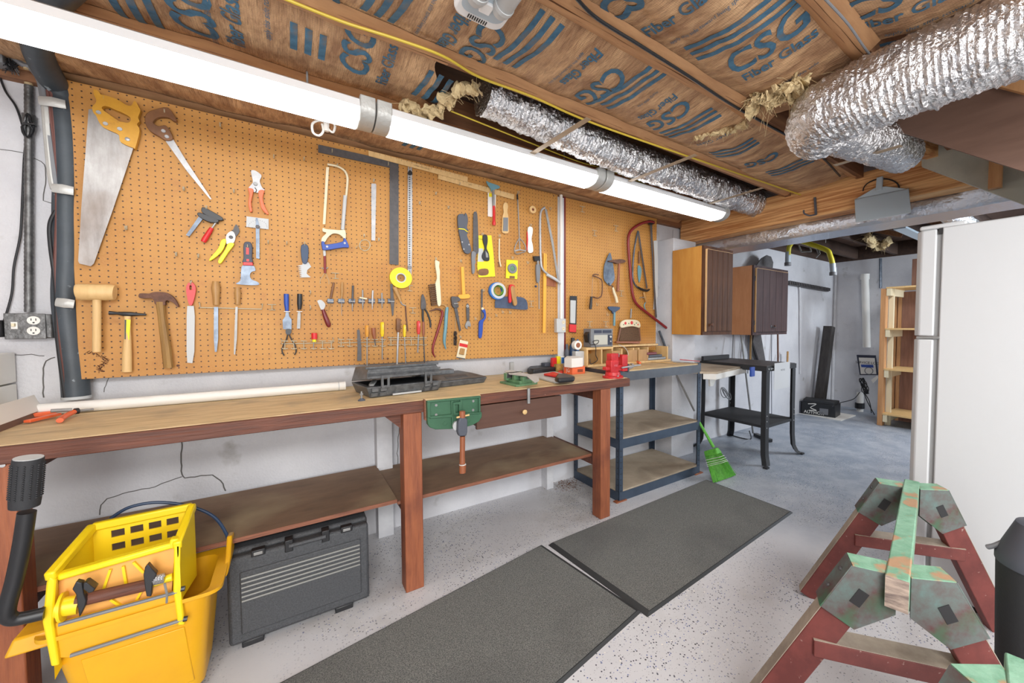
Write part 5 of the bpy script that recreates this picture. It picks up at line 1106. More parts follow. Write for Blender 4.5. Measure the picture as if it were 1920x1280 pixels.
tool('blister_pack', 'white and red hardware packet at the bottom edge of the board', 'packet', [('card', 'cream', 'p', 'F', [(805, 885), (892, 905), (858, 1092), (764, 1075)], .012, .002), ('red_band', 'red', 'p', 'F', [(802, 918), (886, 936), (882, 970), (797, 952)], .0125, .0006), ('clear_blister', 'tan_wood', 'p', 'F', [(812, 972), (860, 982), (848, 1048), (797, 1038)], .02, .008, dict(bev=.003)), ('dark_foot', 'grey_dark', 'p', 'F', [(770, 1066), (860, 1082), (858, 1092), (766, 1075)], .0126, .0006)])
tool('mini_hacksaw', 'small hacksaw with curved blue handle', 'saw', [('saw_blade', 'steel_dark', 'p', 'F', [(1028, 350), (1046, 350), (1044, 662), (1024, 662)], .018, .0015), ('frame', 'blue', 's', 'F', [(1042, 556), (1068, 562), (1080, 600), (1080, 655), (1052, 700), (1046, 790), (1034, 862), (1006, 860), (1006, 760), (1012, 690), (1058, 655), (1060, 605), (1042, 585)], .024, .014, bv), ('knob', 'cream', 'd', 'F', ((1046, 556), 14), .028, .01)])
tape('tape_roll', 'blue masking tape roll with green core', 'F', (1215, 365), 55, 85, .034, .003, 'grey_light', 'green_core')
rr = [o for o in COL.objects if o.name.startswith('tape_roll')][-1]
for o in [o for o in COL.objects if o.get('label') == 'blue masking tape roll with green core']:
    part_mesh('n', 'F', ((1205, 368), 56, 92), .031, .026, {}).build('blue_layers', 'blue_tape', o)
    part_mesh('n', 'F', ((1212, 366), 50, 58), .033, .026, {}).build('green_sleeve', 'green_core', o)
tool('drywall_scraper', 'wide slate blue scraper blade with red and tan grips', 'scraper', [('blade', 'slate', 's', 'F', [(1175, 540), (1178, 470), (1200, 435), (1330, 428), (1460, 436), (1508, 470), (1522, 530), (1505, 568), (1340, 555), (1190, 548)], .014, .002), ('grip', 'red', 's', 'F', [(1330, 320), (1358, 300), (1388, 320), (1372, 350), (1350, 400), (1352, 480), (1325, 482)], .034, .02, bv), ('grip', 'tan_wood', 's', 'F', [(1345, 335), (1378, 318), (1395, 400), (1412, 500), (1385, 525), (1365, 470)], .042, .02, bv)])
tool('caulking_gun', 'grey and black drill like tool with long thin shaft', 'tool', [('head', 'black', 'p', 'F', [(1588, 0), (1665, 0), (1660, 50), (1600, 52)], .034, .024, bv), ('chuck', 'steel', 'r', 'F', [(1628, 50), (1630, 92)], .026, [.009, .006]), ('body', 'grey', 's', 'F', [(1615, 92), (1655, 95), (1652, 240), (1640, 280), (1624, 278), (1618, 240)], .028, .018, bv), ('shaft', 'steel', 'r', 'F', [(1640, 280), (1642, 560)], .022, .0035), ('side_knob', 'blue_dark', 'd', 'F', ((1612, 320), 12), .026, .01)])
stick('yardstick', 'vertical orange wooden yardstick at the right end of the large pegboard', [(1019.5, 474), (1025.5, 476), (1023, 624), (1018, 624)], 'ochre', .018, n=2)
tool('wood_square', 'brown wooden bracket piece behind the grey bow saw', 'wood', [('bracket', 'rust_wood', 'p', 'F', [(1690, 215), (1822, 262), (1822, 326), (1715, 312)], .010, .006)])
tool('bow_saw', 'grey aluminium bow saw at the right end of the large pegboard', 'saw', [('frame', 'steel_bright', 'c', 'E', [(1545, 438), (1505, 475), (1490, 560), (1490, 800), (1497, 1080), (1520, 1180), (1580, 1240), (1640, 1280), (1700, 1330)], .03, .0085), ('saw_blade', 'steel', 'p', 'E', [(1542, 445), (1572, 470), (1650, 850), (1722, 1330), (1700, 1330), (1632, 900)], .03, .0015), ('grip', 'grey_light', 'c', 'F', [(1720, 195), (1780, 225), (1850, 270), (1872, 298)], .03, [.010, .012, .010, .005])])
tool('floor_scraper', 'long scraper with steel head and red rubber grip', 'scraper', [('scraper_head', 'teal', 's', 'E', [(845, 122), (885, 140), (960, 165), (1005, 185), (1000, 210), (950, 222), (935, 245), (905, 245), (898, 215), (862, 168)], .034, .008, bv), ('shaft', 'steel', 'r', 'E', [(925, 235), (932, 425)], .032, .0085), ('grip', 'red', 'r', 'E', [(932, 420), (935, 440), (936, 600), (936, 625), (936, 655)], .032, [.0085, .0095, .0095, .013, .010])])
tool('blade_card', 'white and yellow blade card behind the red grip scraper', 'card', [('card', 'white', 'p', 'E', [(862, 225), (962, 235), (952, 500), (908, 555), (862, 545)], .009, .001), ('yellow_patch', 'yellow_card', 'p', 'E', [(875, 260), (925, 262), (925, 315), (875, 312)], .0095, .0005)])
tool('file_card', 'wood paddle file card with a grey mesh patch', 'brush', [('paddle', 'pale_wood', 's', 'E', [(1058, 388), (1078, 380), (1096, 392), (1106, 430), (1098, 490), (1110, 550), (1112, 660), (1108, 745), (1037, 740), (1036, 640), (1040, 550), (1054, 490), (1046, 430)], .016, .01, bv), ('wire_patch', 'grey', 'p', 'E', [(1050, 560), (1106, 562), (1103, 725), (1046, 722)], .02, .004)])
tool('paint_mixer', 'steel paint mixing rod with a looped foot', 'mixer', [('rod', 'steel', 'r', 'E', [(1217, 280), (1232, 600), (1245, 940)], .024, .004), ('chuck_end', 'black', 'r', 'E', [(1215, 285), (1219, 345)], .024, .006), ('loop', 'steel', 'c', 'E', [(1242, 805), (1200, 880), (1180, 960), (1210, 1000), (1260, 985), (1310, 970), (1318, 920), (1290, 860), (1245, 808)], .024, .0035), ('cross_bar', 'steel_bright', 'c', 'E', [(1182, 965), (1240, 950), (1318, 962)], .034, .005)])
tape('tape_roll', 'small tan tape roll near the top right of the large board', 'E', (1405, 465), 14, 44, .028, .02, 'pale_wood', 'rust_wood')
tool('putty_knife', 'small white and red putty knife sleeve right of the paint mixer', 'scraper', [('sleeve', 'white', 's', 'E', [(1345, 680), (1398, 680), (1402, 740), (1388, 820), (1404, 900), (1404, 975), (1346, 972), (1348, 820)], .018, .008, bv), ('red_back', 'red', 'p', 'E', [(1332, 730), (1350, 730), (1350, 960), (1330, 950)], .012, .006)])
tool('tin_snips', 'dark blue grey multi cutter pliers with two fat handles', 'pliers', [('handle', 'grey_dark', 's', 'E', [(505, 535), (540, 516), (582, 535), (580, 690), (515, 692), (503, 600)], .03, .016, bv), ('handle', 'grey_dark', 's', 'E', [(584, 525), (612, 522), (625, 600), (614, 680), (634, 715), (600, 715), (582, 695)], .03, .016, bv), ('head', 'grey_dark', 's', 'E', [(515, 700), (575, 705), (625, 740), (612, 770), (640, 850), (665, 950), (635, 995), (590, 985), (560, 930), (530, 800)], .026, .014, bv), ('stripe', 'yellow', 'p', 'E', [(512, 690), (580, 696), (622, 728), (618, 736), (578, 706), (512, 700)], .0305, .003)]
    +[('rivet', 'steel_bright', 'd', 'E', ((x, y), 10), .028, .003) for x, y in ((555, 855), (575, 940), (638, 885))])
tool('drywall_saw', 'long dark drywall saw with ribbed grey handle', 'saw', [('saw_blade', 'steel_dark', 's', 'E', [(690, 520), (710, 490), (735, 520), (745, 700), (752, 965), (720, 995), (690, 990), (686, 700)], .02, .004), ('handle', 'grey', 's', 'E', [(675, 965), (722, 985), (712, 1060), (720, 1090), (706, 1130), (712, 1165), (700, 1228), (677, 1226), (672, 1120), (668, 1040)], .026, .018, bv)])
r_ = tool('tool_card', 'yellow store card with a small black scraper on it', 'card', [('card', 'yellow_card', 'p', 'E', [(750, 775), (905, 775), (930, 1000), (950, 1268), (752, 1278), (735, 1150)], .010, .0012), ('scraper_body', 'black', 's', 'E', [(810, 770), (855, 775), (862, 850), (850, 930), (875, 990), (880, 1075), (822, 1075), (795, 1020), (828, 930), (808, 850)], .024, .014, bv), ('blade_window', 'steel', 'p', 'E', [(835, 960), (865, 1000), (868, 1040), (840, 1040)], .0255, .002), ('picture_patch', 'grey_light', 'p', 'E', [(752, 930), (806, 935), (815, 1090), (740, 1090)], .0105, .0005), ('brown_patch', 'brown_handle', 's', 'E', [(755, 1185), (860, 1178), (862, 1245), (760, 1252)], .012, .002)])
lettering('STANLEY', .012, wc('E', 782, 822, -.0112), (1, 0, 0), (0, 0, 1), parent=r_, mt='black')
tool('candle_stick', 'thin cream rod with a kinked lower end', 'tool', [('rod', 'cream', 'c', 'E', [(1000, 815), (998, 950), (1000, 1060), (1018, 1150)], .016, .005), ('tip', 'rust', 'r', 'E', [(990, 1095), (1000, 1155)], .016, .003)])
r_ = tool('bubble_level', 'small yellow card holding a round grey and green disc', 'card', [('card', 'yellow_card', 'p', 'F', [(1297, 38), (1418, 45), (1412, 243), (1290, 232)], .010, .0012), ('disc', 'grey', 'n', 'F', ((1362, 130), 28, 52), .022, .012), ('green_center', 'green_light', 'd', 'F', ((1362, 130), 30), .018, .008), ('barcode', 'brown_handle', 'p', 'F', [(1330, 208), (1385, 212), (1384, 238), (1328, 234)], .0103, .0003)])
# ---- small board
tool('coping_saw', 'small coping saw with black handle on the smaller pegboard', 'saw', [('frame', 'rust', 'c', 'G', [(290, 548), (325, 560), (352, 580), (358, 620), (355, 680), (345, 705), (320, 715), (288, 705)], .022, .0045), ('saw_blade', 'steel', 'r', 'G', [(286, 548), (279, 705)], .022, .0012), ('handle', 'black', 'r', 'G', [(276, 705), (273, 740), (270, 775), (268, 798)], .022, [.010, .0105, .013, .010]), ('wing_nut', 'rust', 'c', 'G', [(285, 550), (298, 535), (330, 540)], .022, .004)])
tool('brick_trowel', 'long pointed brick trowel with cream handle', 'trowel', [('blade', 'steel_blue', 's', 'G', [(415, 374), (430, 420), (444, 500), (450, 570), (430, 605), (410, 620), (388, 600), (368, 565), (370, 480), (390, 420)], .016, .0015), ('neck', 'steel_dark', 'r', 'G', [(408, 600), (412, 620), (432, 622), (436, 640)], .022, .004), ('handle', 'cream', 'r', 'G', [(436, 635), (445, 670), (460, 710), (468, 748)], .024, [.009, .0115, .0125, .0125], dict(n=14))])
tool('brick_hammer', 'hammer with orange handle hanging beside the brick trowel', 'hammer', [('hammer_head', 'rust', 's', 'G', [(410, 434), (440, 428), (470, 424), (500, 422), (530, 430), (530, 446), (500, 452), (470, 456), (445, 446), (412, 442)], .034, .024, bv), ('handle', 'rust_wood', 'r', 'G', [(485, 452), (480, 540), (476, 600), (474, 664)], .028, [.0095, .0095, .0115, .013], dict(n=12))])
tool('bow_saw', 'big dark red bow saw reaching below the small pegboard', 'saw', [('frame', 'red_dark', 'c', 'G', [(745, 150), (715, 142), (660, 152), (600, 185), (563, 225), (552, 290), (560, 430), (575, 600), (588, 700), (620, 765), (700, 830), (838, 938)], .034, .0125), ('saw_blade', 'steel_dark', 'p', 'G', [(715, 150), (730, 148), (745, 500), (768, 862), (755, 862), (735, 500)], .03, .0015), ('tension_lever', 'black', 's', 'G', [(700, 130), (745, 135), (748, 158), (712, 162)], .04, .012)])
tool('pruning_saw', 'small grey A shaped bow saw inside the big red one', 'saw', [('frame', 'steel_blue', 'c', 'G', [(625, 212), (605, 300), (590, 420), (585, 540), (595, 600), (630, 640), (690, 662)], .024, .0075), ('saw_blade', 'steel_dark', 'p', 'G', [(622, 215), (634, 215), (698, 640), (688, 645)], .024, .0015), ('grip', 'black', 'c', 'G', [(620, 632), (655, 650), (690, 658), (712, 650)], .024, [.0095, .011, .011, .006])])
tool('pointing_trowel', 'small pointed trowel hanging inside the bow saws', 'trowel', [('handle', 'brown_handle', 'r', 'G', [(635, 365), (634, 410), (632, 455)], .016, [.009, .0105, .007]), ('blade', 'teal', 's', 'G', [(625, 470), (650, 490), (648, 550), (634, 600), (624, 540)], .012, .0015)])
tool('spokeshave_hook', 'wooden handled hook knife below the small bow saw', 'knife', [('handle', 'tan_wood', 'r', 'G', [(668, 670), (675, 705), (688, 745)], .022, [.009, .0115, .008]), ('blade', 'teal', 'c', 'G', [(688, 742), (672, 765), (680, 800), (700, 830), (715, 858)], .018, [.004, .005, .005, .0045, .002]), ('guard', 'steel', 'c', 'G', [(638, 715), (655, 708), (672, 715)], .02, .004)])
tool('window_squeegee', 'teal squeegee above the shell shaped dustpan', 'squeegee', [('head', 'blue_dark', 's', 'G', [(408, 778), (487, 782), (485, 800), (462, 815), (455, 830), (438, 830), (430, 812), (410, 800)], .024, .014, bv), ('handle', 'teal', 'r', 'G', [(448, 822), (446, 922)], .02, .010)])
tool('crumb_brush_set', 'floral cream dustpan with a brown crumb brush on the small pegboard', 'dustpan', [('pan_top', 'cream', 's', 'H', [(765, 60), (790, 15), (840, -5), (920, -8), (990, 0), (1030, 30), (1042, 80), (1025, 105), (985, 95), (930, 85), (860, 92), (780, 105)], .04, .016, bv), ('brush', 'bristle', 'p', 'H', [(765, 95), (1035, 95), (1045, 285), (755, 285)], .03, .02), ('pan_base', 'rust_wood', 'p', 'H', [(712, 295), (1035, 292), (1030, 325), (708, 315)], .045, .03, bv), ('pan_rim', 'ply_red', 'p', 'H', [(765, 90), (725, 285), (740, 288), (775, 100)], .034, .01), ('pan_rim', 'ply_red', 'p', 'H', [(1030, 95), (1050, 285), (1038, 288), (1020, 100)], .034, .01)]
    +[('painted_flower', 'red', 'd', 'H', ((x, y), r), .0425, .002) for x, y, r in ((835, 42, 20), (922, 35, 24), (1008, 62, 10))]+[('painted_leaf', 'green', 'd', 'H', ((x, y), 8), .042, .002) for x, y in ((808, 62), (880, 45), (960, 62), (985, 40))])
tool('twine_bag', 'metal hook rod standing above the shell shaped dustpan', 'rod', [('rod', 'steel', 'r', 'G', [(575, 795), (570, 865)], .02, .007)])
tool('packaged_tool', 'black and red blister pack hanging at the left of the small pegboard', 'packet', [('card', 'black', 'p', 'G', [(115, 698), (168, 700), (162, 976), (112, 972)], .012, .002), ('clear_blister', 'grey_light', 'p', 'G', [(122, 730), (160, 732), (156, 905), (120, 902)], .028, .014, dict(bev=.003)), ('red_box', 'red', 'p', 'G', [(114, 910), (164, 914), (162, 972), (112, 968)], .026, .014, dict(bev=.002))])
tool('long_saw', 'long silver toothed saw strip on the white wall beside the small pegboard', 'saw', [('saw_blade', 'grey_light', 'p', 'G', [(742, 285), (770, 283), (775, 420), (772, 700), (748, 800), (740, 800), (752, 600), (748, 400)], .014, .002)])
# ---- empty hooks
def peg(x, y, Y=0.):
    a = W(x, y, 0); return [V((a.x, -.001, a.z+.012)), V((a.x, -.006, a.z+.012)), V((a.x, -.007, a.z-.005)), V((a.x, -.022, a.z-.008)), V((a.x, -.028, a.z-.002)), V((a.x, -.028, a.z+.008))]
hooks = [(413.8, 237), (345.8, 356), (439, 360), (238.5, 429), (331.7, 478), (373, 481), (513.6, 295.7), (570, 300), (503, 455), (537.8, 457), (709.4, 450), (785.6, 382), (582, 549), (582, 577), (816, 364), (839.4, 390), (859.7, 346), (862.8, 490), (1030, 392), (987.8, 493), (890, 597.8), (915.7, 597.8), (929, 591.6), (941, 585.4), (954.6, 586), (1137.5, 590), (1117.5, 571)]
for x, y in hooks: MB().tube(peg(x, y), .0023, 6).build('peg_hook', 'wire_steel', None, label='bare steel peg hook with nothing on it sticking out of the pegboard', cat='hook', group='empty peg hooks on the pegboards')
for x, y, of in ((199, 190, 'big handsaw'), (311, 213, 'keyhole saw'), (465, 463, 'five in one scraper'), (571, 458, 'scraper comb'), (700, 340, 'short steel ruler'), (632, 312, 'hacksaw'), (622, 285, 'framing square, left one'), (726.5, 309, 'framing square, right one'), (359.5, 531, 'red handled rasp'), (682, 443, 'wire coil'), (816, 486, 'wire brush'), (903, 440, 'yellow store card'), (970, 362, 'paint mixing rod'), (959.5, 484, 'round disc card'), (905, 545, 'mini hacksaw'), (862, 632, 'white hardware packet'), (388, 391, 'small bar clamp'), (993, 423, 'white putty knife sleeve'), (935, 443, 'thin cream rod')):
    MB().tube(peg(x, y), .0023, 6).build('peg_hook', 'wire_steel', None, label='steel peg hook carrying the %s' % of, cat='hook')
for x, y, r in ((510, 575, 'right of the wire rail'), (629, 516, 'below the hacksaw'), (774, 581, 'right of the crank driver'), (768, 539, 'behind the yellow tape'), (996, 568.5, 'right of the slate scraper blade'), (1106, 607, 'above the small television'), (1136, 607, 'left of the teal squeegee handle'), (1165, 549, 'under the orange hammer handle'), (1092, 391, 'at the top left of the small pegboard'), (1115, 436, 'in the upper middle of the small pegboard'), (1155, 427, 'above the brick trowel')):
    s = (W(x, y+4)-W(x, y)).length/4; a = W(x, y, -.018)
    t_ = thing('twin_hook', 'small double prong tool holder %s' % r, 'hook', W(x, y+5, 0))
    MB().tube([a+V((-6*s, 0, 4*s)), a+V((6*s, 0, 4*s))], .0024, 6).build('upper_prong', 'wire_steel', t_); MB().tube([a+V((-4*s, 0, -6*s)), a+V((5*s, 0, -6*s))], .0024, 6).build('lower_prong', 'wire_steel', t_)
    MB().tube([V((a.x, -.001, a.z-1*s)), V((a.x, -.017, a.z-1*s)), V((a.x, -.018, a.z+4*s)), V((a.x, -.018, a.z-6*s))], .0022, 6).build('stem', 'wire_steel', t_)
for k, (x, y) in enumerate([(334, 685), (860, 662), (975, 659), (1036, 657), (727, 672), (1038, 367)]):
    c = W(x, y, 0); MB().sph(V((c.x, -.001, c.z)), .006, 8, (1, .4, 1)).build('screw', 'rust', PB1)
# scratched dark scribble on the lower left corner of the board
P = []; x, y = 165., 657.
for k in range(80):
    f = k/80; P.append(W(160+20*sin(f*5)+f*52+5*sin(k*1.9)+3*sin(k*.7), 659+f*38+3*cos(k*2.3), -.0004))
MB().tube(P, .0011, 3).build('scribble', 'ink_brown', PB1)
# ================================================================== things on the workbench and rack
def ZB_(x, y, z=ZT): return FZ(x, y, z)
# open socket case
F_ = [FZ(*p, ZT) for p in ((690, 747), (826, 732), (828, 724))]
c0 = FZ(692, 747, ZT); c1 = FZ(826, 731, ZT); dx = c1-c0; dy = V((-.0, .25, 0))
cs = thing('socket_case', 'open dark grey tool case with castellated sides, lid ajar', 'case', (c0+c1)/2)
cw = (c1-c0).normalized(); cn = V((-cw.y, cw.x, 0)); L_ = (c1-c0).length; D_ = .26
def cp(u, v, z): return c0+cw*u*L_+cn*v*D_+V((0, 0, z))
MB().hexa([cp(.02, .04, 0), cp(.98, .04, 0), cp(.98, .96, 0), cp(.02, .96, 0)], [cp(-.03, -.02, .055), cp(1.02, -.02, .055), cp(1.02, 1.02, .055), cp(-.03, 1.02, .055)]).build('lower_shell', 'toolcase', cs, bevel=.004)
for k in range(4):
    for j in range(2): MB().hexa(*[[cp(a+dx_, -.045+.02*(z < .02), z), cp(a+.085+dx_, -.045+.02*(z < .02), z), cp(a+.085+dx_, .0, z), cp(a+dx_, .0, z)] for a, z in ((([.02, .13, .74, .86][k]), .006+j*.024), (([.02, .13, .74, .86][k]), .026+j*.024))for dx_ in (j*.01,)]).build('rib_block', 'toolcase', cs, bevel=.002)
MB().hexa([cp(.3, -.035, .004), cp(.7, -.035, .004), cp(.7, 0, .004), cp(.3, 0, .004)], [cp(.3, -.035, .012), cp(.7, -.035, .012), cp(.7, 0, .012), cp(.3, 0, .012)]).build('handle_recess', 'grey_light', cs)
hinge = lambda u, v, z: cp(u, v, .06+z+(1-v)*.035)
MB().hexa([hinge(-.03, -.03, 0), hinge(1.02, -.03, 0), hinge(1.02, 1.02, 0), hinge(-.03, 1.02, 0)], [hinge(.02, .12, .06), hinge(.96, .12, .06), hinge(.96, .98, .075), hinge(.02, .98, .075)]).build('lid', 'toolcase', cs, bevel=.004)
for v, z in ((-.04, .006), (.0, .03), (.09, .056)): MB().beam(hinge(-.02, v, z), hinge(1.0, v, z), .006, .012).build('lid_rib', 'toolcase', cs, bevel=.002)
for u in (.2, .8): MB().extr([cp(u-.055, -.07, .11), cp(u+.055, -.07, .11), cp(u+.055, -.07, .045), cp(u-.055, -.07, .045)], cn*.012, [[cp(u-.025, -.07, .095), cp(u+.025, -.07, .095), cp(u+.025, -.07, .06), cp(u-.025, -.07, .06)]]).build('latch', 'toolcase', cs, bevel=.002)
for k in range(9): MB().cyl(cp(.03+k*.02, .12+k*.07, .06), cp(.08+k*.02, .12+k*.07, .06), .009, 10).build('socket', 'steel', cs)
MB().hexa([cp(.03, .05, .054), cp(.97, .05, .054), cp(.97, .95, .054), cp(.03, .95, .054)], [cp(.03, .05, .0565), cp(.97, .05, .0565), cp(.97, .95, .0565), cp(.03, .95, .0565)]).build('dark_interior', 'black', cs)
# second flat case
c0 = FZ(828, 727, ZT); c1 = FZ(912, 717, ZT); cw = (c1-c0).normalized(); cn = V((-cw.y, cw.x, 0)); L_ = (c1-c0).length; D_ = .28
cs = thing('drill_case', 'closed flat dark grey tool case behind the open one', 'case', (c0+c1)/2)
c0 = c0-cw*.06+cn*.0; L_ += .06
MB().hexa([cp(0, .03, 0), cp(.97, .03, 0), cp(1., .96, 0), cp(0, .96, 0)], [cp(0, 0, .035), cp(1.02, 0, .035), cp(1.02, 1, .035), cp(0, 1, .035)]).build('lower_shell', 'toolcase', cs, bevel=.005)
MB().hexa([cp(0, 0, .037), cp(1.02, 0, .037), cp(1.02, 1, .037), cp(0, 1, .037)], [cp(.0, .3, .06), cp(.85, .3, .06), cp(.85, .95, .06), cp(0, .95, .06)]).build('lid', 'toolcase', cs, bevel=.004)
MB().hexa([cp(0, .5, .058), cp(.6, .5, .058), cp(.6, .75, .058), cp(0, .75, .058)], [cp(0, .52, .085), cp(.6, .52, .085), cp(.6, .75, .085), cp(0, .75, .085)]).build('lid_ridge', 'toolcase', cs, bevel=.003)
MB().hexa([cp(.3, .12, .044), cp(.7, .12, .044), cp(.7, .28, .054), cp(.3, .28, .054)], [cp(.3, .12, .048), cp(.7, .12, .048), cp(.7, .28, .058), cp(.3, .28, .058)]).build('lid_panel', 'case_dark', cs)
# leveling foot, pipe, holdfast
a = FZ(678, 751, ZT); t = thing('leveling_foot', 'small steel leveling foot standing before the open case', 'foot', a)
MB().tube([a, a+V((0, 0, .004)), a+V((0, 0, .012))], [.016, .016, .006], 16).build('pad', 'grey_dark', t); MB().cyl(a+V((0, 0, .01)), a+V((0, 0, .045)), .004, 10).build('threaded_stem', 'steel', t); MB().cyl(a+V((0, 0, .028)), a+V((0, 0, .035)), .008, 6).build('nut', 'steel', t)
a, b_ = W(55, 770, -.02), W(648, 722, -.02)
a = FZ(52, 770, ZT+.024); b_ = FZ(646, 723, ZT+.024)
t = thing('plastic_tube', 'long white plastic tube lying along the back of the workbench', 'tube', a)
MB().tube([a, b_], .0235, 20).build('tube', 'white', t); dd_ = (b_-a).normalized(); MB().tube([b_, b_+dd_*.004], .0245, 20).build('end_cap', 'white', t); MB().tube([b_-dd_*.03, b_-dd_*.026], .0238, 20).build('seam', 'grey_light', t)
a = FZ(1004, 733, ZT); t = thing('bench_pin', 'steel pin hanging over the front edge of the bench beside the green press vise', 'pin', V((a.x, YF-.01, .86)))
MB().cyl(V((a.x, YF-.008, .84)), V((a.x, YF-.008, .925)), .009, 12).build('pin', 'steel', t)
# green drill press vise
P0, P1, P2, P3 = FZ(937, 718, ZT), FZ(968, 725.5, ZT), FZ(1008, 720, ZT), FZ(985, 706, ZT)
t = thing('drill_vise', 'green drill press vise on the bench top', 'vise', (P0+P2)/2)
u = (P1-P0); v = V((-u.y, u.x, 0)).normalized()*-1; v = (P3-P0); 
v = (P2-P1)
def gp(a_, b_, z): return P0+u*a_+v*b_+V((0, 0, z))
def gbox(name, a0, a1, b0, b1, z0, z1, mt='green_light', bev=.002): return MB().hexa([gp(a0, b0, z0), gp(a1, b0, z0), gp(a1, b1, z0), gp(a0, b1, z0)], [gp(a0, b0, z1), gp(a1, b0, z1), gp(a1, b1, z1), gp(a0, b1, z1)]).build(name, mt, t, bevel=bev)
gbox('base', 0, 1, 0, 1, 0, .012); gbox('bed', .15, .95, .2, .8, .012, .03); gbox('fixed_jaw', .12, .28, .1, .9, .02, .065); gbox('moving_jaw', .5, .65, .2, .8, .03, .06); gbox('jaw_plate', .28, .31, .12, .88, .035, .066, 'steel_dark'); gbox('rear_block', .85, 1, .3, .7, .02, .055)
MB().cyl(gp(.6, .5, .045), gp(1.15, .5, .045), .006, 10).build('screw', 'steel', t)
MB().extr([FZ(x, y, ZT+.062) for x, y in ((946, 696), (958, 694), (1001, 704), (1010, 706), (1011, 714), (1003, 718), (988, 706), (955, 702))], (0, 0, .003)).build('sheet_plate', 'grey_light', None, label='grey sheet metal plate lying across the green press vise', cat='plate')
c = W(959, 686, YW-.002); MB().extr([c+V(p) for p in ((-.018, 0, .03), (.012, 0, .03), (.012, 0, -.045), (-.018, 0, -.045))], (0, -.02, 0)).build('latch_plate', 'grey_light', None, label='small pale metal plate fixed to the white wall above the press vise', cat='plate', bevel=.003)
# wallets, bags and boxes
def slab(name, px, z0, h, mt, label, cat, bev=.006, parent=None):
    P = [FZ(x, y, ZT+z0) for x, y in px]
    return MB().extr(P, (0, 0, h)).build(name, mt, parent, bevel=bev, label=label, cat=cat)
slab('tool_roll', [(993, 706), (1040, 719), (1075, 716), (1062, 706), (1040, 700)], 0, .018, 'grey_light', 'silver and grey folded pouch under the red one on the bench', 'pouch')
slab('tool_roll', [(1019, 704), (1048, 709), (1060, 706), (1038, 700)], .02, .014, 'red', 'red edged pouch on top of the grey folded pouch', 'pouch')
slab('tool_roll', [(1040, 716), (1047, 718.5), (1077, 716), (1078, 713), (1062, 708), (1045, 708)], .02, .03, 'black', 'black rolled pouch right of the red pouch on the bench', 'pouch', .012)
slab('tool_bag', [(989, 701), (1000, 704), (1042, 699), (1038, 693), (995, 695)], 0, .045, 'black', 'flat black zip bag at the back of the bench', 'bag', .01)
def wbox(name, x0, x1, y0, Yf, d, mt, label, cat, z0=0, bev=.002):
    a, b = W(x0, y0, Yf), W(x1, y0, Yf); return B(name, mt, a.x, b.x, Yf, Yf+d, ZT+z0, a.z, None, bevel=bev, label=label, cat=cat)
wbox('metal_tin', 1022, 1036.5, 681, .01, .06, 'grey_dark', 'dark green grey tin behind the red carton on the bench', 'tin', 0, .004)
wbox('red_carton', 1036, 1044, 671, -.045, .03, 'red', 'tall red carton standing on the back of the bench', 'box')
wbox('yellow_carton', 1044.5, 1051, 668, -.03, .025, 'yellow_card', 'tall yellow carton standing next to the red one', 'box')
wbox('small_tin', 1044, 1056, 683, -.09, .045, 'gold_paint', 'small brown gold can in front of the yellow carton', 'tin', 0, .004)
slab('small_red_box', [(1046, 702), (1054, 703), (1056, 699), (1048, 698)], 0, .02, 'red', 'little red cap lying before the brown gold can', 'cap', .003)
bx = slab('orange_box', [(1057, 700), (1073, 702), (1097, 700), (1085, 694), (1062, 694)], 0, .055, 'orange_box', 'orange hardware box with a barcode under the white box', 'box', .002)
ba, bb_ = FZ(1073, 702, ZT), FZ(1097, 700, ZT); dv_ = (bb_-ba).normalized(); nn_ = V((dv_.y, -dv_.x, 0))
for k in range(12): c = ba+dv_*(.045+k*.004)+nn_*.0008+V((0, 0, .014)); MB().add([c, c+dv_*(.0012+.001*(k % 3)), c+dv_*(.0012+.001*(k % 3))+V((0, 0, .022)), c+V((0, 0, .022))], [(0, 1, 2, 3)]).build('bar_mark', 'black', bx)
lettering('JG', .04, (FZ(1057, 700, ZT)+ba)/2+V((0, 0, .027))+V((-.002, -.002, 0)), ba-FZ(1057, 700, ZT), (0, 0, 1), parent=bx, mt='white')
slab('white_box', [(1058, 688), (1072, 689.5), (1093, 687), (1083, 683), (1063, 683)], .056, .066, 'white', 'white cardboard box stacked on the orange box', 'box', .002)
wc_ = wbox('white_carton', 1052, 1077, 668.5, -.02, .08, 'white', 'white carton with blue print behind the white box', 'box')
a, b_ = W(1053, 670, -.021), W(1066, 680, -.021); B('blue_print', 'blue_tape', a.x, b_.x, -.0215, -.0202, b_.z, a.z, wc_)
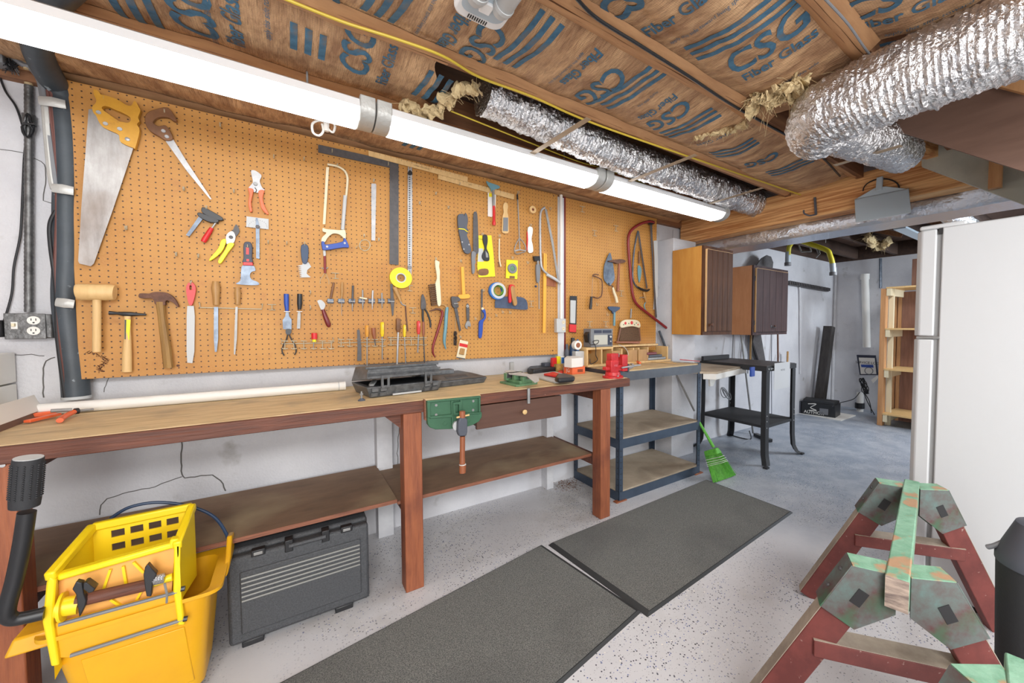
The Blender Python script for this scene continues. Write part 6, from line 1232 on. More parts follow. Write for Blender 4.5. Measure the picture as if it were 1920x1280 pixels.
# red bench vise
a = FZ(1158, 708, ZT); a = V((1.79, -.53, ZT)); s_ = .9
t = thing('bench_vise', 'bright red bench vise at the right end of the workbench', 'vise', a)
MB().tube([a, a+V((0, 0, .012)), a+V((0, 0, .018)), a+V((0, 0, .04))], [.072, .072, .055, .05], 24).build('swivel_base', 'red_vise', t)
for k in range(3): q = a+V((cos(k*2.1+.4)*.06, sin(k*2.1+.4)*.06, .012)); MB().cyl(q, q+V((0, 0, .008)), .008, 6).build('bolt', 'steel', t)
def vb(nm, x0, x1, y0, y1, z0, z1, mt='red_vise', bev=.004): return B(nm, mt, a.x+x0, a.x+x1, a.y+y0, a.y+y1, ZT+z0, ZT+z1, t, bevel=bev)
vb('body', -.04, .03, -.028, .03, .035, .12); vb('anvil', -.078, -.03, -.02, .02, .055, .078)
vb('fixed_jaw', -.02, .045, -.01, .045, .115, .165); vb('slide', .02, .12, -.022, .022, .045, .085); vb('front_jaw', .065, .115, -.028, .04, .04, .155); vb('jaw_grip', .045, .05, -.012, .045, .14, .166, 'steel', .001); vb('dark_front', .118, .13, -.03, .03, .03, .09, 'grey_dark')
MB().tube([a+V((.12, -.04, .06)), a+V((.13, -.06, .07)), a+V((.15, -.04, .085)), a+V((.19, .02, .08))], .007, 10).build('screw_handle', 'steel_bright', t)
MB().cyl(a+V((.04, -.05, .07)), a+V((.22, -.045, .078)), .006, 10).build('tommy_bar', 'steel_bright', t)
q = a+V((-.0, -.031, .085)); lettering('VISE', .018, q, (1, 0, 0), (0, 0, 1), parent=t, mt='pink')
# green woodworking vise with a hammer-like handle
t = thing('woodworking_vise', 'green cast woodworking vise on the front edge of the bench', 'vise', V((.65, YF-.04, .78)))
yv = YF-.045; yv2 = -.70
def vq(x, y, Y): return W(x, y, Y)
def v3(pts, Y): CR['V'] = (780, 720, 7.113); return [wc('V', x, y, Y) for x, y in pts]
plate = [(145, 225), (860, 160), (862, 370), (880, 385), (878, 440), (840, 500), (760, 545), (640, 580), (450, 600), (260, 605), (190, 580), (160, 540), (150, 450)]
MB().extr(v3(plate, yv), (0, .03, 0)).build('jaw_plate', 'green', t, bevel=.003)
MB().extr(v3([(150, 222), (862, 155), (862, 185), (150, 250)], yv-.012), (0, .012, 0)).build('top_rim', 'green', t, bevel=.002)
for pts in ([(150, 222), (195, 232), (195, 450), (155, 450)], [(838, 165), (862, 170), (862, 370), (838, 370)], [(190, 430), (495, 400), (495, 440), (190, 462)], [(600, 390), (876, 372), (876, 392), (600, 412)], [(470, 220), (500, 220), (500, 590), (480, 590)], [(590, 210), (620, 208), (620, 400), (590, 400)]):
    MB().extr(v3(pts, yv-.01), (0, .01, 0)).build('rib', 'green', t, bevel=.0015)
MB().extr(v3([(495, 245), (600, 235), (600, 400), (550, 420), (500, 410)], yv-.018), (0, .018, 0), [v3([(520, 270), (575, 268), (575, 380), (530, 380)], yv-.018)]).build('half_nut_boss', 'green', t)
for x, y in ((268, 280), (762, 225), (268, 408), (760, 345)): c = v3([(x, y)], yv)[0]; MB().tube([c, c+V((0, -.003, 0))], [.007, .006], 12).build('screw', 'steel', t)
for x, y in ((390, 525), (700, 480)): c = v3([(x, y)], yv)[0]; MB().ring(c, .009, .011, (0, -1, 0), .0015, 16).build('cast_circle', 'green', t)
for pts in ([(112, 205), (150, 222), (150, 490), (118, 480)],): MB().extr(v3(pts, yv+.02), (0, .02, 0)).build('wood_liner', 'ply_edge', t)
MB().extr(v3([(112, 200), (860, 140), (862, 158), (145, 222)], YF-.03), (0, .03, 0)).build('wood_face', 'particle_edge', t)
c = v3([(530, 540)], yv)[0]; MB().tube([c, c+V((0, -.03, 0))], [.02, .024], 20).build('screw_boss', 'grey_light', t)
c = v3([(620, 560)], yv-.02)[0]; MB().tube([c+V((0, .02, 0)), c+V((0, -.03, 0))], .014, 16).build('lead_screw', 'steel', t)
hy = yv-.05
MB().tube(v3([(617, 360), (617, 445)], hy), .0145, 12).build('handle_stub', 'rust_wood', t); MB().tube(v3([(540, 445), (710, 410)], hy), .0045, 8).build('wood_peg', 'pale_wood', t)
MB().extr(v3([(590, 450), (668, 445), (690, 480), (688, 640), (672, 692), (580, 698), (562, 640), (568, 500)], hy-.014), (0, .032, 0)).build('handle_hub', 'grey_dark', t, bevel=.005)
MB().tube(v3([(620, 695), (620, 800), (617, 950), (618, 1060)], hy), [.0125, .0125, .0125, .0145], 12).build('handle', 'rust_wood', t)
MB().tube(v3([(621, 1075), (622, 1095), (620, 1180)], hy), [.0165, .0165, .0155], 12).build('handle_knob', 'rust_wood', t); MB().tube(v3([(621, 1066), (621, 1074)], hy), .0168, 12).build('ferrule', 'white', t)
# left end of the bench: white cased thing, bin, orange grip clamp
t = thing('planer_box', 'white sloped plastic housing with brown base at the left edge of the bench', 'box', FZ(20, 790, ZT))
P = [FZ(-40, 825, ZT), FZ(57, 787, ZT)]; bk = V((.0, .1, 0))
MB().hexa([P[0], P[1], P[1]+bk, P[0]+bk], [q+V((-.005, 0, .022)) for q in (P[0], P[1], P[1]+bk, P[0]+bk)]).build('brown_base', 'brown_panel', t, bevel=.003)
h = FP(45, 741, 1, P[1].y+.06).z-ZT
MB().hexa([q+V((0, 0, .023)) for q in (P[0], P[1], P[1]+bk, P[0]+bk)], [P[0]+V((-.02, .04, h*.95)), P[1]+V((-.02, .04, h*.95)), P[1]+bk+V((-.02, 0, h*.95)), P[0]+bk+V((-.02, 0, h*.95))]).build('housing', 'white', t, bevel=.003)
MB().tube([P[1]+V((-.2, .06, h+.0)), P[1]+V((-.1, .07, h*.98))], [.02, .02], 14).build('brown_knob', 'brown_panel', t)
t = thing('storage_bin', 'white plastic storage bin stack cut off at the left edge', 'bin', V((-1.05, .02, ZT)))
x_ = W(9, 700, -.0).x; z_ = W(5, 660, 0).z
for k in range(2): B('drawer', 'white', x_-.3, x_, -.12, .08, ZT+k*(z_-ZT)/2, ZT+(k+1)*(z_-ZT)/2-.006, t, bevel=.004)
t = thing('caulk_gun', 'orange metal caulk gun lying behind the white housing', 'caulk gun', FZ(100, 778, ZT))
MB().beam(FZ(52, 779, ZT+.012), FZ(105, 773, ZT+.012), .025, .016).build('frame', 'orange', t, bevel=.003); MB().beam(FZ(50, 790, ZT+.01), FZ(110, 776, ZT+.012), .02, .01).build('rail', 'orange', t, bevel=.002)
MB().tube(smoothed([FZ(112, 788, ZT+.012), FZ(122, 780, ZT+.015), FZ(138, 772, ZT+.02)], 4), [.009]*9, 10).build('trigger', 'orange', t); MB().cyl(FZ(140, 771, ZT+.02), FZ(147, 770, ZT+.02), .012, 14).build('collar', 'black', t); MB().cyl(FZ(147, 770, ZT+.02), FZ(175, 767, ZT+.018), .005, 10).build('nozzle_rod', 'steel', t); MB().cyl(FZ(95, 770, ZT+.035), FZ(135, 768, ZT+.03), .007, 10).build('plunger_rod', 'steel', t)
# ================================================================== things on the metal rack
RT = RZ
org = thing('wood_organizer', 'low pine cubby organizer on top of the metal rack', 'organizer', FZ(1170, 672, RT))
yo0, yo1 = -.13, .06
def ox(x): return W(x, 660, yo0).x
xo0, xo1 = W(1099, 660, yo0).x, W(1255, 660, yo0).x
zo = W(1120, 652, yo0).z
B('base_board', 'pale_wood', xo0, xo1, yo0-.02, yo1, RT, RT+.016, org, bevel=.002)
B('top_board', 'pale_wood', xo0, W(1150, 660, yo0).x, yo0, yo1, zo-.014, zo+.004, org, bevel=.002); B('top_board', 'pale_wood', W(1150, 660, yo0).x, W(1240, 660, yo0).x, yo0+.04, yo1, zo-.004, zo+.012, org, bevel=.002)
B('back_board', 'tan_wood', xo0, xo1, yo1-.01, yo1, RT+.016, zo-.014, org)
for x in (1099, 1126, 1146, 1164, 1186, 1196, 1213, 1250): X = ox(x)+.006; B('divider', 'pale_wood', X, X+.014, yo0, yo1-.01, RT+.016, zo-.014, org, bevel=.001)
for x, w_ in ((1146, 14), (1176, 14), (1196, 14)): B('divider_face', 'tan_wood', ox(x), ox(x+w_+4), yo0-.006, yo0, RT+.016, zo-.03, org, bevel=.001)
for k, (x0_, x1_, z, mt) in enumerate(((1214, 1247, .0, 'steel'), (1216, 1240, .03, 'grey_dark'), (1212, 1230, .02, 'maroon'))): B('parts_case', mt, ox(x0_), ox(x1_), yo0-.01, yo0+.06, RT+.018+z*.0+k*.024, RT+.04+k*.024, None, bevel=.003, label=['clear steel parts case in the right cubby, lowest', 'dark grey parts case in the right cubby, middle', 'maroon parts case in the right cubby, topmost'][k], cat='case')
# small portable television / radio
zt = zo+.004; xl, xr = W(1108, 630, -.1).x, W(1149, 630, -.1).x; zz = W(1130, 616, -.1).z
tv = thing('portable_television', 'small grey portable television with an empty pale screen on the cubby organizer', 'television', V(((xl+xr)/2, -.06, zt)))
B('case', 'grey', xl, xr, -.1, .0, zt, zz, tv, bevel=.004); w_ = xr-xl; hgt = zz-zt
B('screen', 'screen', xl+w_*.13, xl+w_*.74, -.103, -.1, zt+hgt*.12, zt+hgt*.66, tv, bevel=.003); B('top_vent', 'navy', xl+w_*.14, xl+w_*.48, -.102, -.1, zt+hgt*.76, zt+hgt*.92, tv); B('top_vent', 'navy', xl+w_*.52, xl+w_*.93, -.102, -.1, zt+hgt*.76, zt+hgt*.92, tv)
B('control_panel', 'navy', xl+w_*.78, xl+w_*.95, -.103, -.1, zt+hgt*.1, zt+hgt*.66, tv); MB().cyl((xl+w_*.865, -.103, zt+hgt*.55), (xl+w_*.865, -.112, zt+hgt*.55), .009, 12).build('dial', 'grey_light', tv); MB().cyl((xl+w_*.865, -.103, zt+hgt*.3), (xl+w_*.865, -.112, zt+hgt*.3), .006, 12).build('dial', 'grey_light', tv)
MB().extr([W(x, y, -.08) for x, y in [(1101, 628), (1108, 618), (1110, 640), (1104, 642)]], (0, .05, 0)).build('side_handle', 'black', tv)
cable('television_cord', [W(x, y, -.14) for x, y in [(1104, 640), (1108, 646), (1120, 644), (1122, 638), (1112, 640)]]+[W(x, y, -.15) for x, y in [(1117, 650), (1117, 665), (1120, 675), (1108, 682), (1106, 672)]], .003, 'black', 'black cord looping from the small television', cat='cord')
cable('charger_cable', [W(x, y, -.15) for x, y in [(1160, 646), (1172, 652), (1178, 664), (1172, 668)]], .0025, 'grey_light', 'thin grey cord hanging over the cubby organizer', cat='cord')
B('adapter', 'white', W(1165, 667, -.15).x, W(1173, 667, -.15).x, -.17, -.14, RT+.017, RT+.04, None, label='small white power adapter before the cubby organizer', cat='adapter', bevel=.003)
# bottles and jars between bench and rack
def bottle(x, y0, y1, r, mt, cap, label, Yp_=-.03, name='bottle', cat='bottle'):
    b0, t0 = W(x, y1, Yp_), W(x, y0, Yp_); zb_ = RT; q = thing(name, label, cat, V((b0.x, Yp_, zb_)))
    P = [V((b0.x, Yp_, zb_+(t0.z-zb_)*f)) for f in (0, .02, .7, .82, .84)]; MB().tube(P, [r*.95, r, r, r*.5, r*.45], 16).build('body', mt, q); MB().cyl(P[-1], V((b0.x, Yp_, t0.z)), r*.55, 14).build('cap', cap, q)
bottle(1074, 633, 682, .028, 'blue_dark', 'black', 'dark blue spray bottle left of the cubby organizer')
bottle(1083, 636, 680, .012, 'blue_tape', 'blue_tape', 'bright blue thin tube beside the spray bottle')
bottle(1063, 645, 680, .02, 'grey_dark', 'grey_dark', 'dark grey jar behind the boxes at the bench end')
c = W(1084, 647, -.09); t = thing('paper_roll', 'white oval roll with a dark red inside beside the bottles', 'roll', V((c.x, -.09, RT))); MB().tube([c, c+V((0, .04, 0))], [.036, .036], 20).build('roll', 'white', t); MB().tube([c+V((0, -.001, 0)), c], [.02, .02], 14).build('core', 'rust_wood', t)
B('clear_jar', 'grey_light', W(1077, 660, -.08).x, W(1093, 660, -.08).x, -.1, -.04, RT, W(1085, 658, -.08).z, None, label='clear grey plastic jar below the white oval roll', cat='jar', bevel=.006)
# loose tools on the rack top
for k, (x0_, y0_, x1_, y1_, mt, lab, r_) in enumerate(((1200, 680, 1175, 672, 'orange', 'orange handled tool lying on the rack nearest the red vise', .011), (1210, 677, 1268, 681, 'pale_wood', 'long pale wooden stick lying on the rack top', .005), (1240, 672, 1262, 671, 'orange', 'orange handled tool lying at the middle of the rack top', .01), (1205, 673, 1236, 675, 'brown_handle', 'brown handled scraper lying on the rack top', .007), (1262, 678, 1300, 680, 'steel_bright', 'steel bar lying on the right end of the rack top', .006), (1275, 674, 1312, 677, 'pink', 'pale pink rod along the far right of the rack top', .005))):
    a, b_ = FZ(x0_, y0_, RT+r_), FZ(x1_, y1_, RT+r_)
    if (b_-a).length > .5: b_ = a+(b_-a).normalized()*.5
    MB().tube([a, a.lerp(b_, .3), b_], [r_, r_, r_*.6], 8).build('loose_tool', mt, None, label=lab, cat='tool')
slab('red_cutter', [(1243, 668), (1250, 671), (1258, 670), (1250, 667)], RT-ZT, .012, 'red', 'red plastic cutter lying before the parts cases', 'cutter', .003)
# ================================================================== electrical things on the wall
t = thing('outlet_box', 'grey metal box with a switch and two round outlets on the left wall', 'outlet', V((-.87, YW, 1.23)))
a, b_ = W(8, 588, YW-.05), W(88, 634, YW-.05)
B('box', 'conduit', a.x, W(97, 600, YW-.05).x, YW-.048, YW, b_.z, a.z, t, bevel=.005)
B('cover', 'conduit', a.x-.002, b_.x, YW-.053, YW-.048, b_.z-.002, a.z+.002, t, bevel=.002)
for yy in (600.5, 620): 
    c = W(63.5, yy, YW-.053); f = MB().tube([c, c+V((0, -.003, 0))], .017, 24).build('receptacle', 'white', t)
    for dx_ in (-.006, .006): B('slot', 'dark_gap', c.x+dx_-.0012, c.x+dx_+.0012, c.y-.0035, c.y-.003, c.z-.001, c.z+.008, f)
    MB().tube([c+V((0, -.003, -.009)), c+V((0, -.0035, -.009))], .003, 10).build('ground_hole', 'dark_gap', f)
c = W(27, 610, YW-.053); B('switch_plate', 'white', c.x-.008, c.x+.008, c.y-.002, c.y, c.z-.014, c.z+.014, t); B('switch_toggle', 'cream', c.x-.004, c.x+.004, c.y-.014, c.y, c.z-.004, c.z+.008, t, bevel=.001)
a, b_ = W(54, 585, YW-.022), W(54, 160, YW-.022); cn_ = thing('conduit_pipe', 'grey armoured conduit running up from the switch box', 'conduit', V((a.x, YW-.022, a.z)))
P = [a.lerp(b_, k/110) for k in range(111)]; MB().tube(P, [.0125 if k % 2 else .0115 for k in range(111)], 12).build('armoured_sleeve', 'conduit', cn_)
c = W(54, 215, YW-.022); MB().tube([c, c+V((0, 0, -.04))], .018, 12).build('coupling', 'conduit', cn_); MB().tube([b_, b_+V((-.002, 0, .09)), b_+V((0, -.0, .2))], .0115, 12).build('tan_sheath', 'cable_tan', cn_)
# big wrapped pipe with smaller lines strapped to it
t = thing('wrapped_pipe', 'thick dark grey wrapped drain pipe left of the pegboard', 'pipe', W(130, 748, -.0))
P = [W(x, y, .03) for x, y in [(113, 100), (117, 180), (119, 205), (124, 260), (127, 345), (126, 400), (127, 480), (124, 560), (133, 640), (140, 700), (143, 742)]]
P = [V((-.40, -.95, 2.33)), V((-.47, -.74, 2.32)), V((-.60, -.5, 2.31)), V((-.72, -.2, 2.30)), V((-.745, -.0, 2.26))]+P[1:]; MB().tube(smoothed(P, 5), .040, 20).build('wrapping', 'pipe_wrap', t); MB().tube([P[-1], P[-1]+V((0, 0, -.012))], .041, 20).build('lower_band', 'grey_light', t)
for (x0_, y0_, x1_, y1_) in ((73, 188, 123, 196), (98, 352, 138, 358), (105, 566, 139, 570)):
    a, b_ = W(x0_, y0_, -.015), W(x1_, y1_, -.02); MB().tube([a, a.lerp(b_, .5)+V((0, -.008, 0)), b_], [.017, .019, .017], 8, flat=.25).build('tape_band', 'tape_silver', t)
for nm, pts, r, mt in (('grey_line', [(0, 90), (42, 120), (58, 127), (75, 150), (83, 190), (92, 260), (104, 350)], .011, 'grey'), ('copper_line', [(88, 100), (86, 140), (92, 200), (104, 300), (107, 400), (104, 500), (109, 600), (122, 700), (128, 745)], .006, 'copper_brown'), ('copper_line', [(97, 98), (95, 150), (99, 210), (108, 330), (111, 400)], .006, 'copper_brown'), ('dark_line', [(104, 395), (93, 420), (94, 460), (104, 540), (108, 640), (122, 745)], .006, 'black'), ('silver_line', [(85, 195), (90, 260), (97, 330), (103, 355)], .012, 'tape_silver'), ('tan_line', [(50, 130), (46, 108), (60, 97), (84, 100)], .008, 'cable_tan')):
    MB().tube(smoothed([W(x, y, .0) for x, y in pts], 5), r, 8).build(nm, mt, t)
cable('wall_cable', [W(x, y, YW-.012) for x, y in [(-5, 130), (10, 170), (30, 200), (42, 235), (48, 262), (45, 300), (42, 370), (38, 440), (26, 500), (22, 550), (8, 600), (2, 612)]], .0035, 'black', 'thin black cord running down the left wall beside the conduit', cat='cord')
P = []
for k in range(90): a_ = k*.42; P.append(W(52+(9+3*sin(k*.31))*cos(a_)*(1 if sin(a_) > 0 else .55), 235+22*sin(a_), YW-.04-.006*cos(k)))
MB().tube(P, .003, 5).build('cord_bundle', 'black', None, label='bundled black cord tied around the armoured conduit', cat='cord')
MB().tube([W(43, 232, YW-.055), W(64, 232, YW-.055)], .004, 6).build('cord_tie', 'black', None, label='black tie around the cord bundle on the conduit', cat='tie')
B('plug', 'black', W(-2, 640, .04).x, W(8, 640, .04).x, .02, YW, W(0, 632, .04).z, W(0, 600, .04).z, None, label='black plug at the left side of the switch box', cat='plug', bevel=.004)
t = thing('outlet_box', 'pale outlet box with two round outlets between the pegboards', 'outlet', W(1052, 623, -.03))
a, b_ = W(1044, 597, -.04), W(1061, 623, -.04); B('box', 'grey_light', a.x, b_.x, -.04, -.001, b_.z, a.z, t, bevel=.003)
for yy in (604, 616): c = W(1056.5, yy, -.0405); f = MB().tube([c, c+V((0, -.002, 0))], .014, 20).build('receptacle', 'cream', t); [B('slot', 'dark_gap', c.x+d_-.001, c.x+d_+.001, c.y-.0025, c.y-.002, c.z-.002, c.z+.006, f) for d_ in (-.005, .005)]
cable('white_conduit', [V((W(1052, 480, -.02).x, -.02, 1.29)), V((W(1052, 480, -.02).x, -.02, 2.28))], .012, 'white', 'slim white conduit running up from the pale outlet box', cat='conduit')
t = thing('cord_hanger', 'white looped cord and plug hanging under the fluorescent lamps', 'cord', W(610, 245, -.4))
MB().tube(smoothed([W(x, y, -.42) for x, y in [(612, 230), (598, 226), (586, 232), (587, 248), (598, 254), (606, 246), (604, 232)]], 5), .005, 8).build('cord_loop', 'white', t); MB().tube([W(612, 228, -.42), W(612, 246, -.42)], [.012, .010], 10).build('plug', 'white', t); MB().tube(smoothed([W(620, 226, -.42), W(628, 236, -.42), W(624, 248, -.42), W(614, 240, -.42)], 5), .005, 8).build('cord_tail', 'white', t)
# ================================================================== black case on the floor under the bench
yk = -.575
t = thing('equipment_case', 'big black ribbed plastic case standing on edge under the workbench', 'case', V((.05, -.5, 0)))
k0, k1 = W(428, 1225, yk), W(695, 1128, yk); xa_, xb_ = k0.x, k1.x
ztop = W(440, 1045, yk).z; zt2 = W(690, 985, yk).z; zc = (ztop+zt2)/2
B('rear_shell', 'case_dark', xa_-.0, xb_, yk+.055, yk+.16, .02, zc+.012, t, bevel=.014)
B('front_shell', 'case_dark', xa_+.002, xb_-.002, yk+.006, yk+.052, .022, zc, t, bevel=.012)
B('front_panel', 'case_dark', xa_+.04, xb_-.035, yk, yk+.012, .06, zc-.06, t, bevel=.005)
for k in range(6): z = zc-.085-k*.018; MB().tube([V((xa_+.045, yk-.002, z)), V((xb_-.04, yk-.002, z))], .004, 8).build('rib', 'case_rib_lit', t)
for f0, f1 in ((.08, .22), (.72, .86)): B('foot', 'black', xa_+(xb_-xa_)*f0, xa_+(xb_-xa_)*f1, yk+.01, yk+.15, 0, .024, t, bevel=.004)
for f in (.2, .82): X = xa_+(xb_-xa_)*f; B('latch', 'black', X-.022, X+.022, yk+.0, yk+.03, zc-.012, zc+.014, t, bevel=.003); B('latch_plate', 'steel', X-.014, X+.014, yk-.002, yk+.002, zc-.006, zc+.006, t, bevel=.001)
for f in (.4, .66): X = xa_+(xb_-xa_)*f; B('handle_mount', 'black', X-.014, X+.014, yk+.0, yk+.045, zc-.03, zc+.02, t, bevel=.003)
MB().tube([V((xa_+(xb_-xa_)*.4, yk-.002, zc-.004)), V((xa_+(xb_-xa_)*.66, yk-.002, zc-.004))], .009, 10).build('carry_handle', 'case_dark', t)
# ================================================================== yellow mop bucket with wringer
CR['K'] = (0, 900, 3.369); CR['L'] = (0, 1060, 4.364)
t = thing('mop_bucket', 'yellow mop bucket with wringer and long black lever handle', 'mop bucket', V((-.4, -.62, 0)))
yb0 = -.80; yb1 = -.5       # front and back of the bucket
xl, xr = -.585, -.235
def bb2(x0_, x1_, y0_, y1_, z): return [V((x0_, y0_, z)), V((x1_, y0_, z)), V((x1_, y1_, z)), V((x0_, y1_, z))]
zr = .385
def shellrow(rows, inner): 
    mb = MB(); vs = []; n = len(rows[0])
    for r in rows: vs += r
    fs = [(i*n+k, i*n+(k+1) % n, (i+1)*n+(k+1) % n, (i+1)*n+k) for i in range(len(rows)-1) for k in range(n)]; mb.add(vs, fs+[tuple(range(n))]); return mb
def rr(x0_, x1_, y0_, y1_, z, r=.04, n=5):
    out = []
    for cx_, cy_, a0 in ((x1_-r, y1_-r, 0), (x0_+r, y1_-r, pi/2), (x0_+r, y0_+r, pi), (x1_-r, y0_+r, 1.5*pi)):
        out += [V((cx_+r*cos(a0+pi/2*k/n), cy_+r*sin(a0+pi/2*k/n), z)) for k in range(n+1)]
    return out
o_ = [rr(xl+.05, xr-.03, yb0+.04, yb1-.03, .05), rr(xl+.0, xr, yb0, yb1, zr)]
i_ = [rr(xl+.006, xr-.006, yb0+.006, yb1-.006, zr), rr(xl+.056, xr-.036, yb0+.046, yb1-.036, .06)]
rim = [rr(xl-.02, xr+.03, yb0-.012, yb1+.02, zr-.004), rr(xl-.02, xr+.03, yb0-.012, yb1+.02, zr+.008)]
mb = MB(); rows = [o_[0], o_[1], rim[0], rim[1], i_[0], i_[1]]; n = len(rows[0]); vs = [p for r in rows for p in r]
fs = [(i*n+k, i*n+(k+1) % n, (i+1)*n+(k+1) % n, (i+1)*n+k) for i in range(5) for k in range(n)]+[tuple(range(n)), tuple(5*n+k for k in range(n))]
mb.add(vs, fs).build('bucket', 'yellow_bucket', t)
MB().hexa(bb2(xl-.075, xl+.01, yb0+.02, yb1-.1, zr-.03), [p+V((0, 0, .035)) for p in bb2(xl-.06, xl+.01, yb0+.03, yb1-.1, zr-.02)]).build('pour_lip', 'yellow_bucket', t, bevel=.006)
MB().extr([V((-.2, yb0+.1, zr-.01)), V((-.2, yb1+.02, zr-.01)), V((-.2, yb1+.02, zr+.06)), V((-.2, yb1-.04, zr+.07)), V((-.2, yb1-.1, zr+.015))], (-.016, 0, 0)).build('handle_ear', 'yellow_bucket', t, bevel=.004)
MB().extr([p for p in (V((-.52, yb0-.003+.022*.5, .29)), V((-.3, yb0-.003+.01, .29)), V((-.285, yb0+.035, .08)), V((-.5, yb0+.035, .08)))], (0, .006, 0)).build('front_panel', 'yellow_bucket', t, bevel=.003)
for x, y in ((xl+.08, yb0+.06), (xr-.05, yb0+.06), (xl+.08, yb1-.05), (xr-.05, yb1-.05)):
    w_ = MB().cyl((x-.011, y, .026), (x+.011, y, .026), .026, 18).build('caster_wheel', 'grey', t); MB().cyl((x, y, .03), (x, y, .062), .008, 8).build('caster_stem', 'steel', w_)
# wringer: open-topped frame hung on the bucket rim
def K(x, y, Y): return wc('K', x, y, Y)
def Lq(x, y, Y): return wc('L', x, y, Y)
zw = .66; W0 = dict()
bl_, br_ = FZ(175, 982, .56), FZ(360, 950, .58)
yfw = -.815
# side walls, back grid and front bar, traced on planes at their own distance
side_l = [K(265, 900, yfw), K(320, 1180, yfw), K(375, 1170, yfw), K(335, 900, yfw), K(352, 630, yfw), K(310, 605, yfw), K(290, 650, yfw)]
MB().extr(side_l, (0, .02, 0)).build('side_rail', 'wringer_yellow', t, bevel=.004)
side_r = [K(1098, 410, yfw), K(1140, 410, yfw), K(1136, 640, yfw), K(1168, 915, yfw), K(1122, 920, yfw), K(1092, 700, yfw)]
MB().extr(side_r, (0, .02, 0)).build('side_rail', 'wringer_yellow', t, bevel=.004)
ybk = -.60
tl, tr_ = K(312, 612, yfw), K(1118, 415, yfw); Bl, Br = K(585, 295, ybk), K(1215, 165, ybk)
def strip(a, b_, w_=.022, h_=.026, mt='wringer_yellow', nm='top_rim'): return MB().beam(a, b_, w_, h_).build(nm, mt, t, bevel=.005)
strip(tl, Bl); strip(tr_+V((.0, 0, 0)), Br); strip(Bl, Br); 
# back wall with slots
bw0, bw1 = K(585, 330, ybk), K(1210, 200, ybk); dn = V((0, -.0, -.24))
def bw(u, v): return bw0.lerp(bw1, u)+dn*v
holes = []
for r_i in range(4):
    for c_i in range(4):
        u0, v0 = .17+c_i*.185, .03+r_i*.19; holes.append([bw(u0, v0), bw(u0+.13, v0), bw(u0+.13, v0+.1), bw(u0, v0+.1)])
MB().extr([bw(0, -.05), bw(1, -.05), bw(1, 1), bw(0, 1)], (0, .006, 0), holes).build('slotted_back', 'wringer_yellow', t)
# side panels
MB().add([tl, Bl, Bl+V((0, 0, -.26)), tl+V((0, .0, -.3))], [(0, 1, 2, 3)]).build('side_panel', 'wringer_yellow', t); MB().extr([tr_, Br, Br+V((-.0, 0, -.26)), tr_+V((0, 0, -.18))], (.005, 0, 0)).build('side_panel', 'wringer_yellow', t)
# front press plate
ypl = -.78
pl = [K(375, 600, ypl), K(1105, 400, ypl), K(1085, 700, ypl), K(1080, 730, ypl), K(450, 890, ypl), K(345, 910, ypl)]
MB().extr(pl, (0, .006, 0)).build('press_plate', 'wringer_inner', t)
MB().extr([K(345, 905, ypl-.024), K(1085, 705, ypl-.024), K(1140, 700, ypl-.024), K(1170, 900, ypl-.024), K(440, 1125, ypl-.024), K(374, 1125, ypl-.024)], (0, .01, 0)).build('front_apron', 'yellow_bucket', t, bevel=.003)
MB().beam(K(372, 605, ypl-.012), K(1108, 398, ypl-.012), .03, .02).build('press_bar', 'wringer_yellow', t, bevel=.006)
MB().beam(K(1095, 420, ypl-.012), K(1108, 360, ypl-.012), .03, .02, (1, 0, 0)).build('press_bar_end', 'wringer_yellow', t, bevel=.004)
for a_, b2 in (((700, 560), (655, 690)), ((780, 540), (800, 660)), ((845, 515), (910, 580)), ((700, 750), (780, 800)), ((900, 690), (860, 760))): MB().beam(K(*a_, ypl-.003), K(*b2, ypl-.003), .006, .012, (0, 1, 0)).build('web_rib', 'wringer_yellow', t)
MB().tube([K(360, 805, ypl-.03), K(505, 780, ypl-.03)], .026, 18).build('axle_sleeve', 'wringer_yellow', t)
MB().ring(K(388, 802, ypl-.03), .0, .04, (1, 0, 0), .006, 24).build('axle_flange', 'wringer_yellow', t)
MB().tube([K(480, 765, ypl-.035), K(930, 660, ypl-.035)], .0175, 14).build('axle', 'bench_wood', t); MB().tube([K(930, 660, ypl-.035), K(1090, 610, ypl-.035)], .012, 12).build('axle_end', 'wringer_yellow', t)
for pts in ([(455, 690), (480, 640), (520, 650), (530, 720), (545, 760), (540, 790), (500, 868), (478, 720)], [(905, 600), (915, 550), (935, 530), (960, 560), (990, 590), (965, 650), (955, 735), (925, 735), (915, 680)]): MB().extr([K(x, y, ypl-.06) for x, y in pts], (0, .02, 0)).build('cam_arm', 'black', t, bevel=.002)
MB().extr([K(x, y, ypl-.07) for x, y in [(525, 650), (545, 645), (600, 685), (590, 705), (560, 715), (525, 690)]], (0, .03, 0)).build('cam_link', 'black', t, bevel=.002)
P = [K(968+k*.82, 635-k*.2+28*sin(k*.6), ypl-.035-.024*cos(k*.6)) for k in range(84)]; MB().tube(P, .003, 6).build('spring', 'steel_bright', t); MB().tube([K(1040, 650, ypl-.06), K(1055, 720, ypl-.06), K(1053, 775, ypl-.06)], .003, 6).build('spring_end', 'steel', t)
MB().tube([K(372, 912, yfw+.005), K(1120, 705, yfw+.005)], .0055, 8).build('steel_rod', 'grey', t); MB().tube([K(445, 1108, yfw+.005), K(1170, 875, yfw+.005)], .0055, 8).build('steel_rod', 'grey', t)
for q in ((1155, 685), (1170, 875)): MB().tube([K(q[0]-12, q[1]+2, yfw-.004), K(q[0]+14, q[1]-3, yfw-.004)], .008, 8).build('rod_cap', 'black', t)
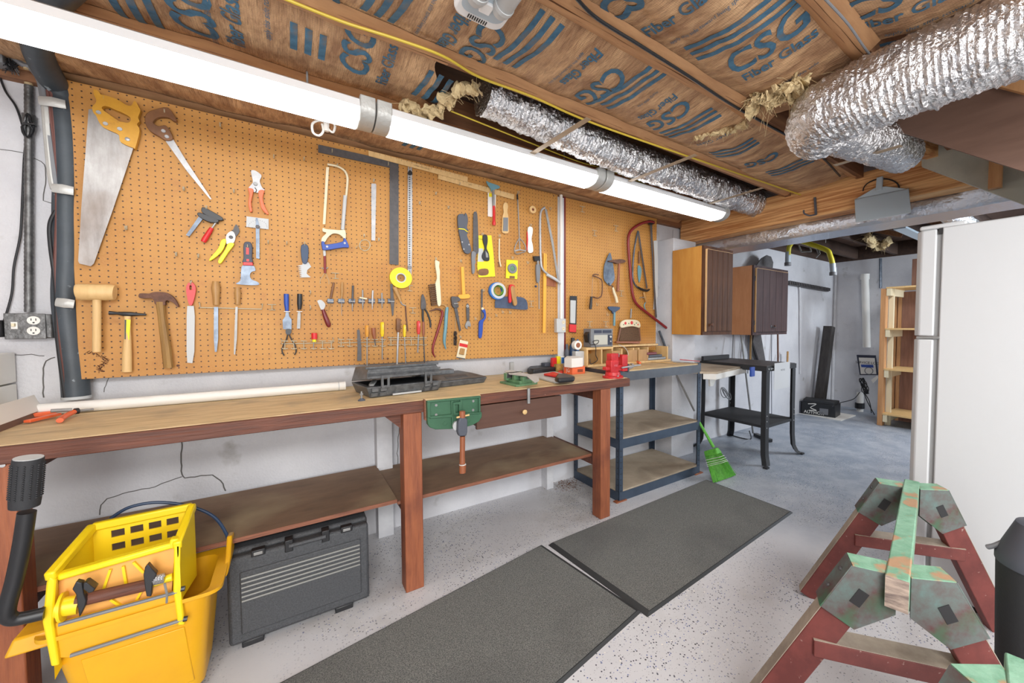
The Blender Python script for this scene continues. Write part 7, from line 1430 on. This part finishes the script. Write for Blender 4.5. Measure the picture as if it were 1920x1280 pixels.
P = smoothed([K(170, 200, -.86), K(140, 400, -.85), K(95, 620, -.84), K(42, 820, -.835), K(60, 868, -.83), K(120, 875, -.825), K(280, 840, -.82)], 6)
MB().tube(P, .0165, 16).build('lever_handle', 'black', t)
g0, g1 = K(180, -140, -.872), K(155, 165, -.862); gp_ = [g0.lerp(g1, k/8) for k in range(9)]
gr = MB().tube(gp_, [.026, .027, .027, .027, .027, .027, .027, .027, .026], 20).build('grip', 'black_matte', t)
mb = MB(); ax_ = (g1-g0).normalized(); a1 = ax_.orthogonal().normalized(); a2 = ax_.cross(a1)
for k in range(16):
    for j in range(14): an = 2*pi*j/14; mb.sph(g0.lerp(g1, .12+k*.045)+(a1*cos(an)+a2*sin(an))*.027, .0028, 6)
mb.build('grip_studs', 'black_matte', gr, kind='stuff'); MB().cyl(g0, g0-ax_*.002, .025, 20).build('grip_end', 'grey_light', gr)
P = smoothed([V((-.5, -.52, .62)), FZ(240, 950, .58), FZ(330, 940, .58), FZ(400, 965, .55), V((-.21, -.52, .5)), V((-.195, -.52, .44))], 6)
P = smoothed([K(700, 240, -.5), K(820, 170, -.5), K(1000, 140, -.5), K(1200, 165, -.5), K(1350, 230, -.5), K(1430, 340, -.5), K(1455, 440, -.5)], 6)
MB().tube(P, .0055, 8).build('bail_handle', 'blue_dark', t)
c = W(3, 108, .0); t = thing('wall_gadget', 'small dark gadget with a red light at the top left edge, above the black cord', 'gadget', c)
B('body', 'grey', c.x-.06, c.x+.012, -.03, .04, c.z-.03, c.z+.03, t, bevel=.003); B('red_light', 'red', c.x-.004, c.x+.006, -.033, -.03, c.z+.008, c.z+.018, t)
mb = MB(); c = W(18, 118, .0)
for k in range(60): a_ = random.uniform(0, 6.28); mb.tube([c+V((0, 0, random.uniform(-.03, .03))), c+V((cos(a_)*.022, sin(a_)*.02, random.uniform(-.04, .04)))], .0015, 3, cap=False)
mb.build('bristle_tuft', 'black', None, label='dark spiky bristle tuft beside the gadget at the top left', cat='brush')
